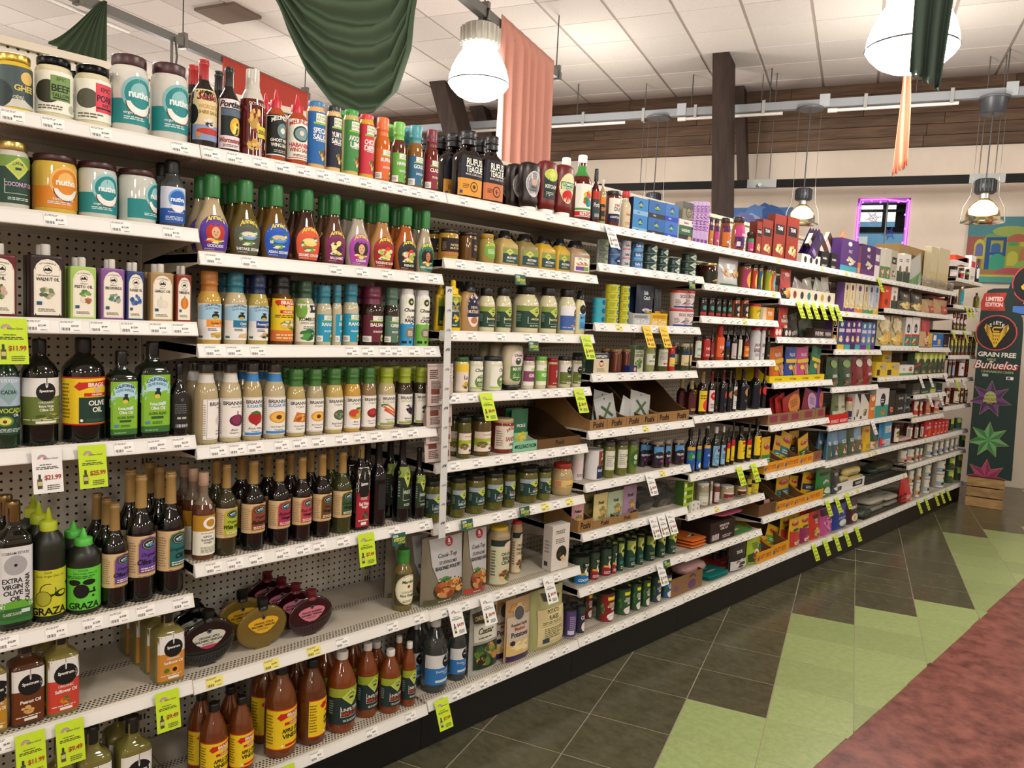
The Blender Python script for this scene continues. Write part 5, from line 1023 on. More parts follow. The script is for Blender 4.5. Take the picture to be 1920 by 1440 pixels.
P('soy',-.071,.11,2.1625,.063,.2556,'black sauce bottle with sunflower label and black cap','0e0a0a','121212',(.06,.62,165,3805,[('r',.1,.26,.92,.82,290),('e',.6,.46,.2,.18,3491),('F',.6,.44,.16,.13,8,[3779,3798,545]),('r',.1,.66,.92,.8,1383),('t','Portland',.52,.9,.13,273,'bih',.9),('t','Worcestershire',.52,.17,.1,2338,'bih',.9),('L',.2,.04,.8,.1,2,1638)]),back=1,ck='foil',cz=.64,cr=.44)
P('sauce',-.077,.187,2.1625,.074,.2763,'dark red sauce bottle with clear nozzle and gold wing print','5e1a14','dcdcd8',(.05,.66,160,None,[('F',.4,.6,.2,.25,10,[2964,3510,2082]),('F',.4,.16,.22,.1,8,[3510,3220]),('t','SKY VALLEY',.55,.88,.06,3804,'h',.6),('r',.5,.3,.98,.5,3523),('t','SRIRACHA',.74,.4,.08,545,'bh',.44),('r',.78,.12,.98,.24,3821)]),ck='cone',cz=.64,cr=.52,tip='141414',bands=[(.62,.9,'c8c4b8')])
P('chilli',-.071,.262,2.1625,.061,.2296,'orange hot sauce bottle with black label and red cone cap','a8461c','c82838',(.1,.64,170,273,[('r',0,.0,1,.03,3549),('r',0,.95,1,.97,3549),('t','MELINDA’S',.58,.85,.11,3821,'abh',.76),('e',.6,.62,.2,.18,1672),('c',.6,.62,.07,3804),('t','GHOST PEPPER',.58,.38,.08,3821,'bh',.8),('t','WING SAUCE',.58,.26,.09,3821,'bh',.76),('L',.3,.08,.85,.16,2,3002)]),back=1,ck='cone')
P('chilli',-.073,.336,2.1625,.067,.2319,'orange hot sauce bottle with white label and red cone cap','a8421a','c82838',(.1,.64,170,3821,[('r',.08,.03,.92,.05,2851),('t','MELINDA’S',.5,.86,.11,2851,'abh',.8),('e',.5,.64,.27,.2,563),('e',.5,.64,.22,.16,1945),('c',.5,.66,.06,3787),('t','HABANERO',.5,.36,.11,2851,'bh',.8),('t','WING SAUCE',.5,.24,.1,2851,'bh',.76),('L',.25,.08,.75,.15,2,1570)]),ck='cone')
P('tall',-.071,.402,2.1625,.062,.2216,'tall dressing bottle with blue cap and blue label','dcb070','3878a8',L_pk(618,['SPECIAL','SAUCE'],food=[('F',.68,.2,.2,.12,9,[3221,1602,3529,1139,2098])],tall=1),m='glass')
P('tall',-.066,.466,2.1625,.052,.2209,'tall dressing bottle with black cap and navy label','e0bc84','1c2028',L_pk(547,['YUM YUM','SAUCE'],food=[('F',.68,.2,.2,.12,9,[3221,1602,3529,1139,2098])],tall=1),m='glass')
P('tall',-.068,.534,2.1625,.056,.2237,'tall dressing bottle with green cap and green label','c8b470','3a9a38',L_pk(1156,['AVOCADO','LIME'],food=[('F',.68,.2,.2,.12,9,[3221,1602,3529,1139,2098])],tall=1),back=1,m='glass')
P('tall',-.067,.595,2.1625,.054,.2222,'tall dressing bottle with red cap and red label','d8a438','d83a40',L_pk(3124,['CHICKEN','DIPPIN'],food=[('F',.68,.2,.2,.12,9,[3221,1602,3529,1139,2098])],tall=1),back=1,m='glass')
P('sauce',-.069,.664,2.1625,.057,.2265,'sauce bottle with orange sleeve and avocado on orange label','c86420','e0703a',L_pk(3427,['BUFFALO']),ck='shrink',cz=.66,cr=.74)
P('sauce',-.067,.733,2.1625,.054,.2252,'sauce bottle with lime sleeve and bowl on green label','5a2c18','7ac054',L_pk(1700,['HAWAIIAN']),back=1,ck='shrink',cz=.64,cr=.74)
P('sauce',-.07,.809,2.1625,.06,.2296,'sauce bottle with teal sleeve and grill on blue label','8a5a24','4a98a0',L_pk(872,['GOLDEN']),back=1,ck='shrink',cz=.64,cr=.74)
P('sauce',-.067,.882,2.1625,.054,.2293,'sauce bottle with maroon sleeve and grill on dark red label','6a2418','7a2a34',L_pk(2083,['CLASSIC']),ck='shrink',cz=.64,cr=.74)
P('dress',-.071,.064,1.8645,.1,.2323,'tan dressing bottle with purple GODDESS label and red haired woman','b8a580','2f7a3c',L_ann(1337,'GODDESS',A_face(2866)),back=1,cz=.72,cr=.46)
P('dress',-.07,.167,1.8645,.098,.233,'amber dressing bottle with grey brown SHIITAKE SESAME label','5a4a18','2f7a3c',L_ann(1364,'SHIITAKE SESAME',A_bowl(1965,3802)),back=2,cz=.72,cr=.46)
P('dress',-.071,.268,1.8645,.099,.2342,'dark dressing bottle with bright blue ASIAN SESAME label','6a4c18','2f7a3c',L_ann(603,'ASIAN SESAME',A_bowl(1437)),back=1,cz=.72,cr=.46)
P('dress',-.07,.376,1.8645,.097,.236,'brown dressing bottle with orange SESAME GINGER label','3c2214','2f7a3c',L_ann(3411,'SESAME GINGER',A_bowl(3799,3801)),back=1,cz=.72,cr=.46)
P('dress',-.068,.479,1.8645,.089,.2355,'brown dressing bottle with plum BALSAMIC label','5a3c28','2f7a3c',L_ann(1829,'BALSAMIC',A_veg([3799,3818,1060])),back=1,cz=.72,cr=.46)
P('dress',-.07,.574,1.8645,.097,.2333,'cream dressing bottle with magenta CAESAR label','b4a898','2f7a3c',L_ann(2634,'CAESAR',A_face(802)),back=1,cz=.72,cr=.46)
P('dress',-.072,.677,1.8645,.102,.2345,'tan dressing bottle with dark red THOUSAND ISLAND label','b08050','2f7a3c',L_ann(2338,'THOUSAND ISLAND',A_veg([3378,2758,3545])),back=1,cz=.72,cr=.46)
P('dress',-.07,.78,1.8645,.098,.2346,'orange dressing bottle with black FRENCH label','a85a24','2f7a3c',L_ann(546,'FRENCH',A_veg([3378,3804,2741])),back=1,cz=.72,cr=.46)
P('dress',-.071,.87,1.8645,.08,.2341,'grey cream dressing bottle with green GREEN GODDESS label','aca084','2f7a3c',L_ann(629,'GREEN GODDESS',A_face(529,2933)),back=1,cz=.72,cr=.46)
P('sauce',-.074,.061,1.5965,.069,.2188,'mustard yellow dressing bottle with orange sleeve and GOLDEN label','c8a048','b0702a',L_cal(3731,'Golden Thai','Marinade',[('F',.6,.14,.2,.08,5,[3509,2964])]),ck='shrink',cz=.68,cr=.72)
P('sauce',-.074,.143,1.5965,.068,.2199,'cream dressing bottle with teal sleeve and teal CAESAR label','c4b48c','206a78',L_cal(633,'Caesar','Vinaigrette',[('p',[(.45,.08),(.8,.06),(.88,.2),(.5,.18)],3512)]),back=1,ck='shrink',cz=.68,cr=.72)
P('sauce',-.071,.216,1.5965,.063,.2194,'yellow dressing bottle with navy sleeve and blue ROASTED GARLIC label','b4a050','1c2c50',L_cal(584,'Roasted Garlic','Dijon',[('F',.65,.14,.2,.08,6,[3239,818])]),back=1,ck='shrink',cz=.68,cr=.72)
P('sauce',-.078,.3,1.5965,.075,.2255,'dark dressing bottle with yellow label and ginger picture','5a3814','181818',(.06,.66,165,3778,[('r',0,0,1,.26,3443),('p',[(.2,.85),(.9,.85),(.98,.92),(.9,.97),(.2,.97),(.12,.92)],3106),('t','BRAGG',.55,.91,.09,4077,'bh',.5),('c',.55,.8,.06,3513),('r',.3,.66,.8,.73,3106),('t','ORGANIC',.55,.695,.05,4077,'b',.4),('L',.15,.56,.9,.64,2,801),('F',.62,.4,.3,.12,12,[3511,1155,3803,2964]),('L',.2,.06,.85,.2,2,3801)]),back=1,ck='shrink',cz=.7,cr=.7)
P('sauce',-.073,.381,1.5965,.066,.2117,'dressing bottle with dark green sleeve and KOMBUCHA label','b4ac88','2c4c34',(.06,.64,165,3821,[('e',.2,.85,.22,.25,1956),('r',.5,.78,.86,.98,546),('c',.68,.9,.05,3822),('t','KOMBUCHA',.55,.6,.1,545,'bh',.8),('t','GREEN GODDESS',.55,.5,.05,1107,'h',.7),('F',.5,.2,.38,.15,8,[883,1428,595]),('L',.3,.34,.8,.44,2,1638)]),back=1,ck='shrink',cz=.7,cr=.7)
P('sauce',-.066,.449,1.5965,.052,.2009,'ranch bottle with teal sleeve, first of four teal ones','c0b898','2a7484',QL[1],back=1,ck='shrink',cz=.68,cr=.8,rot=0)
P('sauce',-.057,.494,1.5965,.034,.2058,'ranch bottle with teal sleeve, second of four teal ones','c0b898','2a7484',QL[1],ck='shrink',cz=.68,cr=.8,rot=40)
P('sauce',-.068,.555,1.5965,.057,.2135,'ranch bottle with teal sleeve at the right of its kind','c0b898','2a7484',QL[1],ck='shrink',cz=.68,cr=.8,rot=0)
P('sauce',-.079,.651,1.5965,.078,.2105,'balsamic dressing bottle with maroon sleeve and maroon label','2c1810','6a2440',L_pk(1571,['BALSAMIC']),back=1,ck='shrink',cz=.68,cr=.8)
P('sauce',-.068,.727,1.5965,.056,.2102,'greek dressing bottle with grey green sleeve and label','2c2418','4a6a58',L_pk(1398,['GREEK']),ck='shrink',cz=.68,cr=.8)
P('tall',-.068,.796,1.5965,.055,.2107,'white ranch bottle with blue band and pear drawing','e8e6e0','f0eee8',(.02,.9,170,3821,[('r',0,0,1,.42,924),('F',.5,.42,.45,.06,7,[924,3821]),('e',.5,.86,.14,.07,834),('c',.5,.855,.025,3287),('t','Chosen',.5,.7,.07,546,'bih',.66),('t','CLASSIC',.55,.56,.045,546,'bh',.5),('t','RANCH',.55,.49,.07,546,'bh',.62),('c',.5,.25,.1,2166),('L',.38,.2,.62,.3,4,3821),('r',.12,.04,.34,.09,546),('c',.5,.07,.03,546)]),back=1,m='plastic')
P('tall',-.068,.868,1.5965,.055,.2097,'white caesar bottle with green band and pear drawing','e8e6e0','f0eee8',(.02,.9,170,3821,[('r',0,0,1,.42,1972),('F',.5,.42,.45,.06,7,[1972,3821]),('e',.5,.86,.14,.07,834),('c',.5,.855,.025,3287),('t','Chosen',.5,.7,.07,546,'bih',.66),('t','CLASSIC',.55,.56,.045,546,'bh',.5),('t','CAESAR',.55,.49,.07,546,'bh',.62),('c',.5,.25,.1,2166),('L',.38,.2,.62,.3,4,3821),('r',.12,.04,.34,.09,546),('c',.5,.07,.03,546)]),back=1,m='plastic')
P('brian',-.076,.056,1.2965,.072,.2434,'onion flecked tan dressing bottle turned to show its barcode','b8a880','b0aca4',L_bri('Dressing',[('e',.6,.46,.24,.15,3532),('e',.6,.48,.12,.15,3805)],'',''),back=1,cr=.62,neck=(.76,.86,'dcd8d0'),ck='lid',cm='clear',rot=50)
P('brian',-.074,.132,1.2965,.067,.243,'tan dressing bottle with red onion picture','c0b088','b0aca4',L_bri('Blush',[('e',.6,.44,.26,.15,1572),('e',.56,.46,.14,.12,2101),('r',.58,.56,.62,.68,2116)],'',''),back=1,cr=.62,neck=(.76,.86,'dcd8d0'),ck='lid',cm='clear')
P('brian',-.07,.202,1.2965,.06,.245,'tan dressing bottle with strawberry picture and blue band','b4a070','b0aca4',L_bri('Blush Wine',[('e',.5,.46,.27,.16,2594),('p',[(.3,.38),(.5,.26),(.7,.38)],2594),('p',[(.3,.6),(.5,.66),(.7,.6),(.5,.56)],883)],1164,'SUGAR FREE'),back=2,cr=.62,neck=(.76,.86,'3a80c0'),ck='lid',cm='clear')
P('brian',-.075,.28,1.2965,.071,.2416,'tan dressing bottle with peach picture and blue band','bcae88','b0aca4',L_bri('Rich Poppy Seed',[('e',.5,.46,.29,.16,3476),('e',.5,.46,.24,.13,3765),('e',.5,.46,.09,.06,1585)],1164,'SUGAR FREE'),back=2,cr=.62,neck=(.76,.86,'3a80c0'),ck='lid',cm='clear')
P('brian',-.071,.355,1.2965,.063,.2223,'dressing bottle with honeycomb picture and green cap','b8a468','3e7030',L_bri('Honey Ginger',[('p',[(.26,.34),(.8,.3),(.84,.56),(.38,.62)],3186),('F',.55,.46,.24,.1,8,[3476,2642,3766])],'','Organic'),back=1,cr=.74,ck='shrink',cz=.73)
P('brian',-.069,.425,1.2965,.059,.2215,'dressing bottle with small peach picture and green cap','b0a480','3e7030',L_bri('Rich Poppy Seed',[('e',.5,.46,.29,.16,3476),('e',.5,.46,.24,.13,3765),('e',.5,.46,.09,.06,1585)],'','Organic'),back=1,cr=.74,ck='shrink',cz=.73)
P('brian',-.071,.5,1.2965,.063,.2228,'dressing bottle with artichoke picture and green cap','c0a860','3e7030',L_bri('Real French',[('e',.58,.46,.25,.16,1380),('F',.58,.46,.2,.13,10,[1926,1108,2199])],'','Organic'),back=1,cr=.74,ck='shrink',cz=.73)
P('brian',-.07,.573,1.2965,.061,.2245,'dressing bottle with mango picture and green cap','c89a40','3e7030',L_bri('Mango',[('e',.5,.45,.3,.16,3475),('e',.42,.48,.2,.12,3139),('e',.6,.4,.12,.08,2996),('e',.62,.62,.14,.04,883)],'','Organic'),back=1,cr=.74,ck='shrink',cz=.73)
P('brian',-.067,.64,1.2965,.055,.2239,'dressing bottle with apple picture and green cap','8a7048','3e7030',L_bri('Apple Cider',[('e',.55,.45,.28,.15,2082),('e',.5,.48,.14,.09,2867)],'','Organic'),back=1,cr=.74,ck='shrink',cz=.73)
P('brian',-.074,.721,1.2965,.068,.2234,'dressing bottle with carrot picture and lime cap','b8a878','98a82c',L_bri('Ginger Carrot',[('p',[(.2,.6),(.26,.64),(.86,.34),(.8,.3)],3427),('p',[(.3,.7),(.36,.72),(.84,.42),(.78,.38)],3443),('p',[(.24,.5),(.28,.56),(.8,.26),(.76,.24)],3154),('F',.24,.66,.12,.05,4,[1155])],2467,'AVOCADO OIL'),back=1,cr=.74,ck='shrink',cz=.73)
P('brian',-.071,.802,1.2965,.061,.2227,'dressing bottle with black grape picture and lime cap','3a2c20','98a82c',L_bri('Balsamic',[('F',.6,.46,.22,.16,10,[803,1077,530]),('F',.5,.62,.14,.04,3,[1123])],2467,'AVOCADO OIL'),back=1,cr=.74,ck='shrink',cz=.73)
P('brian',-.071,.88,1.2965,.059,.2218,'dressing bottle with basil picture and lime cap','302818','98a82c',L_bri('Basil',[('F',.55,.48,.24,.15,8,[851,867,578])],2467,'AVOCADO OIL'),back=1,cr=.74,ck='shrink',cz=.73)
P('wine',-.074,.053,.9395,.067,.2668,'amber balsamic bottle with cork and ochre ring label','5c3420','c8a88c',(.06,.52,165,3821,[('r',0,.6,1,1,2946),('o',.6,.8,.24,.155,.38,3822),('L',.3,.54,.8,.57,1,1364),('t','white',.5,.47,.07,546,'h',.4),('t','balsamic',.53,.39,.07,546,'h',.5),('t','vinegar',.52,.31,.07,546,'h',.44),('L',.3,.06,.85,.22,5,2183)]),back=2,ck='cork',cr=.44,m='glass',bands=[(.62,.99,'7c6c5c')])
P('wine',-.073,.125,.9395,.065,.2842,'vinegar bottle with yellow green label and bronze foil','34301a','a08048',L_napa(2739,'Organic','White Wine',.58),back=1,ck='foil')
P('wine',-.078,.216,.9395,.076,.2856,'vinegar bottle with brick red organic balsamic label','0e0a08','a08048',L_napa(2115,'Organic','Balsamic',.58),back=1,ck='foil')
P('wine',-.077,.307,.9395,.073,.2826,'vinegar bottle with magenta balsamic label','0c0808','a08048',L_napa(2613,'Balsamic','Vinegar',.58),back=1,ck='foil')
P('wine',-.073,.388,.9395,.067,.2816,'vinegar bottle with rose red wine label','160a0a','a08048',L_napa(2885,'Red Wine','Vinegar',.58),back=1,ck='foil')
P('wine',-.073,.465,.9395,.066,.2843,'vinegar bottle with brown sherry label','0e0a08','a08048',L_napa(1602,'Sherry','Vinegar',.58),back=1,ck='foil')
P('wine',-.074,.547,.9395,.069,.2842,'olive tinted vinegar bottle with green champagne label','383c1c','a08048',L_napa(851,'Champagne','Vinegar',.58),back=1,ck='foil')
P('square',-.067,.618,.9395,.058,.305,'slim vinegar bottle with dark red label and black circle','0e0a08','8a7448',L_spec(2595,'ORGANIC','Red Wine',[('t','Vinegar',.55,.33,.06,3821,'bh',.5),('F',.6,.2,.2,.06,5,[1571,1139])],.04,.74,.96,3821,.5),back=1)
P('wine',-.073,.699,.9395,.065,.3145,'plain black vinegar bottle turned away with no label','08080a','0c0c0c',(.2,.5,60,546,[]),back=1,ck='foil')
P('wine',-.072,.806,.9395,.065,.3145,'black vinegar bottle with green diamond label','08080a','0c0c0c',L_cad(['VINEGAR'],562,2196,120,.16,.66),back=1,ck='foil')
P('wine',-.066,.883,.9395,.052,.2715,'shorter black vinegar bottle with green diamond label','08080a','0c0c0c',L_cad(['VINEGAR'],562,2196,120,.16,.62),ck='foil')
P('flask',-.1,.085,.5765,.178,.1793,'black round flask with pale apple balsamic label','0a0c0c','101010',(.36,.78,.6,None,[('e',.5,.62,.5,.3,3275),('p',[(.02,.55),(.98,.55),(.86,.3),(.6,.06),(.4,.06),(.14,.3)],3275),('p',[(.2,.2),(.8,.2),(.6,.03),(.4,.03)],2869),('c',.5,.9,.13,274),('o',.5,.9,.07,.09,.2,2184),('t','ORGANIC APPLE',.5,.6,.11,529,'bh',.8),('t','BALSAMIC VINEGAR',.5,.44,.12,529,'bh',.9),('L',.3,.24,.7,.34,2,1364)]),back=2,d=.1)
P('flask',-.11,.274,.5765,.182,.1697,'amber round flask with yellow citrus balsamic label','a0843c','141414',(.36,.78,.6,None,[('e',.5,.62,.5,.3,3490),('p',[(.02,.55),(.98,.55),(.86,.3),(.6,.06),(.4,.06),(.14,.3)],3490),('p',[(.2,.2),(.8,.2),(.6,.03),(.4,.03)],3490),('c',.5,.9,.13,274),('o',.5,.9,.07,.09,.2,2184),('t','ORGANIC CITRUS',.5,.6,.11,529,'bh',.8),('t','BALSAMIC VINEGAR',.5,.44,.12,529,'bh',.9),('L',.3,.24,.7,.34,2,1364)]),back=1,d=.1,m='oil',bdy=-.02)
P('flask',-.1,.452,.5765,.173,.1631,'dark red round flask with pink raspberry balsamic label','2a0a10','6a1a24',(.36,.78,.6,None,[('e',.5,.62,.5,.3,3192),('p',[(.02,.55),(.98,.55),(.86,.3),(.6,.06),(.4,.06),(.14,.3)],3192),('p',[(.2,.2),(.8,.2),(.6,.03),(.4,.03)],3192),('c',.5,.9,.13,274),('o',.5,.9,.07,.09,.2,2184),('t','ORGANIC RASPBERRY',.5,.6,.11,529,'bh',.8),('t','BALSAMIC VINEGAR',.5,.44,.12,529,'bh',.9),('L',.3,.24,.7,.34,2,1364)]),back=3,d=.08,bdy=-.012)
P('sauce',-.1,.851,.5765,.079,.2365,'rice vinegar bottle with green cap and oval cream label','a08c48','3a8a34',(.1,.62,170,1091,[('e',.5,.5,.47,.48,3530),('e',.5,.5,.42,.43,3820),('t','Marukan',.5,.75,.1,545,'bh',.5),('c',.5,.6,.05,2610),('t','ORGANIC',.5,.42,.07,1908,'h',.5),('t','Rice Vinegar',.5,.3,.11,545,'bh',.76),('L',.3,.1,.7,.18,2,1636)]),m='oil',cr=.62)
P('acv',-.07,.095,.2035,.086,.2564,'small cider vinegar bottle with yellow label nearest the lime tag','6a3412','141414',QL[2],back=1)
P('acv',-.066,.185,.2035,.079,.2497,'small cider vinegar bottle with yellow label, right of its twin','6a3412','141414',QL[2],back=1)
P('acv',-.08,.333,.2035,.107,.3078,'large cider vinegar bottle with yellow label facing front','6c3814','141414',QL[2],back=1)
P('acv',-.078,.451,.2035,.101,.2947,'large cider vinegar bottle with yellow label turned aside','5c2e10','141414',QL[2],back=1,rot=45)
P('acv',-.08,.574,.2035,.106,.2881,'large cider vinegar bottle with dark green label and white cap','7a3a12','e8e6e0',QL[3],back=1)
P('acv',-.099,.698,.2035,.084,.277,'large white capped cider vinegar bottle behind the small pair','7a3a12','e8e6e0',QL[3],back=1)
P('acv',-.069,.783,.2035,.084,.238,'small white capped cider vinegar bottle with dark green label','7a3a12','e8e6e0',QL[3],back=1)
P('acv',-.056,.863,.2035,.059,.2492,'small white capped cider vinegar bottle next to blue labelled bottle','7a3a12','e8e6e0',QL[3],back=1)
P('whisky',-.076,1.069,2.1625,.13,.2635,'black sauce bottle with gold bee label and white lettering','140a08','1a1a1c',(.06,.64,.95,274,[('r',0,0,1,.42,3475),('t','RUFUS',.56,.84,.17,3821,'bh',.66),('t','TEAGUE',.56,.66,.16,3821,'bh',.7),('t','MADE SOME SAUCE',.56,.53,.05,3532,'h',.7),('c',.56,.23,.13,1601),('c',.56,.23,.1,3475),('c',.56,.23,.05,1073),('L',.12,.18,.36,.3,3,1601),('r',.04,.04,.12,.12,583)]),back=3,ck='shrink',cr=.46,bdy=-.006)
P('whisky',-.072,1.192,2.1625,.114,.2667,'black sauce bottle with orange label and white lettering','1a0a08','1a1a1c',(.06,.64,.95,274,[('r',0,0,1,.42,3188),('t','RUFUS',.56,.84,.17,3821,'bh',.66),('t','TEAGUE',.56,.66,.16,3821,'bh',.7),('t','MADE SOME SAUCE',.56,.53,.05,3532,'h',.7),('c',.56,.22,.14,801),('c',.56,.22,.11,3188),('F',.56,.22,.07,.06,3,[801]),('L',.12,.18,.36,.3,3,1585)]),back=1,ck='shrink',cr=.46)
P('invert',-.075,1.416,2.1625,.108,.2063,'dark barbecue squeeze bottle standing on white cap, silver oval label','200c08','eceae4',(.3,.82,120,None,[('e',.5,.5,.42,.5,3276),('e',.5,.5,.37,.45,2184),('c',.5,.6,.16,3241),('t','HEAD',.5,.38,.1,546,'bh',.5),('t','COUNTRY',.5,.26,.07,546,'bh',.5)]),back=2)
P('invert',-.075,1.524,2.1625,.106,.2305,'red ketchup squeeze bottle on white cap with green black label','6a1412','eceae4',(.3,.86,100,None,[('r',.1,.0,.9,.75,563),('e',.5,.78,.4,.2,3013),('p',[(.3,.8),(.5,.98),(.7,.8),(.5,.6)],3543),('t','KETCHUP',.5,.4,.12,3821,'bh',.7),('L',.2,.1,.8,.25,3,3275)]))
P('invert',-.075,1.633,2.1625,.111,.2324,'red ketchup squeeze bottle on white cap with tomato picture','6c1614','eceae4',(.28,.84,110,None,[('e',.5,.5,.46,.5,3802),('r',.1,.45,.9,.7,899),('t','TOMATO',.5,.62,.09,3822,'bh',.7),('t','KETCHUP',.5,.5,.09,3822,'bh',.7),('e',.5,.24,.34,.2,3106)]))
P('soy',-.086,1.769,2.1625,.093,.301,'tall red ketchup bottle with white label and green neck','5e1210','eceae4',(.08,.56,160,3821,[('r',0,.02,1,.16,3106),('F',.55,.55,.3,.24,10,[899,3379,3763,1180]),('r',0,.2,1,.26,1156),('t','KETCHUP',.5,.09,.1,3822,'bh',.7)]),back=1,cr=.44,neck=(.68,.84,'3c8c3c'),cz=.88)
P('soy',-.061,1.842,2.1625,.041,.2505,'dark red sauce bottle with black cap and slate label','4a100c','101010',L_q(836,'Portland',3805,2866,.1,.6),cr=.5,cz=.78)
P('oilb',-.055,1.886,2.1625,.03,.2086,'small horseradish bottle with orange lettered label and white cap','b09860','d0ccc4',L_q(546,'GINGER',3731,3714,.1,.62))
P('wide',-.074,1.991,2.1625,.068,.173,'cocktail sauce jar with white and navy label','6a2414','1c1a18',(.16,.8,165,3821,[('r',0,0,1,.34,548),('t','red',.45,.72,.16,2866,'bh',.5),('t','DUCK',.58,.54,.17,274,'bh',.6),('t','COCKTAIL SAUCE',.5,.2,.09,3822,'bh',.8),('p',[(.66,.8),(.76,.95),(.8,.8)],2866)]))
P('sauce',-.067,2.083,2.1625,.049,.1864,'cream horseradish bottle with red cap','cfc4a8','c82c2c',L_q(3530,'Saucy',2915,None,.1,.7),cr=.8,cz=.84)
P('box',-.07,2.17,2.1625,.122,.0828,'pale blue sardine box','3a88c8',0,X([('c',.5,.62,.2,291),('c',.5,.62,.15,874),('e',.5,.56,.16,.06,2228),('t','wild',.5,.64,.08,3823,'bh',.3),('r',0,0,1,.26,2237),('t','WILD',.36,.14,.09,566,'bh',.6)]),n=2,d=.06,face='3a88c8',side='18243a')
P('box',-.07,2.309,2.1625,.144,.085,'blue and black tuna box','2a6ab0',0,X([('c',.5,.62,.2,291),('c',.5,.62,.15,874),('e',.5,.56,.16,.06,2228),('t','wild',.5,.64,.08,3823,'bh',.3),('r',0,0,1,.26,546),('t','WILD',.36,.14,.09,3822,'bh',.6)]),n=2,d=.06,face='2a6ab0',side='18243a')
P('box',-.07,2.442,2.1625,.119,.0859,'bright blue sardine box','3a7ac8',0,X([('c',.5,.62,.2,291),('c',.5,.62,.15,874),('e',.5,.56,.16,.06,2228),('t','wild',.5,.64,.08,3823,'bh',.3),('r',0,0,1,.26,587),('t','WILD',.36,.14,.09,3822,'bh',.6)]),n=2,d=.06,face='3a7ac8',side='18243a')
P('box',-.07,2.58,2.1625,.132,.1116,'white and green sardine box lying before the lilac boxes','ece8e2',0,X([('r',0,.3,1,.72,868),('t','SARDINES',.5,.5,.13,3821,'bh',.8),('r',0,0,1,.3,546),('t','Season',.5,.86,.12,2338,'bh',.6),('e',.8,.15,.14,.12,3239)]),d=.06)
P('box',-.065,2.587,2.2754,.097,.0895,'grey meal box with a bowl picture on the sardine box','8a8670',0,X([('r',0,.6,1,1,1365),('c',.6,.42,.3,818),('c',.6,.42,.24,2439),('F',.6,.42,.2,.18,8,[1893,2712])]),d=.05)
P('box',-.105,2.665,2.1625,.035,.2168,'thin lilac box standing on edge, first from left of four','c8a8d8',0,QL[4],d=.13,side='d0c0d8')
P('box',-.105,2.704,2.1625,.04,.2221,'thin lilac box standing on edge, second from left of four','c8a8d8',0,QL[4],d=.13,side='d0c0d8')
P('box',-.105,2.744,2.1625,.038,.2277,'thin lilac box standing on edge, third from left of four','c8a8d8',0,QL[4],d=.13,side='d0c0d8')
P('box',-.105,2.782,2.1625,.036,.233,'thin lilac box standing on edge, fourth from left of four','c8a8d8',0,QL[4],d=.13,side='d0c0d8')
P('bulge',-.053,2.851,2.1625,.025,.1593,'curry jar with dark lid and orange label beside lilac boxes','8a4418','2a1420',L_q(3459,'',3821,1318,.1,.74,[3779,3124,3821]))
P('bulge',-.056,2.914,2.1625,.032,.1594,'curry jar with dark lid and pink label beside lilac boxes','8a4418','2a1420',L_q(3144,'',3821,1318,.1,.74,[3779,3124,3821]))
P('bulge',-.071,3.034,2.1625,.061,.1782,'curry jar with dark lid and pink and orange label beside lilac boxes','8a4418','2a1420',L_q(3443,'',3821,1318,.1,.74,[3779,3124,3821]))
P('bulge',-.079,3.198,2.1625,.078,.2041,'big curry jar with magenta and purple label','a8601c','2a1420',(.1,.76,165,3144,[('r',0,0,1,.5,1062),('p',[(.7,.5),(1,.5),(1,1)],3459),('t','SIMMER',.6,.6,.1,3822,'bh',.5),('r',.1,.1,.3,.3,3821),('r',.72,.1,.96,.34,3780)]))
P('bulge',-.069,3.325,2.1625,.046,.1314,'small dark curry jar with pink and green label','3a1c14','1c1414',L_q(3144,'',3821,918,.14,.7))
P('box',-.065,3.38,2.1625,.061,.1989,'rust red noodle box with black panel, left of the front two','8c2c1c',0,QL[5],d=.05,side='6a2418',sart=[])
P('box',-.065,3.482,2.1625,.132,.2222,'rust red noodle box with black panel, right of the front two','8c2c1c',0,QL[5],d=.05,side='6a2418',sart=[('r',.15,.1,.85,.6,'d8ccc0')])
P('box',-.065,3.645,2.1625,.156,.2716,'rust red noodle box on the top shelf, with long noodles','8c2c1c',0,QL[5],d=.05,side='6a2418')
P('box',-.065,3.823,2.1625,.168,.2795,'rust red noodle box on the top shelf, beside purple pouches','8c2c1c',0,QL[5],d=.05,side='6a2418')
P('pouch',-.155,4.213,2.2125,.126,.2191,'purple noodle pouch leaning back, first of four in the white tray','2c1c48',0,QL[6],lean=-8,roll=-28,d=.02)
P('pouch',-.12,4.187,2.2125,.126,.2097,'purple noodle pouch leaning back, second of four in the white tray','2c1c48',0,QL[6],lean=-8,roll=-28,d=.02)
P('pouch',-.085,4.16,2.2125,.126,.2004,'purple noodle pouch leaning back, third of four in the white tray','2c1c48',0,QL[6],lean=-8,roll=-28,d=.02)
P('pouch',-.05,4.132,2.2125,.125,.1911,'purple noodle pouch leaning back, fourth of four in the white tray','2c1c48',0,QL[6],lean=-8,roll=-28,d=.02)
P('tray',-.12,4.124,2.1625,.291,.0906,'white tray of noodle pouches with row of printed faces','d8d4cc',0,X([('c',.2,.5,.3,546),('c',.5,.5,.3,546),('c',.8,.5,.3,546)]),hf=.75,d=.16,inn='b0aca4')
P('box',-.075,4.177,2.2586,.163,.0932,'brown and black box tilted in a display, left of three','4a2c20',0,QL[7],d=.03,roll=-38,side='d0c4b8')
P('box',-.105,4.377,2.2781,.171,.1002,'brown and black box tilted in a display, middle of three','4a2c20',0,QL[7],d=.03,roll=-38,side='d0c4b8')
P('box',-.135,4.583,2.3002,.173,.1077,'brown and black box tilted in a display, right of three','4a2c20',0,QL[7],d=.03,roll=-38,side='d0c4b8')
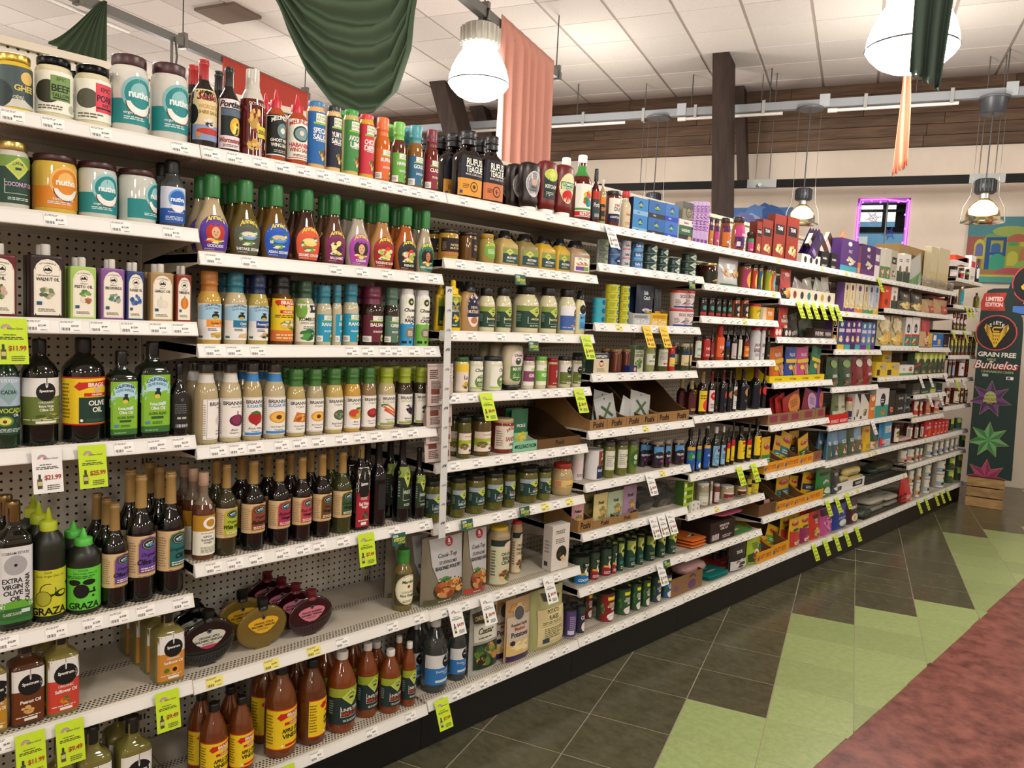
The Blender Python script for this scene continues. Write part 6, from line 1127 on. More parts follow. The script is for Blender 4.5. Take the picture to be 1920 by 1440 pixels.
P('box',-.08,4.339,2.1625,.12,.1108,'black box with white script, left of two on top shelf','161616',0,QL[8],d=.08)
P('box',-.08,4.496,2.1625,.095,.1134,'black box with white script, right of two on top shelf','161616',0,QL[8],d=.08)
P('pouch',-.115,4.776,2.3225,.212,.1298,'orange noodle bag lying on tilted brown boxes','d89868',0,L_p(3172,'',3821,[3784,3172]),roll=-50,d=.05)
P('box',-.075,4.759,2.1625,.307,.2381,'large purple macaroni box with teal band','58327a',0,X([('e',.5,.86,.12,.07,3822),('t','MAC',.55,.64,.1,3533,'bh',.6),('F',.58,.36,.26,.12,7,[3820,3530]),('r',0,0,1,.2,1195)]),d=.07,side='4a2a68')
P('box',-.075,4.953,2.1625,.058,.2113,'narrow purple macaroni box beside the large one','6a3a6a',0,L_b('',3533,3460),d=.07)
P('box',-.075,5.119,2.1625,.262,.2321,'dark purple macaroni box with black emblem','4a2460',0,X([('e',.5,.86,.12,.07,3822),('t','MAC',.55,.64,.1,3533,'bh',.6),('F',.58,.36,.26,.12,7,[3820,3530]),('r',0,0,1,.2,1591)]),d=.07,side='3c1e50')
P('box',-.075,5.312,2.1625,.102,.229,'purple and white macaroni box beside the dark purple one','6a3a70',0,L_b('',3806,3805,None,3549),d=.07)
P('box',-.07,5.429,2.1625,.12,.2403,'white pasta box with red and green print, left of two','d8d4c8',0,QL[9],d=.06)
P('box',-.07,5.547,2.1625,.113,.2471,'white pasta box with red and green print, right of two','d4d0c4',0,QL[9],d=.06)
P('box',-.07,5.679,2.1625,.135,.2458,'grey green rice box with black label on top shelf','b8b49c',0,L_b('RICE',3821,None,[546,3531],546,.66,.08),d=.06)
P('box',-.065,5.83,2.1625,.142,.2317,'white and dark green pasta box, left of two on top shelf','ece8e0',0,QL[10],d=.05)
P('box',-.065,5.99,2.1625,.164,.2464,'white and dark green pasta box, right of two on top shelf','ece8e0',0,QL[10],d=.05)
P('pouch',-.055,6.283,2.1625,.31,.2485,'silver green pouch leaning beside the cardboard carton','b4bab4',0,L_p(1428,'',1109,None,None),roll=20,d=.03)
P('tray',-.09,6.285,2.1625,.166,.1031,'small white carton at the foot of the silver pouch','d8d2c0',0,L_b(),d=.1,hf=.5)
P('box',-.255,6.559,2.1625,.901,.3529,'large brown shipping carton open on the top shelf','a88c60',0,X([('t','alera',.4,.78,.14,1074,'bih',.4),('t','OK',.84,.4,.28,2626,'bh',.3)]),d=.2,m='card',side='967a50',nm='shipping_carton')
P('box',-.11,6.823,2.1625,.187,.3872,'tall kraft breadstick pack, narrower of two behind the wire basket','d0c4a0',0,QL[11],d=.06)
P('box',-.11,7.119,2.1625,.326,.3998,'tall kraft breadstick pack, wider of two behind the wire basket','d0c4a0',0,QL[11],d=.06)
P('wide',-.094,7.414,2.3065,.109,.1158,'black lidded jar with white label on the far top shelf','1c1414','141414',L_q(3805,'',546,3275,.15,.7))
P('wide',-.066,7.643,2.3065,.052,.1168,'dark sauce jar with red label on the far top shelf','2a1410','141414',L_q(2867,'',3821,3804,.15,.75))
P('wide',-.068,7.874,2.3065,.055,.1233,'dark sauce jar with green label on the far top shelf','1c1814','141414',L_q(819,'',3562,2757,.15,.75))
P('box',-.07,7.939,2.3065,.167,.2635,'white and red box standing on end at the far shelf end','ece8e4',0,L_b('',2099,None,None,3123,.66,.05),d=.06)
P('soy',-.059,8.186,2.3065,.039,.256,'black bottle at the far end of the top shelf','101010','101010',L_q(3549,'',546,None,.2,.6))
P('box',-.08,7.521,2.4465,.411,.0579,'white tilted lid box resting on black lidded jars','ece8e6',0,L_b('',3276),d=.08,roll=8)
P('box',-.08,7.552,2.4465,.446,.0806,'orange red and white box lying on sauce jars','d8482c',0,L_b('',3821,3822),d=.08)
P('wide',-.079,.993,1.9265,.078,.1171,'honey mustard jar with gold and black lid','b08c38','20180c',(.16,.72,165,529,[('t','HONEY',.55,.6,.15,3801,'ih',.6),('t','MUSTARD',.55,.42,.12,3801,'h',.6),('r',0,0,1,.2,2931),('L',.05,.3,.2,.8,6,2165)]),back=1)
P('wide',-.075,1.09,1.9265,.07,.1173,'wholegrain mustard jar with black label','6a4820','20180c',(.16,.78,165,None,[('r',.4,0,1,1,529),('t','WHOLE',.72,.62,.14,3529,'h',.4),('t','GRAIN',.72,.46,.14,3529,'h',.4)]),back=1)
P('bulge',-.076,1.19,1.9265,.071,.1226,'mustard jar with bright green oval label','a8904c','a8842c',(.18,.74,120,None,[('e',.5,.5,.48,.5,1956),('t','MUSTARD',.5,.74,.14,3780,'abh',.8),('L',.25,.3,.75,.6,4,3563)]))
P('must',-.083,1.296,1.9265,.108,.1472,'pale mustard squeeze bottle with green black diamond label','b89c5c','141414',QL[12],back=1,ck='flip')
P('must',-.089,1.418,1.9265,.12,.1474,'grainy brown mustard squeeze bottle with green black diamond label','8c7a44','141414',QL[12],back=1,ck='flip')
P('must',-.087,1.534,1.9265,.109,.1504,'wider yellow mustard squeeze bottle with green black diamond label','c8a02c','141414',QL[12],back=1,ck='flip')
P('must',-.078,1.635,1.9265,.092,.151,'slimmer yellow mustard squeeze bottle with green black diamond label','c8a02c','141414',QL[12],back=1,ck='flip')
P('must',-.083,1.736,1.9265,.108,.1521,'beige mustard squeeze bottle with white and purple label','a48868','141414',(.1,.5,.7,3821,[('t','Annie’s',.5,.84,.14,1346,'abh',.7),('F',.5,.55,.3,.14,6,[2149,3155,3494]),('r',.12,.08,.88,.36,1865)]),back=1,ck='flip')
P('must',-.09,1.762,1.9265,.124,.1547,'beige mustard squeeze bottle with white and green label','948058','141414',(.1,.5,.7,3821,[('t','Annie’s',.5,.84,.14,1346,'abh',.7),('F',.5,.55,.3,.14,6,[2149,3155,3494]),('r',.12,.08,.88,.36,1956)]),back=1,ck='flip')
P('hour',-.061,1.011,1.6565,.076,.1976,'bright yellow mustard squeeze bottle with green label','ecc414','ecc414',(.08,.68,.72,580,[('r',0,.82,1,1,2196),('p',[(.2,.85),(.5,.99),(.8,.85),(.5,.71)],3270),('t','CLASSIC',.5,.66,.1,3780,'bh',.8),('t','YELLOW',.5,.55,.1,3821,'bh',.8),('F',.55,.3,.3,.12,7,[3779,3490]),('L',.2,.05,.8,.12,2,3291)]),ck='nozzle')
P('hour',-.114,.993,1.6565,.05,.1924,'yellow mustard squeeze bottle half hidden behind the plastic strip','d8b010','d8b010',L_q(579,'',3780,2196,.1,.66,None,.72),ck='nozzle')
P('squeeze',-.067,1.1,1.6565,.09,.1978,'mustard coloured squeeze bottle with navy label and potato picture','a88450','161616',(.1,.76,165,None,[('e',.58,.5,.4,.5,3805),('e',.58,.72,.36,.28,548),('r',.2,.3,.96,.66,548),('t','DIJON',.58,.58,.1,3530,'bh',.6),('t','MUSTARD',.58,.46,.1,3530,'bh',.66),('e',.6,.2,.2,.1,2932)]),back=1,ck='flip')
P('mayo',-.077,1.205,1.6565,.073,.1786,'small mayonnaise jar left of its twin, green diamond label','d8d0a8','1a1a1a',QL[13],back=1)
P('mayo',-.076,1.3,1.6565,.072,.1852,'small mayonnaise jar with black lid, right of its twin','d8d0a8','1a1a1a',QL[13])
P('mayo',-.099,1.458,1.6565,.117,.2024,'biggest mayonnaise jar with green diamond label','d8d0a8','1a1a1a',QL[13])
P('mayo',-.083,1.583,1.6565,.086,.2038,'big mayonnaise jar right of the biggest one','d8d0a8','1a1a1a',QL[13])
P('mayo',-.082,1.708,1.6565,.085,.2047,'big mayonnaise jar with blue and white label','d8d0a8','1a1a1a',L_spec(1130,'','Mayonnaise',[('F',.6,.2,.16,.06,3,[3206,3480])],.1,.62,168,3822,.72))
P('squeeze',-.074,1.793,1.6565,.062,.2023,'mayonnaise squeeze bottle with sky blue label and black cap','d8cc98','141414',(.1,.76,150,None,[('e',.55,.5,.38,.5,3821),('r',.2,.04,.9,.56,1453),('c',.55,.72,.16,273),('t','MAYO',.55,.44,.09,566,'bh',.5),('L',.3,.1,.8,.3,4,600)]),ck='flip')
P('wide',-.069,1.079,1.4165,.057,.1395,'lemon spread jar with green patterned lid and yellow label','d8d0a0','3c5a2c',L_q(3804,'La',819,3780,.05,.82,[3236,1619]))
P('wide',-.07,1.156,1.4165,.06,.1412,'mayo jar with navy lid and green blotch label','e0dcc4','222832',QL[14],back=1)
P('wide',-.08,1.262,1.4165,.08,.1403,'wider mayo jar with navy lid, label turned aside','e0dcc4','222832',QL[14],rot=28)
P('invert',-.073,1.366,1.4165,.107,.1926,'mayo squeeze bottle standing on its black cap','cfc6a4','141414',(.2,.86,120,None,[('e',.55,.7,.36,.3,3805),('e',.55,.66,.16,.12,851),('r',.16,.1,.94,.5,1139),('e',.55,.12,.38,.12,1139),('t','Chosen',.55,.86,.09,545,'bih',.6),('t','MAYO',.55,.4,.12,3821,'bh',.6),('L',.3,.1,.8,.28,3,3291)]),back=2)
P('wide',-.069,1.461,1.4165,.057,.1406,'garlic mayo jar with plum lid and plum label','d8ccb8','6a2c50',(.12,.74,165,3821,[('r',0,.2,1,.72,2118),('t','GARLIC',.6,.5,.17,3822,'bh',.6),('e',.6,.8,.2,.06,2759),('e',.8,.12,.1,.1,3270)]))
P('wide',-.067,1.54,1.4165,.054,.1415,'pesto mayo jar with lime lid and lime label','d0d0a0','6ab044',(.12,.74,165,3821,[('r',0,.2,1,.72,1972),('t','PESTO',.6,.5,.17,3822,'bh',.6),('e',.6,.8,.2,.06,2759),('e',.8,.12,.1,.1,3270)]))
P('wide',-.063,1.613,1.4165,.047,.134,'spicy mayo jar with red lid and plain red label','c8a078','8a2024',(.1,.8,165,2338,[('t','TRUFF',.6,.55,.1,3822,'vbh',.6),('L',.3,.08,.8,.14,2,3788)]))
P('wide',-.071,1.705,1.4165,.063,.1399,'olive oil mayo jar with black circle, left of two','d4cca8','22242a',QL[15])
P('wide',-.063,1.78,1.4165,.047,.1403,'olive oil mayo jar with black circle, right of two','d4cca8','22242a',QL[15])
P('wide',-.069,1.108,1.1505,.058,.1641,'pickle jar half hidden behind the plastic strip','5a5824','20281c',QL[16],back=1)
P('wide',-.08,1.213,1.1505,.081,.1627,'brown pickle jar with cream and lime label','5c4a1c','1c2418',QL[16],back=1)
P('wide',-.088,1.344,1.1505,.096,.1435,'red sandwich spread jar with cream label and red lettering','7a2414','b8a078',(.12,.8,165,3548,[('r',.02,.05,.3,.95,3531),('L',.05,.15,.26,.85,7,2166),('t','WICKLES',.66,.78,.2,2594,'abh',.62),('t','SANDWICH',.66,.44,.19,2594,'bh',.64),('t','SPREAD',.66,.2,.12,802,'bh',.4)]))
P('tray',-.14,1.439,1.1505,.148,.0865,'mint green open tray for pickle snack packs','8ac4a0',0,X([('t','PICKLE SNACK PACKS',.52,.5,.4,306,'bh',.8),('c',.1,.5,.14,306),('c',.93,.5,.14,306)]),hf=.5,inn='a8b0a8',d=.2)
P('pouch',-.115,1.474,1.1565,.103,.1662,'dark green pickle pouch standing in mint tray','246a4a',0,L_p(2249,'PICKLE',3822,[3251,3526],None,.58),back=1,d=.03)
P('tray',-.22,1.661,1.1505,.295,.1373,'empty brown display tray beside the mint tray','6a4c2e',0,X([('t','Poshi',.52,.5,.55,545,'bh',.34)]),hf=.3,d=.36,inn='4a3420')
P('tray',-.22,1.941,1.2085,.131,.1877,'brown display tray, first from left in a row of five','987448',0,QL[17],hf=.26,d=.36)
P('tray',-.22,2.085,1.2085,.148,.1921,'brown display tray, second from left in a row of five','987448',0,QL[17],hf=.26,d=.36)
P('tray',-.22,2.228,1.2085,.131,.1931,'brown display tray, third from left in a row of five','987448',0,QL[17],hf=.26,d=.36)
P('tray',-.22,2.364,1.2085,.138,.1946,'brown display tray, fourth from left in a row of five','987448',0,QL[17],hf=.26,d=.36)
P('tray',-.22,2.588,1.2085,.299,.2103,'brown display tray, fifth and widest from left in a row of five','987448',0,X([('t','Poshi',.2,.5,.6,529,'bh',.3),('t','Poshi',.76,.5,.6,529,'bh',.3)]),hf=.26,d=.36)
P('pouch',-.12,2.049,1.2185,.124,.163,'silver bean pouch in brown trays, at the back','b8bcb8',0,QL[18],roll=-12,d=.02,lean=8)
P('pouch',-.09,2.077,1.2185,.159,.1429,'silver bean pouch in brown trays, with bean picture','b8bcb8',0,QL[18],roll=10,d=.02,lean=8)
P('pouch',-.09,2.204,1.2185,.093,.1327,'silver bean pouch in brown trays, turned edge on','b8bcb8',roll=-25,d=.02,lean=8)
P('pouch',-.09,2.338,1.2185,.172,.1517,'silver bean pouch in brown trays, leaning right','b8bcb8',0,QL[18],roll=-12,d=.02,lean=8)
P('wide',-.073,.959,.9105,.066,.1639,'dark green labelled dill pickle jar, left of the plastic strip','5c5a20','22261c',L_pick(['KOSHER','DILL PICKLE'],2220),back=1)
P('wide',-.071,1.092,.9105,.062,.1609,'dark green labelled dill pickle jar, just right of the plastic strip','5c5a20','22261c',L_pick(['KOSHER','DILL PICKLE'],1948),back=1)
P('wide',-.078,1.194,.9105,.076,.1583,'dark green labelled dill pickle jar, third from left','5c5a20','22261c',L_pick(['KOSHER','DILL PICKLE'],1964),back=1)
P('wide',-.079,1.3,.9105,.078,.1569,'dark green labelled dill pickle jar, with pink lettering, left one','5c5a20','22261c',QL[19],back=1)
P('wide',-.067,1.38,.9105,.053,.1633,'dark green labelled dill pickle jar, narrow one with pink lettering','5c5a20','22261c',QL[19],back=1)
P('wide',-.088,1.513,.9105,.095,.1542,'dark green labelled dill pickle jar, largest, with pink lettering','5c5a20','22261c',QL[19],back=1)
P('wide',-.07,1.609,.9105,.059,.145,'small relish jar with dark green label and diamond','6a6a30','1c2018',L_pick(['DILL'],3013),back=1)
P('bulge',-.092,1.755,.9105,.103,.1492,'round sauerkraut jar with red lid and yellow label','b8a070','a83420',(.28,.5,170,3511,[('r',.55,.1,.95,.9,3508),('c',.72,.62,.3,3778),('t','SAUERKRAUT',.55,.25,.2,1569,'h',.5),('r',.02,.1,.2,.9,3206)]))
P('can',-.11,1.884,.9595,.06,.1475,'white bean can turned away beside the black bean can','d8d4cc',0,L_q(3532,'',566,3275,.06,.94))
P('can',-.085,1.975,.9595,.09,.1487,'white and navy bean can with bowl picture','e0dcd4',0,(.05,.95,165,3549,[('r',.35,0,1,.46,565),('r',.4,.46,1,1,2115),('F',.7,.66,.22,.16,8,[3530,1075,3751]),('t','BLACK BEANS',.68,.3,.1,3822,'bh',.56),('t','Santa',.7,.88,.1,3821,'bih',.5)]))
P('wide',-.07,2.075,.9595,.06,.1756,'white labelled green olive jar, left of two','6a7030','4a4c44',QL[20],back=1)
P('wide',-.07,2.179,.9595,.061,.1726,'white labelled green olive jar, right of two','6a7030','4a4c44',QL[20],back=1)
P('wide',-.064,2.265,.9595,.049,.1666,'green olive jar with round green label','6a8030','5a5c54',(.2,.72,150,None,[('e',.5,.5,.46,.5,867),('c',.5,.6,.16,3290),('L',.3,.2,.7,.4,3,3291)]))
P('wide',-.136,2.457,.9595,.041,.152,'dark olive jar with sky blue wave label, first and set back from left','2c1414','8a8478',QL[21])
P('wide',-.081,2.512,.9595,.066,.143,'dark olive jar with sky blue wave label, second from left','2c1414','8a8478',QL[21],back=1)
P('wide',-.057,2.575,.9595,.033,.1446,'dark olive jar with sky blue wave label, third from left','2c1414','8a8478',QL[21])
P('wide',-.072,2.702,.9595,.065,.1363,'dark olive jar with sky blue wave label, fourth from left','2c1414','8a8478',QL[21])
P('pouch',-.075,1.025,.5705,.212,.2751,'stuffing mix pouch with seasoned poultry lettering and red seal','7c7664',0,Y([('r',0,0,1,.08,1363),('p',[(.12,1),(.98,1),(.96,.3),(.3,.34),(.16,.6)],3003),('e',.6,.2,.42,.18,818),('F',.6,.2,.36,.14,16,[2659,3205,2114,3494]),('F',.5,.37,.2,.04,4,[867,1412]),('c',.62,.92,.075,2595),('t','a',.62,.935,.06,3822,'bh'),('t','ALEIA',.62,.885,.02,3822,'h',.2),('t','Cook-Top',.56,.72,.085,545,'ih',.6),('t','STUFFING MIX',.57,.62,.05,818,'ch',.6),('t','SEASONED POULTRY',.57,.54,.055,546,'bch',.74),('L',.3,.02,.7,.05,1,3548)]),back=2,d=.07,bdy=-.03)
P('pouch',-.07,1.196,.5705,.128,.2819,'stuffing mix pouch with orange base and red seal','847c68',0,Y([('r',0,0,1,.08,2883),('p',[(.12,1),(.98,1),(.96,.3),(.3,.34),(.16,.6)],3003),('e',.6,.2,.42,.18,818),('F',.6,.2,.36,.14,16,[2659,3205,2114,3494]),('F',.5,.37,.2,.04,4,[867,1412]),('c',.62,.92,.075,2595),('t','a',.62,.935,.06,3822,'bh'),('t','ALEIA',.62,.885,.02,3822,'h',.2),('t','Cook-Top',.56,.72,.085,545,'ih',.6),('t','STUFFING MIX',.57,.62,.05,818,'ch',.6),('t','SEASONED SAGE',.57,.54,.055,546,'bch',.74),('L',.3,.02,.7,.05,1,3548)]),back=1,d=.06)
P('tall',-.092,1.356,.5705,.103,.2532,'bread crumb canister with yellow cap','a08c68','d8b424',(.04,.8,160,3274,[('r',0,.86,1,1,563),('e',.62,.86,.2,.1,3531),('t','ORGANIC',.6,.68,.07,545,'bh',.6),('t','BREAD',.6,.58,.085,545,'bh',.66),('t','CRUMBS',.6,.48,.08,545,'bh',.66),('F',.58,.2,.3,.15,12,[3512,2659,1603,1123]),('L',.03,.2,.18,.8,9,1637)]),m='plastic',cr=.8,cz=.84)
P('tall',-.137,1.515,.5705,.054,.2395,'panko crumb canister with red cap behind the yellow capped one','b89870','c82c28',(.04,.8,160,3530,[('r',0,.86,1,1,563),('e',.62,.86,.2,.1,3531),('t','ORGANIC',.6,.68,.07,545,'bh',.6),('t','PANKO',.6,.58,.085,545,'bh',.66),('t','CRUMBS',.6,.48,.08,545,'bh',.66),('F',.58,.2,.3,.15,12,[3512,2659,1603,1123]),('L',.03,.2,.18,.8,9,1637)]),m='plastic',cr=.8,cz=.84)
P('box',-.067,1.712,.5705,.12,.2115,'small white box with chestnut picture at the shelf end','dcd4cc',0,X([('t','matiz',.45,.86,.11,529,'ih',.56),('L',.2,.6,.8,.72,3,1364),('e',.56,.36,.3,.17,545),('F',.5,.38,.16,.1,4,[1075,545]),('F',.7,.24,.2,.08,4,[3512,3529])]),d=.055,side='c8c0b8',sart=[('L',.2,.4,.8,.7,4,'8a8478'),('r',.2,.1,.6,.2,'3a3a3a')])
P('tray',-.15,1.888,.7225,.111,.1119,'brown display tray of olive pouches, left of three','987448',0,QL[17],hf=.5,d=.22)
P('tray',-.15,2.037,.7225,.181,.1051,'brown display tray of olive pouches, middle of three','987448',0,QL[17],hf=.36,d=.22)
P('tray',-.15,2.223,.7225,.189,.0922,'brown display tray of olive pouches, right of three','987448',0,QL[17],hf=.36,d=.22)
P('pouch',-.085,1.865,.7325,.067,.1182,'olive snack pouch in brown trays, pink, set back','c89898',0,QL[22],d=.03)
P('pouch',-.085,1.882,.7325,.079,.114,'olive snack pouch in brown trays, pink, in the left tray','d8a0a0',0,QL[22],d=.03)
P('pouch',-.145,2.03,.7325,.088,.1333,'olive snack pouch in brown trays, dull olive, standing behind','9a9060',0,QL[22],d=.03)
P('pouch',-.085,2.052,.7325,.111,.1435,'olive snack pouch in brown trays, pale yellow','d8c888',0,QL[22],d=.03)
P('pouch',-.085,2.174,.7325,.129,.1395,'olive snack pouch in brown trays, pale green','b0c0a0',0,QL[22],d=.03)
P('pouch',-.085,2.296,.7325,.113,.1531,'olive snack pouch in brown trays, mauve','a888a8',0,QL[22],d=.03)
P('clam',-.1,2.451,.7325,.163,.1188,'clear plastic date tub leaning back, left one','c8c8c4',lean=60,d=.12)
P('clam',-.1,2.652,.7325,.172,.1293,'clear plastic date tub leaning back, right one','c8c8c4',lean=60,d=.12)
P('acv',-.079,1.011,.2115,.105,.2887,'clear distilled vinegar bottle with blue and white label, front','a8b4b4','e0e0dc',QL[23],back=1,m='clear')
P('acv',-.089,1.14,.2115,.079,.2578,'clear distilled vinegar bottle below the white price tags','a8b4b4','e0e0dc',QL[23],m='clear')
P('acv',-.151,.97,.2115,.048,.2583,'clear distilled vinegar bottle standing left of the front one','98a4a4','e0e0dc',QL[23],m='clear')
P('pouch',-.062,1.259,.2115,.156,.2943,'crouton pouch with salad picture and clear film','b0b0a8',0,(.05,.95,.92,None,[('p',[(.0,.96),(.98,1),(.95,.74),(.05,.8)],818),('t','CHATHAM VILLAGE',.5,.87,.07,3529,'bh',.8),('r',.05,.5,.95,.76,3548),('t','Caesar',.5,.66,.1,545,'bih',.6),('L',.2,.54,.8,.58,1,1364),('r',.02,.06,.98,.46,562),('F',.5,.27,.42,.17,16,[851,545,1395,2948])]),d=.07)
P('pouch',-.052,1.456,.2115,.15,.2816,'mashed potato pouch with purple base and potato picture','b89870',0,(.02,.98,.94,None,[('r',0,0,1,.1,805),('r',0,.1,1,.34,3511),('F',.5,.24,.4,.1,10,[3801,3803,3512]),('r',0,.34,1,.74,3258),('F',.5,.88,.4,.09,7,[3221,2948,3494]),('c',.5,.78,.13,3002),('c',.5,.78,.11,1365),('t','Roasted Garlic',.5,.6,.05,547,'bh',.7),('t','Mashed',.5,.53,.06,2610,'bh',.6),('t','Potatoes',.5,.44,.085,548,'bh',.82),('e',.2,.31,.1,.04,548)]),back=1,d=.05,bdy=-.035)
P('pouch',-.077,1.671,.2115,.228,.2722,'tall green potato flakes bag with folded base','b0b078',0,(.05,.96,.9,None,[('r',.08,.02,.95,.7,3529),('p',[(.25,.99),(.85,.9),(.75,.78),(.3,.84)],546),('t','POTATO',.56,.64,.08,834,'bch',.6),('t','FLAKES',.56,.53,.08,834,'bch',.6),('L',.2,.42,.88,.48,2,1636),('r',.15,.39,.9,.395,834),('L',.25,.16,.85,.36,6,1636),('r',.2,.08,.4,.16,837)]),d=.1,e=3)
P('can',-.068,1.926,1.9845,.057,.0592,'grey green tuna can','b8bcb0',0,(.05,.95,165,1927,[('p',[(.2,.5),(.5,.95),(.8,.5),(.5,.05)],2745),('t','TUNA',.5,.5,.2,562,'bh',.5),('L',.02,.2,.18,.8,4,2730)]),n=2)
P('can',-.069,2.02,1.9845,.059,.0576,'blue and pink tuna can','5a6aa8',0,(.05,.95,165,1146,[('p',[(.2,.5),(.5,.95),(.8,.5),(.5,.05)],549),('t','wild',.5,.5,.2,3823,'bh',.5),('L',.02,.2,.18,.8,4,2730)]),n=2)
P('can',-.064,2.101,1.9845,.048,.0438,'white tuna can with black lettering','c8c8c8',0,(.05,.95,165,3276,[('t','Safe Catch',.55,.5,.36,274,'bh',.8),('r',0,0,1,.16,3465)]),n=3)
P('can',-.07,2.203,1.9845,.06,.0446,'sky blue tuna can with white lettering','4a88b8',0,(.05,.95,165,873,[('r',0,0,1,.34,1709),('t','Safe Catch',.52,.62,.36,3823,'bh',.84)]),n=3)
P('can',-.074,2.323,1.9845,.069,.0452,'dark green tuna can, first stack','2c5040',0,QL[24],n=3)
P('can',-.066,2.424,1.9845,.053,.0418,'dark green tuna can with pink band, second stack','2c5040',0,QL[24],n=3)
P('can',-.069,2.538,1.9845,.058,.0443,'dark green tuna can, third stack','2c5040',0,QL[24],n=2)
P('can',-.083,2.697,1.9845,.081,.0413,'widest dark green tuna can, fourth stack','24443a',0,(.05,.95,165,579,[('p',[(.2,.5),(.5,.95),(.8,.5),(.5,.05)],3292),('t','CADIA',.5,.5,.2,579,'bh',.5),('L',.02,.2,.18,.8,4,2730)]),n=3)
P('can',-.071,1.928,1.7125,.063,.0399,'teal sardine tin beside yellow tuna cans','2a98b0',0,(.06,.94,165,939,[('c',.5,.5,.36,600),('r',.66,.2,.98,.8,2253),('t','tuna',.82,.5,.26,583,'bh',.3)]),n=3)
P('can',-.076,2.03,1.7125,.072,.0378,'yellow tuna can in the wider five high stack','d8c830',0,(.06,.94,165,3266,[('c',.6,.5,.36,634),('L',.1,.2,.4,.8,4,1634),('t','wild',.6,.5,.2,3821,'bh',.2)]),n=5)
P('can',-.065,2.118,1.7125,.049,.0374,'yellow tuna can in the narrower five high stack','d8c830',0,(.06,.94,165,3266,[('c',.6,.5,.36,634),('L',.1,.2,.4,.8,4,1634)]),n=5)
P('tray',-.14,2.239,1.7125,.149,.163,'grey display tray of navy fish pouches','b8babc',0,X([('t','Safe Catch',.5,.35,.4,3822,'ih',.84),('r',.05,.62,.8,.86,2184)]),hf=.36,d=.2,inn='8a8c90')
P('pouch',-.095,2.327,1.7185,.15,.1978,'navy fish pouch in grey tray','18243c',0,(.05,.95,.94,None,[('t','Safe',.5,.84,.11,3566,'bih',.6),('t','Catch',.55,.7,.11,3566,'bih',.66),('e',.5,.35,.26,.05,3277),('p',[(.74,.35),(.86,.4),(.86,.3)],3277),('L',.2,.1,.8,.22,3,2202)]),back=1,d=.03)
P('tray',-.14,2.389,1.7125,.147,.194,'yellow display tray of black fish pouches','e0b420',0,X([('t','Safe Catch',.5,.32,.4,4078,'ih',.84),('r',.1,.62,.9,.84,2945)]),hf=.34,d=.2,inn='6a5434')
P('pouch',-.095,2.445,1.7185,.061,.1851,'black fish pouch in yellow tray','1c2430',0,L_p(3219,'',3566,None,None),d=.03)
P('tub',-.088,2.625,1.7125,.092,.098,'round pink lidded ice cream style tub, left stack','e8ddd4','d84a4a',(.06,.84,165,3805,[('t','SCOUT',.5,.78,.2,547,'bh',.7),('r',0,0,1,.12,857),('p',[(.5,.1),(.9,.1),(.95,.5),(.6,.4)],3720),('p',[(.3,.2),(.8,.6),(.7,.3)],597),('L',.05,.2,.3,.6,4,1638)]),n=2)
P('tub',-.074,2.705,1.7125,.066,.0993,'round pink lidded ice cream style tub, right stack','e8ddd4','d84a4a',(.06,.84,165,3805,[('t','SCOUT',.5,.78,.2,547,'bh',.7),('r',0,0,1,.12,857),('p',[(.5,.1),(.9,.1),(.95,.5),(.6,.4)],2997),('p',[(.3,.2),(.8,.6),(.7,.3)],597),('L',.05,.2,.3,.6,4,1638)]),n=2)
P('jar',-.09,2.922,1.9545,.1,.1236,'dark red sauce jar with gold lid','3c1a12','c8b478',L_q(545,'',3529,None,.1,.62,[3238,1347]),back=1,cm='metal')
P('pouch',-.07,3.095,1.9545,.219,.1655,'silver meal pouch with two food pictures','c8c8c4',0,(.04,.96,.94,None,[('r',0,0,1,.07,885),('F',.3,.5,.24,.18,10,[3495,2675,3785]),('F',.74,.48,.2,.15,8,[3203,3510])]),d=.06)
P('wide',-.075,3.306,1.9545,.07,.1556,'small spice jar with black lid and magenta and orange label','8a5a2c','161616',(.06,.76,165,2614,[('e',.72,.44,.44,.5,3748),('L',.5,.4,.9,.6,2,1602)]))
P('wide',-.058,3.391,1.9545,.036,.1525,'small spice jar with black lid and red and yellow label','8a5a2c','161616',(.06,.76,165,3123,[('e',.72,.44,.44,.5,3780),('L',.5,.4,.9,.6,2,1602)]))
P('wide',-.055,3.462,1.9545,.031,.1583,'small spice jar with black lid and blue and lime label','8a5a2c','161616',(.06,.76,165,617,[('e',.72,.44,.44,.5,3268),('L',.5,.4,.9,.6,2,1602)]))
P('wide',-.066,3.577,1.9545,.051,.1575,'small spice jar with black lid and green and orange label','8a5a2c','161616',(.06,.76,165,2210,[('e',.72,.44,.44,.5,3731),('L',.5,.4,.9,.6,2,1602)]))
P('wide',-.061,3.631,1.9545,.042,.1538,'small spice jar with black lid and rust and sky blue label','8a5a2c','161616',(.06,.76,165,3171,[('e',.72,.44,.44,.5,1724),('L',.5,.4,.9,.6,2,1602)]))
P('pouch',-.065,3.82,1.9175,.146,.1964,'red ramen pouch at the bay seam','b83a34',0,L_p(546,'',3804,[3511,3204],3753),d=.05)
P('wide',-.062,2.835,1.7765,.044,.1048,'dark spice jar with red and teal label, first in row of five','2a1a16','1a1a1a',QL[25])
P('wide',-.061,2.918,1.7765,.041,.1061,'dark spice jar with red and teal label, second in row of five','2a1a16','1a1a1a',QL[25])
P('wide',-.058,2.992,1.7765,.035,.1069,'dark spice jar with red and teal label, third in row of five','2a1a16','1a1a1a',QL[25])
P('wide',-.054,3.051,1.7765,.027,.1068,'dark spice jar with red and teal label, fourth in row of five','2a1a16','1a1a1a',QL[25])
P('wide',-.056,3.117,1.7765,.031,.1068,'dark spice jar with red and teal label, fifth in row of five','2a1a16','1a1a1a',QL[25])
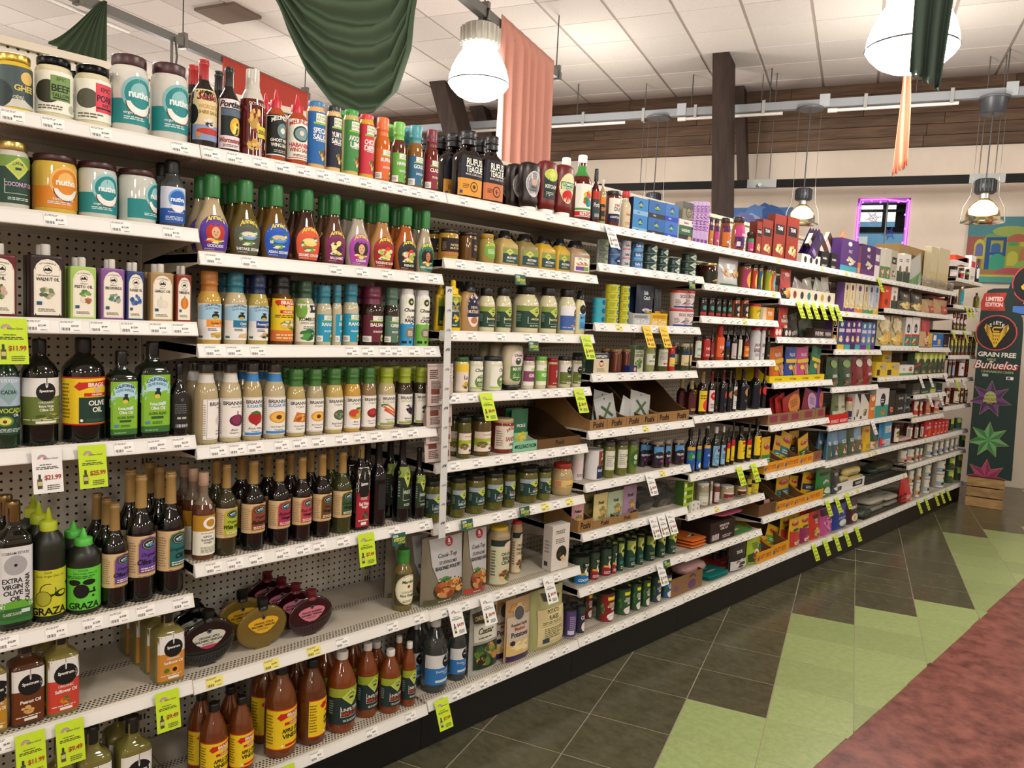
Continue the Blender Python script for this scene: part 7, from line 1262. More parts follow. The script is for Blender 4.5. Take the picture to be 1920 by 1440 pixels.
P('wide',-.062,3.208,1.7765,.044,.1243,'orange spice jar with black label, left one','b85c24','1a1a1a',QL[26])
P('wide',-.062,3.31,1.7765,.045,.1296,'orange spice jar with black label, right one','b85c24','1a1a1a',QL[26])
P('tub',-.078,3.471,1.7765,.068,.0971,'yellow tub with red lid','e0c020','c82c2c',(.1,.84,165,3778,[('F',.5,.5,.3,.3,8,[3217,3798,1666])]))
P('box',-.065,3.579,1.7765,.146,.0824,'orange and cream tofu box','e8cfa8',0,X([('r',.3,0,1,1,3459),('t','TOFU',.64,.55,.3,4077,'bch',.62)]),d=.05,side='e0d4bc')
P('pouch',-.065,3.827,1.6765,.128,.1985,'red rice ramen pouch beside the tofu box','c03834',0,L_p(2082,'RICE|RAMEN',3821,[3529,3155],None,.7,.12),d=.05)
P('pouch',-.06,3.975,1.6765,.14,.1586,'black noodle pouch leaning right','1c1c20',0,L_p(547,'',3275,None,1348),roll=12,d=.04)
P('box',-.055,3.711,1.6765,.102,.0653,'short red carton with white emblem in front','c0343a',0,QL[27],d=.05)
P('box',-.055,3.847,1.6765,.114,.0615,'short dark carton with white emblem in front','3a3038',0,QL[27],d=.05)
P('pouch',-.15,4.395,1.6765,.202,.1571,'grey pouch leaning in a dark gap','5a6458',0,L_p(1927,'',546,None,None),roll=20,d=.04)
P('box',-.07,4.353,1.6765,.174,.0708,'short dark noodle carton with white print, left one','3a2c28',0,QL[28],d=.06)
P('box',-.07,4.503,1.6765,.125,.0661,'short dark noodle carton with white print, right one','3a2c28',0,QL[28],d=.06)
P('box',-.12,1.891,1.4775,.079,.0922,'green anchovy box set back, left one','3a4a38',0,L_b('',3257,None,None,1381),d=.06)
P('box',-.065,1.934,1.4775,.115,.0942,'anchovy box with portrait and cream front','d8ccaa',0,X([('r',0,.74,1,1,565),('t','NAPOLEON',.5,.86,.13,3821,'bh',.9),('c',.5,.5,.17,2883),('c',.5,.52,.13,3786),('e',.5,.6,.1,.05,545),('L',.2,.1,.8,.28,3,2165)]),d=.05,side='2c4034')
P('wide',-.068,2.081,1.4775,.055,.1146,'brown anchovy fillet jar with bronze lid, left of two','5a2c20','8a6a44',QL[29],back=1)
P('wide',-.063,2.16,1.4775,.041,.1153,'brown anchovy fillet jar with bronze lid, right of two','5a2c20','8a6a44',QL[29],back=1)
P('box',-.065,2.235,1.4775,.074,.132,'green artichoke carton with artichoke picture','c0c4a8',0,X([('r',0,.86,1,1,851),('t','QUARTERED',.5,.76,.07,562,'h',.8),('t','ARTICHOKE',.5,.64,.11,562,'bh',.9),('F',.5,.34,.36,.2,12,[1668,2214,1123])]),d=.05,side='5a6a4c')
P('box',-.04,2.167,1.4775,.061,.0357,'tiny dark blue anchovy box in front of the green carton','1c2c5c',0,X([('r',.5,0,1,1,550),('c',.74,.5,.3,3496)]),d=.035)
P('bulge',-.068,2.365,1.4775,.057,.1485,'pale artichoke heart jar','9aa068','b8b4a0',(.24,.62,165,3548,[('t','ARTICHOKE',.55,.35,.16,835,'bh',.8),('r',.4,.6,.9,.9,1668)]))
P('wide',-.072,2.481,1.4775,.064,.1407,'green jar with plain white back label turned outward','4a5020','3a3a2c',(.2,.82,165,3548,[('L',.1,.4,.9,.9,6,2456),('r',.3,.1,.44,.2,2628),('r',.5,.1,.64,.2,2628)]))
P('wide',-.058,2.554,1.4775,.036,.1334,'red pepper jar with blue and yellow label','c02c20','b83028',L_q(3782,'',566,583,.2,.7))
P('wide',-.067,2.689,1.4775,.054,.1489,'caper jar with navy and cream label, front','3c4424','b0a888',QL[30])
P('wide',-.051,2.733,1.4775,.011,.1492,'caper jar with navy and cream label, right one','3c4424','b0a888',QL[30])
P('wide',-.127,2.698,1.4775,.035,.1515,'caper jar with navy and cream label, set back','3c4424','b0a888',QL[30])
P('wide',-.062,2.81,1.5315,.044,.1334,'green white salsa jar with dark lid','5a2c14','2a2a24',L_q(3292,'HOT',852,None,.14,.82))
P('wide',-.064,2.904,1.5315,.047,.1411,'red salsa jar with dark lid','8a2018','2a2420',L_q(2867,'HOT',3821,None,.14,.82))
P('soy',-.051,2.948,1.5315,.022,.1834,'thin dark sauce bottle behind the orange one','1c1010','101010',L_q(2099,'',3821,None,.1,.56))
P('chilli',-.069,3.058,1.5315,.057,.2025,'orange hot sauce bottle with skull like face on label','a83c18','c02830',L_q(3683,'HOT',3821,None,.1,.66,[545,3769]),cr=.6)
P('soy',-.054,3.124,1.5315,.027,.2004,'dark sauce bottle with blue and yellow label','141010','101010',L_q(546,'',3780,858,.08,.56))
P('soy',-.06,3.208,1.5315,.039,.2025,'dark teriyaki bottle with white swirl label','141010','181818',L_q(3259,'',2085,None,.06,.5))
P('soy',-.054,3.271,1.5315,.028,.2009,'dark sauce bottle with tall white label','1c1412','101010',L_q(3548,'',1092,None,.04,.62))
P('soy',-.06,3.357,1.5315,.04,.2025,'chili oil bottle with flame orange label','2a0c08','141010',L_q(3442,'CHILI',4074,2081,.1,.56))
P('tall',-.071,3.491,1.5315,.062,.2002,'white barbecue sauce bottle with red cap','e0dcdc','c02434',L_q(3549,'JAPANESE|BARBECUE',1571,None,.06,.84))
P('tall',-.054,3.559,1.5315,.028,.2013,'white barbecue sauce bottle with red cap, right of its twin','dcd8d8','c02434',L_q(3549,'BBQ',1315,None,.06,.84))
P('soy',-.057,3.638,1.5315,.029,.1878,'black bottle with gold label and tan cap','161410','8a7c58',L_q(545,'',3236,None,.08,.62))
P('soy',-.098,2.841,1.2255,.056,.1909,'dark red soy bottle turned aside, first from left','2a0e0c','a8986a',L_q(1314,'',3782,None,.08,.66),back=1,ck='foil',cz=.72,cr=.46)
P('soy',-.069,2.906,1.2255,.059,.2425,'soy sauce bottle with yellow label and bronze foil','1c0c08','8a7448',(.08,.56,165,3778,[('c',.68,.3,.3,3395),('L',.1,.6,.8,.85,2,1601)]),back=1,ck='foil',cz=.72,cr=.46)
P('soy',-.061,2.993,1.2255,.041,.2438,'tamari bottle with white label and red disc','1c0c08','6a2420',(.06,.56,165,3805,[('c',.55,.72,.2,3107),('t','San-J',.55,.72,.1,3821,'bh',.4),('L',.2,.15,.8,.4,3,1364)]),ck='foil',cz=.72,cr=.46)
P('soy',-.078,3.085,1.2255,.017,.2356,'tamari bottle with gold disc, squeezed between white and red','161010','4a3a28',L_q(546,'',2694,None,.06,.56),ck='foil',cz=.72,cr=.46)
P('soy',-.064,3.127,1.2255,.048,.2479,'black tamari bottle with red disc at left','101010','5a1c1c',(.06,.56,165,274,[('c',.75,.72,.2,3379),('L',.4,.2,.9,.35,2,2165)]),ck='foil',cz=.72,cr=.46)
P('soy',-.055,3.194,1.2255,.03,.2457,'black tamari bottle with gold disc at left','101010','5a4428',(.06,.56,165,274,[('c',.65,.72,.2,2693),('L',.4,.2,.9,.35,2,2165)]),ck='foil',cz=.72,cr=.46)
P('soy',-.053,3.253,1.2255,.027,.2496,'slim bottle with white label and brown disc','1c1410','4a2a1c',(.06,.6,165,3549,[('c',.55,.72,.16,1858),('L',.3,.15,.8,.4,3,1364)]),ck='foil',cz=.72,cr=.46)
P('soy',-.07,3.38,1.2255,.06,.2518,'black tamari bottle with large gold disc','101010','2a2420',(.04,.58,165,274,[('c',.6,.75,.18,2693),('t','TAMARI',.6,.36,.1,2165,'h',.6)]),back=1,ck='foil',cz=.72,cr=.46)
P('soy',-.075,3.547,1.2255,.07,.2596,'biggest black tamari bottle with red disc','0e0e10','5a1c20',(.04,.58,165,274,[('c',.74,.72,.2,3379),('L',.5,.2,.9,.35,2,2165)]),ck='foil',cz=.72,cr=.46)
P('soy',-.06,3.638,1.2255,.029,.2575,'black tamari bottle with red disc at the bay end','0e0e10','5a1c20',(.04,.58,165,274,[('c',.6,.74,.2,3379)]),ck='foil',cz=.72,cr=.46)
P('soy',-.07,2.822,.9005,.06,.2448,'blue coconut aminos bottle, biggest of three','0e0e12','101010',(.06,.6,165,602,[('r',0,.86,1,1,3492),('e',.3,.6,.28,.18,901),('t','Coconut',.65,.6,.12,3823,'ih',.6),('c',.72,.14,.12,3822),('c',.72,.14,.09,546)]),cr=.46)
P('soy',-.056,2.892,.9005,.032,.2464,'blue coconut aminos bottle, middle of three','0e0e12','101010',(.06,.6,165,619,[('r',0,.86,1,1,3492),('c',.6,.16,.12,3822),('e',.3,.6,.28,.18,901)]),cr=.46)
P('soy',-.064,2.989,.9005,.048,.2385,'blue coconut aminos bottle, right of three','0e0e12','101010',(.06,.6,165,602,[('r',0,.86,1,1,3492),('t','Aminos',.6,.56,.12,3823,'ih',.6),('c',.7,.14,.12,3822),('c',.7,.14,.09,546)]),cr=.46)
P('soy',-.066,3.095,.9005,.052,.2395,'bottle with pale blue label and silver cap, left','1c2418','c8c8c8',(.06,.54,165,2237,[('o',.5,.5,.46,.47,.06,563),('c',.5,.78,.1,1827),('t','FISH',.5,.5,.12,564,'h',.5),('t','SAUCE',.5,.36,.12,564,'h',.6)]),back=1,cr=.46)
P('soy',-.056,3.164,.9005,.032,.2408,'bottle with pale blue label and silver cap, right','1c2418','c8c8c8',(.06,.54,165,2237,[('c',.5,.78,.1,1827),('L',.2,.3,.8,.6,3,564)]),cr=.46)
P('soy',-.052,3.221,.9005,.024,.2308,'short soy sauce bottle with yellow label, behind','14100c','1a1a1a',QL[31],cr=.46)
P('soy',-.053,3.275,.9005,.026,.254,'slim soy sauce bottle with yellow and red label','14100c','1a1a1a',QL[31],cr=.46)
P('soy',-.07,3.402,.9005,.06,.2263,'liquid aminos bottle with yellow label, left','0c0a08','141414',(.1,.6,165,3778,[('p',[(.3,.8),(.98,.8),(.98,.94),(.3,.94)],3106),('t','LIQUID',.66,.62,.13,529,'bh',.6),('t','AMINOS',.66,.46,.13,529,'bh',.6),('F',.7,.18,.2,.1,4,[801,1667])]),cr=.46)
P('soy',-.058,3.485,.9005,.036,.2295,'liquid aminos bottle with yellow label, middle','0c0a08','141414',L_q(3778,'AMINOS',529,3106,.1,.6),cr=.46)
P('soy',-.068,3.606,.9005,.057,.2571,'liquid aminos bottle with yellow label, tallest','0c0a08','141414',(.1,.58,165,3778,[('p',[(.4,.82),(1,.82),(1,.94),(.4,.94)],3106),('t','LIQUID',.7,.62,.13,529,'bh',.56),('t','AMINOS',.7,.46,.13,529,'bh',.56),('F',.74,.14,.2,.1,4,[801,1667])]),cr=.46)
P('box',-.07,2.794,.6795,.096,.0446,'lime green biscuit carton','a8c82c',0,X([('r',.3,.2,.9,.8,1394),('r',.05,.3,.25,.7,3821)]),n=4,d=.06,side='3a5a20')
P('box',-.04,2.829,.6795,.046,.0267,'tiny white box stack beside lime cartons, left one','e4e0dc',0,QL[32],n=2,d=.03)
P('box',-.04,2.875,.6795,.042,.0265,'tiny white box stack beside lime cartons, right one','e4e0dc',0,QL[32],n=2,d=.03)
P('wide',-.08,3.007,.6795,.076,.1387,'tan spread jar with white lid and white label','a89c80','e4e2dc',L_q(3548,'',1092,3002,.1,.6))
P('wide',-.048,3.054,.6795,.015,.1448,'tan spread jar mostly hidden behind the front one','a0947c','d8d4cc',L_q(3548,'',1092,None,.1,.6))
P('wide',-.059,3.132,.6795,.039,.1199,'pinkish spread jar with pale lid','7a3a3a','c8c0b8',L_q(3532,'',2099,None,.1,.6))
P('wide',-.082,3.302,.6795,.084,.0844,'wide spread jar with white lid and plum label','c0ac84','e0ddd6',L_q(2084,'',3821,3548,.12,.56))
P('wide',-.076,3.457,.6795,.072,.0773,'spread jar with dark lid and maroon label','9a8a60','3a2a28',L_q(1313,'',3804,3804,.12,.6))
P('wide',-.056,3.531,.6795,.031,.0987,'yellow labelled jar, narrow one','d8c060','e0d838',QL[33])
P('wide',-.071,3.621,.6795,.062,.1227,'tall yellow labelled jar at the bay end','d8c060','e0d838',QL[33])
P('can',-.083,1.917,.4535,.087,.1368,'light coconut milk can with blue base','2c4a30',0,(.04,.96,165,835,[('r',0,0,1,.36,635),('e',.7,.46,.3,.2,3821),('e',.74,.52,.24,.15,835),('r',.3,.62,.8,.8,274),('t','THAI',.55,.71,.1,3821,'bh',.4),('r',.1,.34,.5,.42,3491),('t','COCONUT',.5,.14,.1,3822,'bih',.7)]),back=2,lid='1c1a18')
P('can',-.065,2.004,.4535,.05,.1408,'coconut milk can with red base, left','2c4a30',0,QL[34],back=2,lid='1c1a18')
P('can',-.068,2.098,.4535,.056,.141,'coconut milk can with red base and white side, middle','2c4a30',0,QL[34],back=2,lid='1c1a18')
P('can',-.053,2.149,.4535,.027,.1522,'coconut milk can with red base, right','2c4a30',0,QL[34],back=2,lid='1c1a18')
P('can',-.058,2.208,.4535,.035,.1573,'dark green coconut milk can with lime diamond, first from left','1f4038',0,QL[35],back=2,lid='1c1a18')
P('can',-.069,2.305,.4535,.059,.1544,'dark green coconut milk can with lime diamond, second from left','1f4038',0,QL[35],back=2,lid='1c1a18')
P('can',-.06,2.38,.4535,.04,.1576,'dark green coconut milk can with lime diamond, third from left','1f4038',0,QL[35],back=2,lid='1c1a18')
P('can',-.07,2.485,.4535,.06,.1464,'dark green coconut milk can with lime diamond, fourth from left','1f4038',0,QL[36],back=2,lid='1c1a18')
P('can',-.067,2.585,.4535,.054,.1446,'dark green coconut milk can with lime diamond, fifth from left','1f4038',0,QL[36],back=2,lid='1c1a18')
P('can',-.069,2.693,.4535,.058,.1386,'dark green coconut milk can with lime diamond, sixth from left','1f4038',0,QL[36],back=2,lid='1c1a18')
P('bag',-.14,2.961,.4465,.189,.0184,'orange flat noodle bag lying in a pile','d8702c',0,QL[37],n=3,d=.2)
P('bag',-.14,3.148,.4465,.183,.0061,'blue flat noodle bag lying in a pile','2a7ac0',0,QL[37],n=3,d=.2)
P('box',-.14,3.211,.4465,.294,.1186,'dark brown carton of cocoa bags with white lettering','2c1c1a',0,X([('t','MADE IN THE',.55,.78,.12,3805,'bh',.5),('t','CHILL CUP',.55,.62,.12,3805,'bh',.6),('B',.08,.1,.36,.4,3805),('L',.5,.12,.9,.3,2,3259)]),d=.2,side='241816')
P('bag',-.13,3.331,.5815,.306,.02,'pink glossy bag slumped on the dark brown carton','c8607a',d=.18)
P('bag',-.14,3.463,.4465,.377,.0012,'green and orange flat bag lying alone','5a9a4a',0,L_p(None,'',3822,[3715,3821],None),d=.2)
P('can',-.056,1.831,.2145,.059,.1335,'dark purple can with pale label back','4a3a6a',0,(.04,.96,165,1351,[('L',.2,.3,.7,.85,7,2715),('r',.1,.1,.5,.26,3277)]),back=1,lid='2a2826')
P('can',-.047,1.9,.2145,.041,.1359,'purple can with white swirl','4a3a6a',0,(.04,.96,165,820,[('t','COCO',.6,.62,.16,3806,'bh',.7),('e',.6,.25,.3,.18,3805),('r',0,.8,1,1,835)]),back=1,lid='2a2826')
P('can',-.139,2.068,.2145,.045,.1465,'maroon coconut milk can set back','2c4a30',0,(.04,.96,165,1826,[('r',.28,.8,.92,.92,3795),('t','ORGANIC',.6,.66,.08,3821,'bh',.6),('t','COCONUT',.6,.57,.09,3821,'bh',.66),('t','MILK',.6,.47,.09,3821,'bh',.5),('e',.6,.2,.34,.14,3821),('e',.5,.14,.2,.1,3532),('e',.5,.14,.16,.07,3822),('F',.1,.5,.1,.2,4,[867,1412])]),lid='2a2826')
P('can',-.072,2.126,.2145,.09,.1506,'maroon coconut milk can in front','2c4a30',0,(.04,.96,165,2082,[('r',.28,.8,.92,.92,3795),('t','ORGANIC',.6,.66,.08,3821,'bh',.6),('t','COCONUT',.6,.57,.09,3821,'bh',.66),('t','MILK',.6,.47,.09,3821,'bh',.5),('e',.6,.2,.34,.14,3821),('e',.5,.14,.2,.1,3532),('e',.5,.14,.16,.07,3822),('F',.1,.5,.1,.2,4,[867,1412])]),lid='2a2826')
P('can',-.067,2.263,.2145,.08,.1433,'green coconut milk can, biggest','2c4a30',0,QL[38],back=1,lid='2a2826')
P('can',-.054,2.361,.2145,.054,.1478,'green coconut milk can, second','2c4a30',0,QL[38],back=1,lid='2a2826')
P('can',-.051,2.447,.2145,.048,.1514,'green coconut milk can, third','2c4a30',0,(.04,.96,165,851,[('r',.28,.8,.92,.92,3795),('t','LITE',.6,.66,.08,3821,'bh',.6),('t','COCONUT',.6,.57,.09,3821,'bh',.66),('t','MILK',.6,.47,.09,3821,'bh',.5),('e',.6,.2,.34,.14,3821),('e',.5,.14,.2,.1,3532),('e',.5,.14,.16,.07,3822),('F',.1,.5,.1,.2,4,[867,1412])]),back=1,lid='2a2826')
P('can',-.056,2.551,.2145,.058,.1465,'green and blue coconut milk can under white tag','2c4a30',0,(.04,.96,165,837,[('r',.28,.8,.92,.92,3795),('t','LITE',.6,.66,.08,3821,'bh',.6),('t','COCONUT',.6,.57,.09,3821,'bh',.66),('t','MILK',.6,.47,.09,3821,'bh',.5),('e',.6,.2,.34,.14,3821),('e',.5,.14,.2,.1,3532),('e',.5,.14,.16,.07,3822),('F',.1,.5,.1,.2,4,[867,1412])]),back=1,lid='2a2826')
P('can',-.054,2.652,.2145,.054,.1349,'blue coconut milk can at bay end','2c4a30',0,(.04,.96,165,856,[('r',.28,.8,.92,.92,3795),('t','LITE',.6,.66,.08,3821,'bh',.6),('t','COCONUT',.6,.57,.09,3821,'bh',.66),('t','MILK',.6,.47,.09,3821,'bh',.5),('e',.6,.2,.34,.14,3821),('e',.5,.14,.2,.1,3532),('e',.5,.14,.16,.07,3822),('F',.1,.5,.1,.2,4,[867,1412])]),back=1,lid='2a2826')
P('tray',-.107,2.824,.2165,.328,.1119,'open brown carton with purple print holding a cookie bag','8a6848',0,X([('t','Nature',.66,.74,.2,1333,'abih',.5),('e',.66,.36,.13,.26,1606),('e',.16,.4,.07,.16,1879)]),hf=.92,d=.16,inn='5a4228')
P('bag',-.12,2.982,.2665,.255,.0821,'clear pink topped cookie bag in the brown carton','c89a98',d=.12)
P('bag',-.127,3.199,.2165,.274,.0094,'teal seaweed bag lying in a pile','1c7a74',0,QL[39],n=3,d=.2)
P('bag',-.177,3.447,.2165,.207,.0061,'red seaweed bag lying in a pile','b02c30',0,QL[39],n=3,d=.2)
P('can',-.215,3.459,.2165,.036,.0652,'dark jar shape with grey label set far back, left','241c18',0,QL[40])
P('can',-.225,3.578,.2165,.052,.0583,'dark jar shape with grey label set far back, right','241c18',0,QL[40])
P('pouch',-.057,3.443,.2165,.211,.1693,'black and white dulse pouch','1c1c20',0,L_p(3276,'DULSE',3822,[3532,819],None,.7,.12),d=.06)
P('pouch',-.057,3.647,.2165,.165,.1673,'lime and dark green pouch with bowl of beans','a8c03c',0,(.02,.98,.94,None,[('r',0,0,1,.1,2211),('p',[(0,.1),(1,.1),(1,.6),(0,.4)],578),('c',.58,.3,.26,3804),('F',.58,.3,.3,.17,14,[2626,3171,2098,1123]),('L',.3,.6,.85,.85,4,850)]),d=.06)
P('tray',-.167,3.748,.2165,.219,.1695,'yellow display tray on base deck, left of two','d8a020',0,QL[41],hf=.42,d=.3,inn='6a5034')
P('pouch',-.117,3.885,.2265,.138,.1101,'yellow meal pouch with blue band in left base tray','e0b428',0,QL[42],d=.04,roll=-14)
P('tray',-.167,3.967,.2165,.215,.1974,'yellow display tray on base deck, right of two','d8a020',0,QL[41],hf=.42,d=.3,inn='6a5034')
P('pouch',-.137,4.044,.2265,.179,.1533,'yellow meal pouch with green band in right base tray','e0b428',0,Y([('e',.5,.76,.36,.1,2866),('t','TASTY BITE',.5,.765,.07,3821,'abh',.6),('r',0,.22,1,.5,1443),('L',.15,.28,.85,.44,2,3821),('F',.55,.14,.34,.12,8,[3495,2659,3801,1667])]),d=.04,roll=-20)
P('pouch',-.057,4.239,.2165,.154,.2013,'yellow topped red meal pouch, left','e0b428',0,Y([('e',.5,.84,.36,.08,2866),('t','TASTY',.5,.845,.08,3821,'abh',.6),('p',[(0,0),(1,0),(1,.5),(0,.6)],2867),('e',.5,.62,.3,.05,851),('F',.55,.16,.34,.1,8,[3804,2659])]),back=1,d=.06)
P('pouch',-.057,4.397,.2165,.161,.2027,'yellow topped purple meal pouch','e0b428',0,Y([('e',.5,.84,.36,.08,2866),('t','TASTY',.5,.845,.08,3821,'abh',.6),('p',[(0,0),(1,0),(1,.5),(0,.6)],2085),('e',.5,.62,.3,.05,851),('F',.55,.16,.34,.1,8,[3804,2659])]),back=1,d=.06)
P('pouch',-.057,4.575,.2165,.193,.2026,'red rice pouch with bowl picture','c83428',0,L_p(None,'CRISP|RICE',3821,[3511,2131,3204],546,.72,.08),back=1,d=.06)
P('pouch',-.057,4.778,.2165,.212,.2014,'pink rice pouch with dark top','c8509a',0,Y([('r',0,.74,1,1,804),('F',.5,.4,.36,.26,10,[3450,2616,3484]),('t','JASMINE',.5,.6,.08,3822,'bh',.7)]),d=.06)
P('pouch',-.062,5.039,.2165,.294,.1881,'blue sushi rice pouch with bold white lettering','1f3a90',0,Y([('t','SUSHI',.5,.66,.16,3823,'abh',.84),('e',.56,.24,.26,.14,3292),('e',.56,.27,.2,.08,3822),('L',.3,.42,.8,.52,2,3278)]),d=.07)
P('pouch',-.062,5.297,.2165,.219,.2012,'plum rice pouch with sunflower picture','3a1c2c',0,Y([('t','BASMATI',.5,.66,.13,3822,'bh',.84),('e',.5,.24,.3,.16,3804),('c',.45,.24,.1,3507)]),d=.07)
P('bag',-.087,5.573,.2165,.24,.0801,'green topped clear bag slumped beside the wire basket','4a5a48',d=.12)
P('bag',-.157,5.881,.2165,.374,.0609,'clear noodle bag with white print in lower wire basket, left','b8b4a4',0,QL[43],n=2,d=.2)
P('bag',-.157,6.245,.2165,.352,.0498,'clear noodle bag with white print in lower wire basket, middle','b8b4a4',0,QL[43],n=2,d=.2)
P('bag',-.157,6.634,.2165,.415,.0395,'clear noodle bag with white print in lower wire basket, right','b8b4a4',0,QL[43],n=2,d=.2)
P('tray',-.14,4.209,1.9175,.714,.1031,'long white tray with row of printed faces under green tags','dcd4bc',0,X([('c',.1,.5,.3,2099),('c',.25,.5,.3,819),('c',.4,.5,.3,887),('c',.55,.5,.3,819),('c',.7,.5,.3,2963),('c',.86,.5,.3,819)]),hf=.8,d=.2,inn='b8b098')
P('pouch',-.095,4.062,1.9575,.167,.1058,'pale snack bag leaning in the long white tray, with pink print','b0a0a0',0,QL[44],roll=-16,d=.05)
P('pouch',-.095,4.224,1.9575,.139,.129,'pale snack bag leaning in the long white tray, dull grey','a8a494',0,QL[44],roll=10,d=.05)
P('pouch',-.095,4.367,1.9575,.146,.1294,'pale snack bag leaning in the long white tray, with teal print','b8bcb0',0,QL[44],roll=-18,d=.05)
P('pouch',-.095,4.531,1.9575,.071,.1526,'pale snack bag leaning in the long white tray, cream','b0a898',0,QL[44],roll=8,d=.05)
P('pouch',-.095,4.504,1.9575,.125,.1548,'pale snack bag leaning in the long white tray, white','c8c4b8',0,QL[44],roll=4,d=.05)
P('box',-.07,4.774,1.8765,.086,.2145,'cream macaroni box with purple emblem, first in a row of six','d8c89a',0,QL[45],d=.06,side='6a4a80')
P('box',-.07,4.877,1.8765,.105,.2187,'cream macaroni box with purple emblem, second in a row of six','e0d0a0',0,QL[45],d=.06,side='6a4a80')
P('box',-.07,5.017,1.8765,.154,.2217,'cream macaroni box with purple emblem, third in a row of six','d8ccb0',0,X([('e',.5,.84,.2,.1,1319),('r',0,.0,1,.16,3459),('t','PASTA',.5,.58,.07,1062,'vbh',.3),('F',.6,.24,.3,.12,6,[3801,3820,3510])]),d=.06,side='6a4a80')
P('box',-.07,5.147,1.8765,.084,.2239,'cream macaroni box with purple emblem, fourth in a row of six','d8c8a0',0,X([('e',.5,.84,.2,.1,1079),('r',0,.0,1,.16,1430),('t','PASTA',.5,.58,.07,1062,'vbh',.3),('F',.6,.24,.3,.12,6,[3801,3820,3510])]),d=.06,side='6a4a80')
P('box',-.07,5.25,1.8765,.111,.2269,'cream macaroni box with purple emblem, fifth in a row of six','c8ccd0',0,X([('e',.5,.84,.2,.1,840),('r',0,.0,1,.16,1428),('t','PASTA',.5,.58,.07,1062,'vbh',.3),('F',.6,.24,.3,.12,6,[3801,3820,3510])]),d=.06,side='6a4a80')
P('box',-.07,5.366,1.8765,.109,.2306,'cream macaroni box with purple emblem, sixth in a row of six','b8c4d0',0,X([('e',.5,.84,.2,.1,840),('r',0,.0,1,.16,3507),('t','PASTA',.5,.58,.07,1062,'vbh',.3),('F',.6,.24,.3,.12,6,[3801,3820,3510])]),d=.06,side='6a4a80')
P('box',-.065,5.581,1.9365,.187,.1835,'plain bright orange pasta box','d84a20',0,X([('t','Banza',.5,.78,.1,3805,'bh',.7),('e',.5,.3,.22,.14,2097)]),d=.05)
P('box',-.065,5.757,1.9365,.14,.1835,'white and dark green pasta box right of the orange one','ece8e0',0,X([('r',0,0,1,.4,835),('t','OZZI',.5,.78,.1,546,'bh',.8),('e',.5,.5,.2,.14,1892)]),d=.05)
P('pouch',-.075,6.082,1.9365,.282,.1835,'clear and black pasta bag with yellow pasta, left of two','5a5a54',0,QL[46],d=.07)
P('pouch',-.075,6.384,1.9365,.307,.1835,'clear and black pasta bag with yellow pasta, right of two','5a5a54',0,QL[46],d=.07)
P('pouch',-.075,6.719,1.9365,.316,.1266,'kraft paper pasta bag with red label, left of two','b89468',0,QL[47],d=.07)
P('pouch',-.075,7.093,1.9365,.418,.1453,'kraft paper pasta bag with red label, right of two','b89468',0,QL[47],d=.07)
P('bag',-.21,7.17,2.1059,.343,.0337,'flat red packet lying on kraft bags, upper left','b02c30',d=.12)
P('bag',-.21,7.516,2.088,.347,.032,'flat red packet lying on kraft bags, right','b02c30',d=.12)
P('jar',-.065,7.713,2.0485,.05,.198,'tall jar with teal label on a far shelf','b0a070','c8c0b0',L_q(666,'',3822,None,.1,.8))
P('wide',-.065,7.495,2.0485,.051,.1034,'dark jar with gold lid on a far shelf','3a1a10','b8a880',L_q(1057,'',3256,None,.1,.7),back=1)
P('oilb',-.068,8.287,2.0485,.056,.1654,'olive oil cruet at the end of a far shelf','6a6a20','1c1c14',L_q(2179,'',3803,None,.1,.5))
P('box',-.07,4.614,1.6015,.081,.2184,'macaroni box on the mid shelf, gold','c8a048',0,X([('e',.5,.86,.2,.08,3821),('r',0,0,1,.18,2658),('F',.5,.38,.34,.14,7,[3802,3511,3804]),('r',.1,.6,.9,.72,3533)]),d=.06,side='4a2c60')
P('box',-.07,4.625,1.6015,.089,.2215,'macaroni box on the mid shelf, ochre','d8b050',0,X([('e',.5,.86,.2,.08,3821),('r',0,0,1,.18,2130),('F',.5,.38,.34,.14,7,[3802,3511,3804]),('r',.1,.6,.9,.72,3533)]),d=.06,side='4a2c60')
P('box',-.07,4.738,1.6015,.119,.2167,'macaroni box on the mid shelf, navy and yellow','2a4a90',0,X([('e',.5,.86,.2,.08,3821),('r',0,0,1,.18,3507),('F',.5,.38,.34,.14,7,[3802,3511,3804]),('r',.1,.6,.9,.72,3533)]),d=.06,side='4a2c60')
P('box',-.07,4.86,1.6015,.105,.2162,'macaroni box on the mid shelf, violet, left','5a3080',0,QL[48],d=.06,side='4a2c60')
P('box',-.07,4.962,1.6015,.09,.2194,'macaroni box on the mid shelf, deep violet','4a2468',0,X([('e',.5,.86,.2,.08,3821),('r',0,0,1,.18,805),('F',.5,.38,.34,.14,7,[3802,3511,3804]),('r',.1,.6,.9,.72,3533)]),d=.06,side='4a2c60')
P('box',-.07,5.06,1.6015,.097,.2224,'macaroni box on the mid shelf, violet, right','6a3a8a',0,QL[48],d=.06,side='4a2c60')
P('box',-.07,5.176,1.6015,.114,.2126,'macaroni box on the mid shelf, blue','4a78b0',0,X([('e',.5,.86,.2,.08,3821),('r',0,0,1,.18,1832),('F',.5,.38,.34,.14,7,[3802,3511,3804]),('r',.1,.6,.9,.72,3533)]),d=.06,side='4a2c60')
P('box',-.07,5.28,1.6015,.085,.2157,'macaroni box on the mid shelf, light blue','5a8ac0',0,X([('e',.5,.86,.2,.08,3821),('r',0,0,1,.18,1700),('F',.5,.38,.34,.14,7,[3802,3511,3804]),('r',.1,.6,.9,.72,3533)]),d=.06,side='4a2c60')
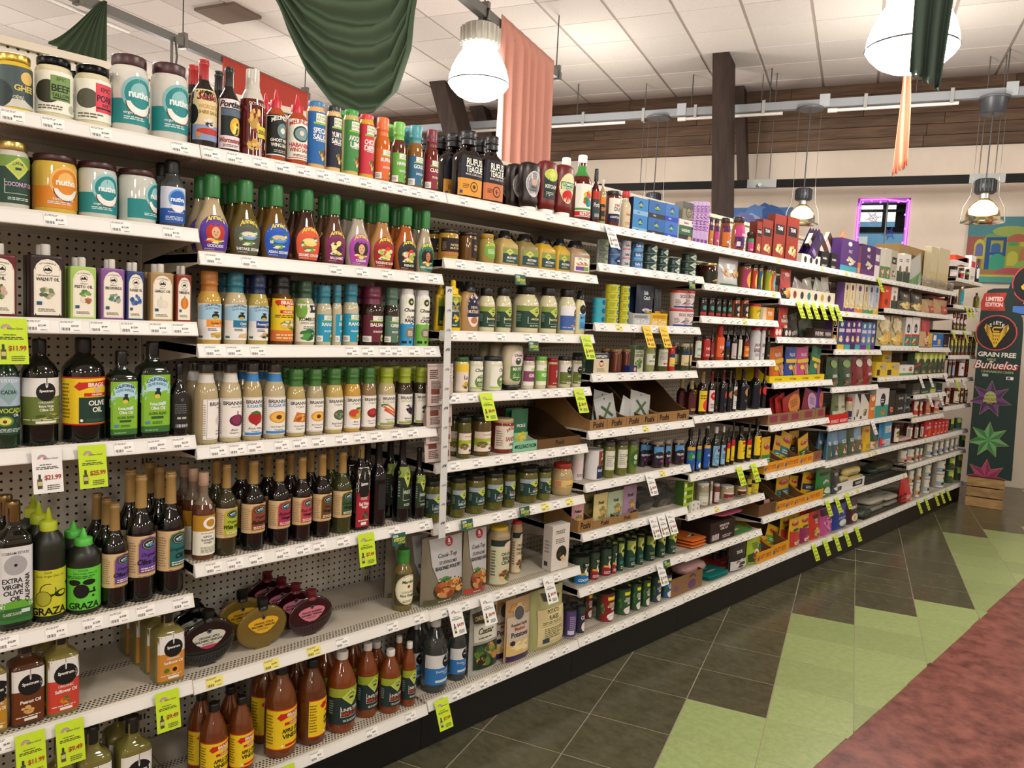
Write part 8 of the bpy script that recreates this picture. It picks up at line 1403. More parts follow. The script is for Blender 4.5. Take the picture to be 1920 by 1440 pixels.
P('box',-.07,5.367,1.6015,.077,.2155,'macaroni box on the mid shelf, dark blue','3a5a98',0,X([('e',.5,.86,.2,.08,3821),('r',0,0,1,.18,1319),('F',.5,.38,.34,.14,7,[3802,3511,3804]),('r',.1,.6,.9,.72,3533)]),d=.06,side='4a2c60')
P('pouch',-.08,5.68,1.6365,.291,.2508,'clear bag of bow tie pasta, left of two','b8b090',0,QL[49],d=.08)
P('pouch',-.08,5.969,1.6365,.258,.2546,'clear bag of bow tie pasta, right of two','b8b090',0,QL[49],d=.08)
P('box',-.07,6.173,1.6365,.148,.2493,'white and green penne box with red stripe, left of two','ece8e2',0,QL[50],d=.06,side='b0aca4')
P('box',-.07,6.361,1.6365,.204,.2564,'white and green penne box with red stripe, right of two','ece8e2',0,QL[50],d=.06,side='b0aca4')
P('pouch',-.075,6.709,1.6365,.25,.2575,'red topped whole wheat pasta bag','c8a078',0,Y([('r',0,.55,1,1,2868),('p',[(.42,0),(.58,0),(.58,.55),(.42,.55)],2595),('F',.5,.2,.4,.16,8,[3512,3786])]),d=.07)
P('box',-.07,6.799,1.6365,.095,.1235,'slim yellow box beside the blue one','d8b040',0,L_b('',1601),d=.06)
P('box',-.075,7.017,1.6365,.325,.1222,'bright blue pasta box lying low','2a6ab8',0,X([('r',.08,.5,.34,.9,3821),('r',.5,.2,.75,.6,3509),('L',.1,.1,.9,.2,1,3550)]),d=.07)
P('box',-.075,7.277,1.6365,.167,.1101,'black pasta box right of the blue one','2a2a34',0,L_b('',3276),d=.07)
P('wide',-.054,7.523,1.8025,.028,.1799,'red salsa jar with brown label, first on its far shelf','7a2a1c','3a2018',QL[51],seg=12)
P('wide',-.054,7.642,1.8025,.028,.1775,'red salsa jar with brown label, second on its far shelf','7a2a1c','3a2018',QL[52],seg=12)
P('wide',-.054,7.765,1.8025,.028,.1751,'red salsa jar with brown label, third on its far shelf','7a2a1c','3a2018',QL[51],seg=12)
P('wide',-.054,7.89,1.8025,.029,.1727,'red salsa jar with brown label, fourth on its far shelf','7a2a1c','3a2018',QL[52],seg=12)
P('wide',-.056,7.508,1.5565,.032,.1956,'pasta sauce jar with lime diamond, first in the far row of seven','7a2818','6a2018',QL[53],seg=12)
P('wide',-.055,7.629,1.5565,.03,.196,'pasta sauce jar with lime diamond, second in the far row of seven','7a2818','6a2018',QL[53],seg=12)
P('wide',-.055,7.753,1.5565,.03,.1963,'pasta sauce jar with lime diamond, third in the far row of seven','7a2818','6a2018',QL[53],seg=12)
P('wide',-.056,7.886,1.5565,.032,.1967,'pasta sauce jar with lime diamond, fourth in the far row of seven','7a2818','6a2018',QL[53],seg=12)
P('wide',-.056,8.023,1.5565,.032,.1971,'pasta sauce jar with lime diamond, fifth in the far row of seven','7a2818','6a2018',QL[53],seg=12)
P('wide',-.056,8.163,1.5565,.032,.1975,'pasta sauce jar with lime diamond, sixth in the far row of seven','7a2818','6a2018',QL[53],seg=12)
P('wide',-.059,8.326,1.5565,.038,.1982,'pasta sauce jar with lime diamond, seventh in the far row of seven','7a2818','6a2018',QL[53],seg=12)
P('wide',-.057,7.519,1.3265,.035,.1875,'grey labelled sauce jar at left of a far shelf','6a2014','c8c0b4',L_q(2201,'',3822,None,.15,.7),seg=12)
P('wide',-.056,7.647,1.3265,.031,.1875,'pale blue labelled sauce jar on a far shelf','6a2014','c8c0b4',L_q(2219,'',3822,None,.15,.7),seg=12)
P('wide',-.083,7.985,1.3265,.085,.1875,'wide sauce jar with white label and red mark','6a2014','c8c0b4',(.1,.82,165,3549,[('c',.3,.6,.1,3107),('o',.6,.5,.12,.2,.3,547),('o',.85,.5,.12,.2,.3,547)]),seg=12)
P('wide',-.058,8.141,1.3265,.036,.1875,'dark red sauce jar turned away at shelf end','6a2014','4a1c14',L_q(2098,'',3822,None,.15,.7),seg=12)
P('tray',-.16,4.08,1.3865,.839,.146,'long yellow display tray of lentil pouches','e0c818',0,X([('t','A+Cuisine',.15,.5,.4,1345,'h',.2),('t','A+Cuisine',.4,.5,.4,1345,'h',.2),('t','A+Cuisine',.63,.5,.4,1345,'h',.2),('t','A+Cuisine',.86,.5,.4,1345,'h',.2)]),hf=.28,d=.24,inn='6a5030')
P('pouch',-.085,3.837,1.3945,.183,.2236,'tall orange lentil pouch in the long yellow tray','d87028',0,QL[54],d=.05,roll=6)
P('pouch',-.085,4.032,1.3945,.169,.221,'tall blue lentil pouch in the long yellow tray','2a4aa0',0,QL[54],d=.05,roll=0)
P('pouch',-.085,4.217,1.3945,.184,.2222,'tall pink lentil pouch in the long yellow tray','c84a90',0,QL[54],d=.05,roll=3)
P('pouch',-.085,4.403,1.3945,.157,.2278,'tall green lentil pouch in the long yellow tray','2a7a5a',0,Y([('t','',.5,.78,.1,3822,'bh',.8),('r',0,.52,1,.64,3779),('e',.3,.38,.16,.08,3779),('F',.7,.3,.24,.24,12,[3222,2660,3496])]),d=.05,roll=-10)
P('pouch',-.075,4.7,1.3265,.205,.2226,'green bean pouch on the mid shelf','2a4a30',0,Y([('r',0,.3,1,.42,579),('t','LENTIL',.5,.36,.1,3821,'bh',.7),('e',.5,.78,.3,.14,2214),('F',.5,.14,.36,.12,8,[1330,2148,1107])]),d=.07)
P('pouch',-.075,4.936,1.3265,.252,.2221,'darker green bean pouch on the mid shelf','24442c',0,Y([('r',0,.3,1,.42,579),('t','SPLIT',.5,.36,.1,3821,'bh',.7),('e',.5,.78,.3,.14,2214),('F',.5,.14,.36,.12,8,[1330,2148,1107])]),d=.07)
P('pouch',-.075,5.18,1.3265,.228,.2263,'dull red bean pouch on the mid shelf','7a2028',0,Y([('r',0,.3,1,.42,1826),('t','',.5,.36,.1,3821,'bh',.7),('e',.5,.78,.3,.14,3548),('F',.5,.14,.36,.12,8,[1330,2148,1107])]),d=.07)
P('pouch',-.075,5.391,1.3265,.178,.2307,'bright red bean pouch on the mid shelf','8a2028',0,Y([('r',0,.3,1,.42,2082),('t','PINTO',.5,.36,.1,3821,'bh',.7),('e',.5,.78,.3,.14,3548),('F',.5,.14,.36,.12,8,[1330,2148,1107])]),d=.07)
P('box',-.17,5.985,1.3835,.217,.2105,'upper yellow carton standing on a far mid shelf','e0c030',0,QL[55],d=.08)
P('box',-.08,5.606,1.3835,.226,.1213,'yellow carton with cut front, left on a far mid shelf','e0c030',0,QL[55],d=.08)
P('box',-.08,5.879,1.3835,.311,.1142,'yellow carton with cut front, right on a far mid shelf','e0c030',0,QL[55],d=.08)
P('box',-.075,6.229,1.3835,.36,.0901,'white and green couscous carton lying low','e8e6de',0,X([('r',0,0,1,.25,1685),('t','RISE',.3,.6,.24,1638,'h',.4),('F',.78,.62,.16,.3,7,[2627,3495,1603])]),d=.07)
P('box',-.07,6.504,1.3855,.187,.1985,'dark green meal box with lime diamond top, first of six','3a4a38',0,X([('r',0,.7,1,1,2740),('p',[(.2,.76),(.5,.99),(.8,.76),(.5,.5)],3544),('p',[(0,.3),(1,.45),(1,.52),(0,.38)],2867),('F',.5,.14,.36,.1,7,[3239,2148,1652])]),d=.06)
P('box',-.07,6.701,1.3855,.181,.1985,'dark green meal box with lime diamond top, second of six','3a4a38',0,X([('r',0,.7,1,1,2740),('p',[(.2,.76),(.5,.99),(.8,.76),(.5,.5)],3544),('p',[(0,.3),(1,.45),(1,.52),(0,.38)],1139),('F',.5,.14,.36,.1,7,[3239,2148,1652])]),d=.06)
P('box',-.07,6.874,1.3855,.151,.1985,'dark green meal box with lime diamond top, third of six','3a4a38',0,X([('r',0,.7,1,1,2740),('p',[(.2,.76),(.5,.99),(.8,.76),(.5,.5)],3544),('p',[(0,.3),(1,.45),(1,.52),(0,.38)],1635),('F',.5,.14,.36,.1,7,[3239,2148,1652])]),d=.06)
P('box',-.07,7.012,1.3855,.111,.1985,'dark green meal box with lime diamond top, fourth of six','3a4a38',0,X([('r',0,.7,1,1,2740),('p',[(.2,.76),(.5,.99),(.8,.76),(.5,.5)],3544),('p',[(0,.3),(1,.45),(1,.52),(0,.38)],1124),('F',.5,.14,.36,.1,7,[3239,2148,1652])]),d=.06)
P('box',-.07,7.147,1.3855,.129,.1985,'dark green meal box with lime diamond top, fifth of six','3a4a38',0,X([('r',0,.7,1,1,2740),('p',[(.2,.76),(.5,.99),(.8,.76),(.5,.5)],3544),('p',[(0,.3),(1,.45),(1,.52),(0,.38)],1334),('F',.5,.14,.36,.1,7,[3239,2148,1652])]),d=.06)
P('box',-.07,7.264,1.3855,.089,.1985,'dark green meal box with lime diamond top, sixth of six','3a4a38',0,X([('r',0,.7,1,1,2740),('p',[(.2,.76),(.5,.99),(.8,.76),(.5,.5)],3544),('p',[(0,.3),(1,.45),(1,.52),(0,.38)],1879),('F',.5,.14,.36,.1,7,[3239,2148,1652])]),d=.06)
P('tray',-.17,3.921,1.1125,.476,.1947,'brown display tray of red rice pouches','8a6a4a',0,X([('r',.06,.2,.28,.8,2100),('r',.38,.2,.6,.8,2100),('r',.72,.2,.94,.8,2100)]),hf=.36,d=.26)
P('tray',-.17,4.278,1.1125,.231,.207,'brown display tray of mauve rice pouches','8a6a4a',0,X([('r',.3,.2,.8,.8,2100)]),hf=.36,d=.26)
P('tray',-.17,4.483,1.1125,.166,.2074,'brown display tray of orange purple pouches','8a6a4a',0,X([('r',.3,.2,.85,.8,2100)]),hf=.36,d=.26)
P('pouch',-.14,3.99,1.1225,.118,.1631,'rice pouch leaning in brown trays, red, back','b02c30',0,Y([('e',.6,.6,.4,.36,2883),('L',.35,.5,.85,.8,5,1570),('F',.6,.14,.3,.14,8,[3803,1347,2915])]),d=.04,roll=16)
P('pouch',-.11,4.017,1.1225,.138,.1736,'rice pouch leaning in brown trays, red, middle','b82e30',0,Y([('e',.6,.6,.4,.36,3139),('L',.35,.5,.85,.8,5,1570),('F',.6,.14,.3,.14,8,[3803,1347,2915])]),d=.04,roll=16)
P('pouch',-.08,4.115,1.1225,.25,.1831,'rice pouch leaning in brown trays, red and orange, front','a82430',0,Y([('e',.6,.6,.4,.36,3459),('L',.35,.5,.85,.8,5,1570),('F',.6,.14,.3,.14,8,[3803,1347,2915])]),d=.04,roll=14)
P('pouch',-.08,4.348,1.1225,.214,.1936,'rice pouch leaning in brown trays, crimson and lilac','8a1c3c',0,Y([('e',.6,.6,.4,.36,3245),('L',.35,.5,.85,.8,5,1570),('F',.6,.14,.3,.14,8,[3803,1347,2915])]),d=.04,roll=-14)
P('pouch',-.08,4.511,1.1225,.109,.1985,'rice pouch leaning in brown trays, purple and orange','5a3090',0,Y([('e',.6,.6,.4,.36,3684),('L',.35,.5,.85,.8,5,1570),('F',.6,.14,.3,.14,8,[3803,1347,2915])]),d=.04,roll=-14)
P('tray',-.14,4.833,1.0495,.345,.091,'red scalloped tray of couscous bags','c82c28',0,X([('t','RICE SELECT',.28,.3,.3,3805,'bh',.4),('t','RICE SELECT',.76,.3,.3,3805,'bh',.4)]),hf=.8,d=.2,inn='8a2420')
P('pouch',-.1,4.87,1.0575,.12,.208,'green couscous bag in the red tray','6a7a50',0,QL[56],d=.06)
P('pouch',-.1,4.995,1.0575,.127,.1989,'pale couscous bag in the red tray','c8ccb0',0,QL[56],d=.06)
P('jar',-.073,5.085,1.0495,.051,.1807,'white grain jar with red lid','c8bc98','c02c28',L_q(549,'',3804,3257,.1,.6),cm='plastic')
P('box',-.07,5.17,1.0495,.115,.2119,'white risotto box with dark print, left of two','dcd8d0',0,QL[57],d=.06)
P('box',-.07,5.322,1.0495,.181,.2059,'white risotto box with dark print, right of two','dcd8d0',0,QL[57],d=.06)
P('box',-.07,5.482,1.0495,.129,.1951,'orange grain box between white and teal boxes','d87a30',0,X([('e',.6,.82,.3,.1,3804),('t','TWIST',.55,.4,.12,3821,'bh',.8)]),d=.06)
P('box',-.08,5.7,1.0485,.297,.2355,'white and teal lentil box','e8e6e2',0,X([('r',0,0,1,.42,920),('c',.55,.6,.24,547),('L',.4,.52,.7,.68,2,3821),('F',.6,.16,.2,.1,5,[3155,2212])]),d=.08,side='8a9a94')
P('box',-.07,5.929,1.0485,.149,.2136,'black semolina box with food picture, narrow one','2a2826',0,L_b('',3531,None,[3495,3139]),d=.06)
P('box',-.07,6.152,1.0485,.268,.0881,'black semolina box with white script, middle stack','282624',0,QL[58],n=2,d=.06)
P('box',-.07,6.342,1.0485,.103,.0869,'black semolina box with white script, right stack','282624',0,QL[58],n=2,d=.06)
P('box',-.07,6.536,1.2035,.209,.1013,'low dark pasta carton above the tomato cans, first of four','3a3c34',0,L_b('',3275,1637),d=.06)
P('box',-.07,6.788,1.2035,.27,.0944,'low dark pasta carton above the tomato cans, second of four','2a3a30',0,L_b('',3275,852),d=.06)
P('box',-.07,7.015,1.2035,.171,.0883,'low dark pasta carton above the tomato cans, third of four','4a6a48',0,L_b('',3275,3013),d=.06)
P('box',-.07,7.207,1.2035,.185,.083,'low dark pasta carton above the tomato cans, fourth of four','2a3430',0,L_b('',3275,837),d=.06)
P('wide',-.064,7.561,1.0515,.048,.1775,'cream labelled pasta sauce jar with brown disc, first of four','6a2014','7a3020',QL[59],seg=12)
P('wide',-.083,7.907,1.0515,.087,.1637,'cream labelled pasta sauce jar with brown disc, second of four','6a2014','7a3020',QL[59],seg=12)
P('wide',-.055,8.043,1.0515,.03,.1614,'cream labelled pasta sauce jar with brown disc, third of four','6a2014','7a3020',QL[59],seg=12)
P('wide',-.059,8.206,1.0515,.038,.1548,'cream labelled pasta sauce jar with brown disc, fourth of four','6a2014','7a3020',QL[59],seg=12)
P('can',-.069,6.634,.9935,.058,.1487,'tomato can with red fruit picture on the upper far shelf, first','a83028',0,(.05,.95,165,3548,[('r',0,0,1,.4,3139),('F',.55,.66,.28,.22,7,[2866,3395,867]),('r',0,.0,1,.1,3548)]),seg=14)
P('can',-.056,6.756,.9935,.033,.1365,'tomato can with red fruit picture on the upper far shelf, second','a83028',0,(.05,.95,165,3548,[('r',0,0,1,.4,3155),('F',.55,.66,.28,.22,7,[2866,3395,867]),('r',0,.0,1,.1,3548)]),seg=14)
P('can',-.072,6.991,.9935,.064,.1287,'tomato can with red fruit picture on the upper far shelf, third','a83028',0,(.05,.95,165,3224,[('r',0,0,1,.4,3187),('F',.55,.66,.28,.22,7,[2866,3395,867]),('r',0,.0,1,.1,3548)]),seg=14)
P('can',-.079,7.272,.9935,.071,.1217,'tomato can with red fruit picture on the upper far shelf, fourth','a83028',0,(.05,.95,165,3532,[('r',0,0,1,.4,3187),('F',.55,.66,.28,.22,7,[2866,3395,867]),('r',0,.0,1,.1,3548)]),seg=14)
P('pouch',-.07,3.742,.8015,.121,.2277,'yellow meal pouch with green band at the bay seam','e0b428',0,Y([('e',.5,.76,.36,.1,2866),('t','TASTY BITE',.5,.765,.07,3821,'abh',.6),('r',0,.22,1,.5,899),('L',.15,.28,.85,.44,2,3821),('F',.55,.14,.34,.12,8,[3495,2659,3801,1667])]),d=.04)
P('tray',-.18,3.757,.8015,.178,.1343,'low yellow tray at left of the rice pouch shelf','d8a020',0,QL[41],hf=.5,d=.3,inn='6a5034')
P('tray',-.18,3.899,.8015,.102,.1585,'second yellow tray from left on its shelf','d8a020',0,QL[41],hf=.42,d=.3,inn='6a5034')
P('pouch',-.13,4.003,.8115,.1,.1999,'slim yellow meal pouch in second tray','e0b428',0,QL[42],d=.04,roll=-12)
P('tray',-.18,4.07,.8015,.238,.169,'third and widest yellow tray on its shelf','d8a020',0,QL[41],hf=.42,d=.3,inn='6a5034')
P('pouch',-.14,4.143,.8115,.179,.2109,'large yellow meal pouch with blue band leaning in wide tray','e0b428',0,QL[42],d=.04,roll=-16)
P('tray',-.18,4.296,.8015,.21,.1634,'fourth yellow tray on its shelf','d8a020',0,QL[41],hf=.42,d=.3,inn='6a5034')
P('pouch',-.19,4.417,.8115,.165,.1936,'yellow meal pouch standing behind the fourth tray','e0b428',0,Y([('e',.5,.76,.36,.1,2866),('t','TASTY BITE',.5,.765,.07,3821,'abh',.6),('r',0,.22,1,.5,819),('L',.15,.28,.85,.44,2,3821),('F',.55,.14,.34,.12,8,[3495,2659,3801,1667])]),d=.04)
P('pouch',-.11,4.427,.8115,.163,.1742,'yellow meal pouch with green band slumped in fourth tray','e0b428',0,Y([('e',.5,.76,.36,.1,2866),('t','TASTY BITE',.5,.765,.07,3821,'abh',.6),('r',0,.22,1,.5,1139),('L',.15,.28,.85,.44,2,3821),('F',.55,.14,.34,.12,8,[3495,2659,3801,1667])]),d=.04,roll=14)
P('tray',-.18,4.492,.8015,.147,.2105,'brown tray with red printed label beside yellow trays','8a6446',0,X([('r',.3,.25,.85,.85,2116)]),hf=.34,d=.28,inn='4c3423')
P('pouch',-.253,4.495,.8215,.141,.1554,'light blue pouch at the back of the yellow trays','6ab0c0',0,L_p(3804,'',581,None,None),d=.045)
P('pouch',-.07,4.742,.7815,.048,.2069,'rice pouch with large white lettering, first of five','5a8aa8',0,(.02,.98,.94,None,[('r',0,0,1,.55,1125),('t','RICE',.5,.6,.14,3822,'bh',.9),('F',.6,.3,.3,.2,8,[2613,3531,1123,2115]),('r',0,0,1,.08,1364)]),back=1,d=.06)
P('pouch',-.07,4.835,.7815,.134,.2051,'rice pouch with large white lettering, second of five','6a90b0',0,(.02,.98,.94,None,[('r',0,0,1,.55,854),('t','RICE',.5,.6,.14,3822,'bh',.9),('F',.6,.3,.3,.2,8,[2613,3531,1123,2115]),('r',0,0,1,.08,1364)]),back=1,d=.06)
P('pouch',-.07,4.991,.7815,.177,.2032,'rice pouch with large white lettering, third of five','5a80a0',0,(.02,.98,.94,None,[('r',0,0,1,.55,1123),('t','RICE',.5,.6,.14,3822,'bh',.9),('F',.6,.3,.3,.2,8,[2613,3531,1123,2115]),('r',0,0,1,.08,1364)]),back=1,d=.06)
P('pouch',-.07,5.153,.7815,.144,.2011,'rice pouch with large white lettering, fourth of five','3a5038',0,(.02,.98,.94,None,[('r',0,0,1,.55,1108),('t','RICE',.5,.6,.14,3822,'bh',.9),('F',.6,.3,.3,.2,8,[2613,3531,1123,2115]),('r',0,0,1,.08,1364)]),back=1,d=.06)
P('pouch',-.07,5.302,.7815,.153,.2069,'rice pouch with large white lettering, fifth of five','88a8c8',0,(.02,.98,.94,None,[('r',0,0,1,.55,1636),('t','RICE',.5,.6,.14,3822,'bh',.9),('F',.6,.3,.3,.2,8,[2613,3531,1123,2115]),('r',0,0,1,.08,1364)]),back=1,d=.06)
P('pouch',-.07,5.481,.7815,.171,.202,'bright yellow pouch with red band beside rice pouches','e0b41c',0,L_p(3506,'',2082,None,2866),d=.06)
P('pouch',-.07,5.652,.7815,.169,.1757,'dark green pouch beside the bright yellow one','1f5040',0,L_p(3531,'',3821,[3155,2213],3142),d=.06)
P('pouch',-.07,5.831,.7845,.128,.2152,'light blue rice cake pack, left stack','4a8ab8',0,L_p(3140,'',3823,None,None),d=.06)
P('box',-.08,5.895,.7845,.185,.1095,'sky blue plastic wrapped pack with white label','4a9ac0',0,X([('r',.2,.1,.9,.6,3549),('L',.25,.15,.85,.55,6,2184)]),n=2,d=.08)
P('bag',-.12,6.389,.7845,.342,.0439,'low clear bag of flat bread with purple edge','c8a8a0',d=.16)
P('wide',-.073,6.185,.7805,.063,.1705,'big dark red tomato jar with fruit label, first','5a1814','4a1410',(.12,.8,165,3548,[('F',.4,.6,.26,.26,8,[867,3219,2866]),('r',.6,0,1,.3,3002)]),seg=14)
P('wide',-.079,6.533,.7805,.078,.1533,'big dark red tomato jar with fruit label, second','5a1814','4a1410',QL[60],seg=14)
P('wide',-.063,6.698,.7805,.046,.1406,'big dark red tomato jar with fruit label, third','5a1814','4a1410',QL[60],seg=14)
P('wide',-.062,6.854,.7805,.041,.1347,'big dark red tomato jar with fruit label, fourth','5a1814','4a1410',QL[60],seg=14)
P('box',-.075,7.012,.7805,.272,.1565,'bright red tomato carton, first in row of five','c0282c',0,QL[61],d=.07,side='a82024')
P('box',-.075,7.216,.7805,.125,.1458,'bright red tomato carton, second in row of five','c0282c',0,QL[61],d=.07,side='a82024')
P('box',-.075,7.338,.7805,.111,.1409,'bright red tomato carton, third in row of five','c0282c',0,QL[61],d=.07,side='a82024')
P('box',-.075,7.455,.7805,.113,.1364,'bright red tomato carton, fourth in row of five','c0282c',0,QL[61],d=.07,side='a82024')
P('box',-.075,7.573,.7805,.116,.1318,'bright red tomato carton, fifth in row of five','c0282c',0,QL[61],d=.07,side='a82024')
P('can',-.062,7.808,.7805,.045,.1238,'dark green can with lime top at a far shelf end, left','2c4a34',0,(.05,.95,165,835,[('r',0,.6,1,1,2740),('F',.7,.2,.2,.14,4,[2866,3821])]),seg=14)
P('can',-.077,8.102,.7805,.074,.1138,'dark green can with lime top at a far shelf end, right','3a5a40',0,(.05,.95,165,852,[('r',0,.6,1,1,2740),('F',.7,.2,.2,.14,4,[2866,3821])]),seg=14)
P('tray',-.15,3.779,.5165,.238,.1554,'low brown open tray at the left of the yellow trays','6a4a2e',0,X([('r',.75,.1,.9,.8,1346)]),hf=.5,d=.22,inn='3c2a1a')
P('pouch',-.088,3.878,.5265,.113,.0711,'small clear nut pouch in the low brown tray','b89088',0,L_p(None,'',1331,[2115,3497],None),d=.036)
P('tray',-.18,3.963,.5165,.126,.163,'first yellow tray from left, lower shelf','d8a020',0,QL[41],hf=.42,d=.3,inn='6a5034')
P('pouch',-.15,4.208,.5265,.197,.183,'yellow meal pouch with teal band, lower shelf','e0b428',0,QL[42],d=.04)
P('tray',-.18,4.092,.5165,.13,.1544,'second yellow tray from left, lower shelf','d8a020',0,QL[41],hf=.42,d=.3,inn='6a5034')
P('pouch',-.17,4.414,.5265,.148,.1516,'yellow meal pouch with purple band, lower shelf','e0b428',0,Y([('e',.5,.76,.36,.1,2866),('t','TASTY BITE',.5,.765,.07,3821,'abh',.6),('r',0,.22,1,.5,1335),('L',.15,.28,.85,.44,2,3821),('F',.55,.14,.34,.12,8,[3495,2659,3801,1667])]),d=.04,roll=-8)
P('tray',-.18,4.248,.5165,.18,.1518,'third yellow tray from left, lower shelf','d8a020',0,QL[41],hf=.42,d=.3,inn='6a5034')
P('tray',-.18,4.486,.5165,.294,.1663,'biggest yellow tray, lower shelf','d8a020',0,QL[41],hf=.42,d=.3,inn='6a5034')
P('pouch',-.13,4.597,.5265,.259,.162,'yellow meal pouch with navy band in the biggest tray','e0b428',0,Y([('e',.5,.76,.36,.1,2866),('t','TASTY BITE',.5,.765,.07,3821,'abh',.6),('r',0,.22,1,.5,566),('L',.15,.28,.85,.44,2,3821),('F',.55,.14,.34,.12,8,[3495,2659,3801,1667])]),d=.04,roll=-8)
P('pouch',-.075,4.716,.5065,.26,.2125,'glossy green jasmine rice bag','1f7a3c',0,Y([('r',.2,.78,.8,.9,546),('t','BASMATI',.5,.5,.1,3821,'abh',.8),('e',.55,.2,.24,.14,3292),('F',.5,.12,.3,.08,5,[3821,867])]),d=.07)
P('pouch',-.075,4.927,.5065,.16,.1763,'black pouch with white script beside green rice bag','2a2c30',0,L_p(836,'',3548,[3548,1365],2184),d=.07)
P('tray',-.13,5.191,.5065,.54,.083,'white carton holding yellow polenta rolls','e4e2de',0,X([('r',.55,.2,.92,.8,546),('t','ANCIENT',.76,.5,.3,3549,'bh',.3),('r',.06,.3,.14,.7,546)]),hf=.9,d=.18,inn='c8c4bc')
P('roll',-.1,5.153,.5536,.152,.0569,'yellow polenta roll in white carton, short, left','c8b878',0,QL[62])
P('roll',-.1,5.401,.526,.341,.0585,'yellow polenta roll in white carton, front','d8c070',0,QL[62])
P('roll',-.1,5.303,.5941,.341,.0674,'yellow polenta roll in white carton, top','d8c478',0,QL[62])
P('bag',-.22,6.114,.5065,.291,.0588,'dark green clear pack behind the upper wire basket','2c4034',d=.14)
P('bag',-.2,6.285,.5065,.424,.0877,'mushroom pack in dark green wrap behind the wire basket','4a4a38',d=.14)
P('can',-.084,6.446,.5675,.087,.1343,'tomato can with pinkish band, first on the low far shelf','b8b0a4',0,(.05,.95,165,3548,[('r',0,.12,1,.46,3224),('F',.7,.72,.24,.2,6,[2866,3395,1826]),('r',0,0,1,.12,3548),('r',.3,.2,.7,.36,546)]),seg=14)
P('can',-.086,6.641,.5675,.093,.1305,'tomato can with pinkish band, second on the low far shelf','b8b0a4',0,(.05,.95,165,3548,[('r',0,.12,1,.46,3207),('F',.7,.72,.24,.2,6,[2866,3395,1826]),('r',0,0,1,.12,3548),('r',.3,.2,.7,.36,546)]),seg=14)
P('can',-.059,6.777,.5675,.037,.1255,'tomato can with pinkish band, third on the low far shelf','b8b0a4',0,(.05,.95,165,3548,[('r',0,.12,1,.46,3190),('F',.7,.72,.24,.2,6,[2866,3395,1826]),('r',0,0,1,.12,3548),('r',.3,.2,.7,.36,546)]),seg=14)
P('can',-.054,6.882,.5675,.028,.1169,'tomato can with pinkish band, fourth on the low far shelf','b8b0a4',0,(.05,.95,165,3548,[('r',0,.12,1,.46,3173),('F',.7,.72,.24,.2,6,[2866,3395,1826]),('r',0,0,1,.12,3548),('r',.3,.2,.7,.36,546)]),seg=14)
P('can',-.081,7.176,.5675,.083,.1309,'tomato can with grey band, first on the low far shelf','b8b0a4',0,QL[63],seg=14)
P('can',-.063,7.358,.5675,.047,.1337,'tomato can with grey band, second on the low far shelf','b8b0a4',0,QL[63],seg=14)
P('can',-.062,7.528,.5675,.044,.1254,'tomato can with grey band, third on the low far shelf','b8b0a4',0,QL[63],seg=14)
P('can',-.064,7.713,.5675,.048,.1257,'tomato can with grey band, fourth on the low far shelf','b8b0a4',0,QL[63],seg=14)
P('can',-.061,7.881,.5675,.042,.1249,'tomato can with grey band, fifth on the low far shelf','b8b0a4',0,QL[63],seg=14)
P('can',-.06,8.041,.5675,.039,.122,'tomato can with grey band, sixth on the low far shelf','b8b0a4',0,QL[63],seg=14)
P('can',-.071,8.303,.5675,.062,.126,'green can with lime diamond ending the low far shelf','3a5a40',0,(.05,.95,165,835,[('r',0,.66,1,1,2740),('p',[(.2,.7),(.5,.98),(.8,.7),(.5,.4)],3543),('F',.7,.26,.2,.14,4,[2866,3821])]),seg=14)
P('pouch',-.067,6.578,.2165,.31,.2122,'red tomato pouch with dark cap on the far base deck','c02428',0,L_p(3396,'',3805,None,None),d=.08)
P('can',-.058,6.656,.2165,.061,.1418,'tomato can in the far base stacks, first stack','b8b0a4',0,(.05,.95,165,3548,[('r',0,.12,1,.46,3239),('F',.7,.72,.24,.2,6,[2866,3395,1826]),('r',0,0,1,.12,3548),('r',.3,.2,.7,.36,546)]),n=2,seg=14)
P('can',-.057,6.871,.2165,.057,.1414,'tomato can in the far base stacks, second stack','b8b0a4',0,(.05,.95,165,3548,[('r',0,.12,1,.46,3221),('F',.7,.72,.24,.2,6,[2866,3395,1826]),('r',0,0,1,.12,3548),('r',.3,.2,.7,.36,546)]),n=2,seg=14)
P('can',-.069,7.15,.2165,.084,.1431,'tomato can in the far base stacks, third stack','b8b0a4',0,(.05,.95,165,3548,[('r',0,.12,1,.46,2747),('F',.7,.72,.24,.2,6,[2866,3395,1826]),('r',0,0,1,.12,3548),('r',.3,.2,.7,.36,546)]),n=2,seg=14)
P('can',-.089,7.613,.2165,.124,.1388,'tomato can in the far base stacks, fourth stack','b8b0a4',0,QL[63],n=2,seg=14)
P('can',-.069,7.942,.2165,.083,.1375,'lime diamond can in far base stacks, left stack','3a5a40',0,QL[64],n=2,seg=14)
P('can',-.061,8.215,.2165,.068,.141,'lime diamond can in far base stacks, right stack','3a5a40',0,QL[64],n=2,seg=14)
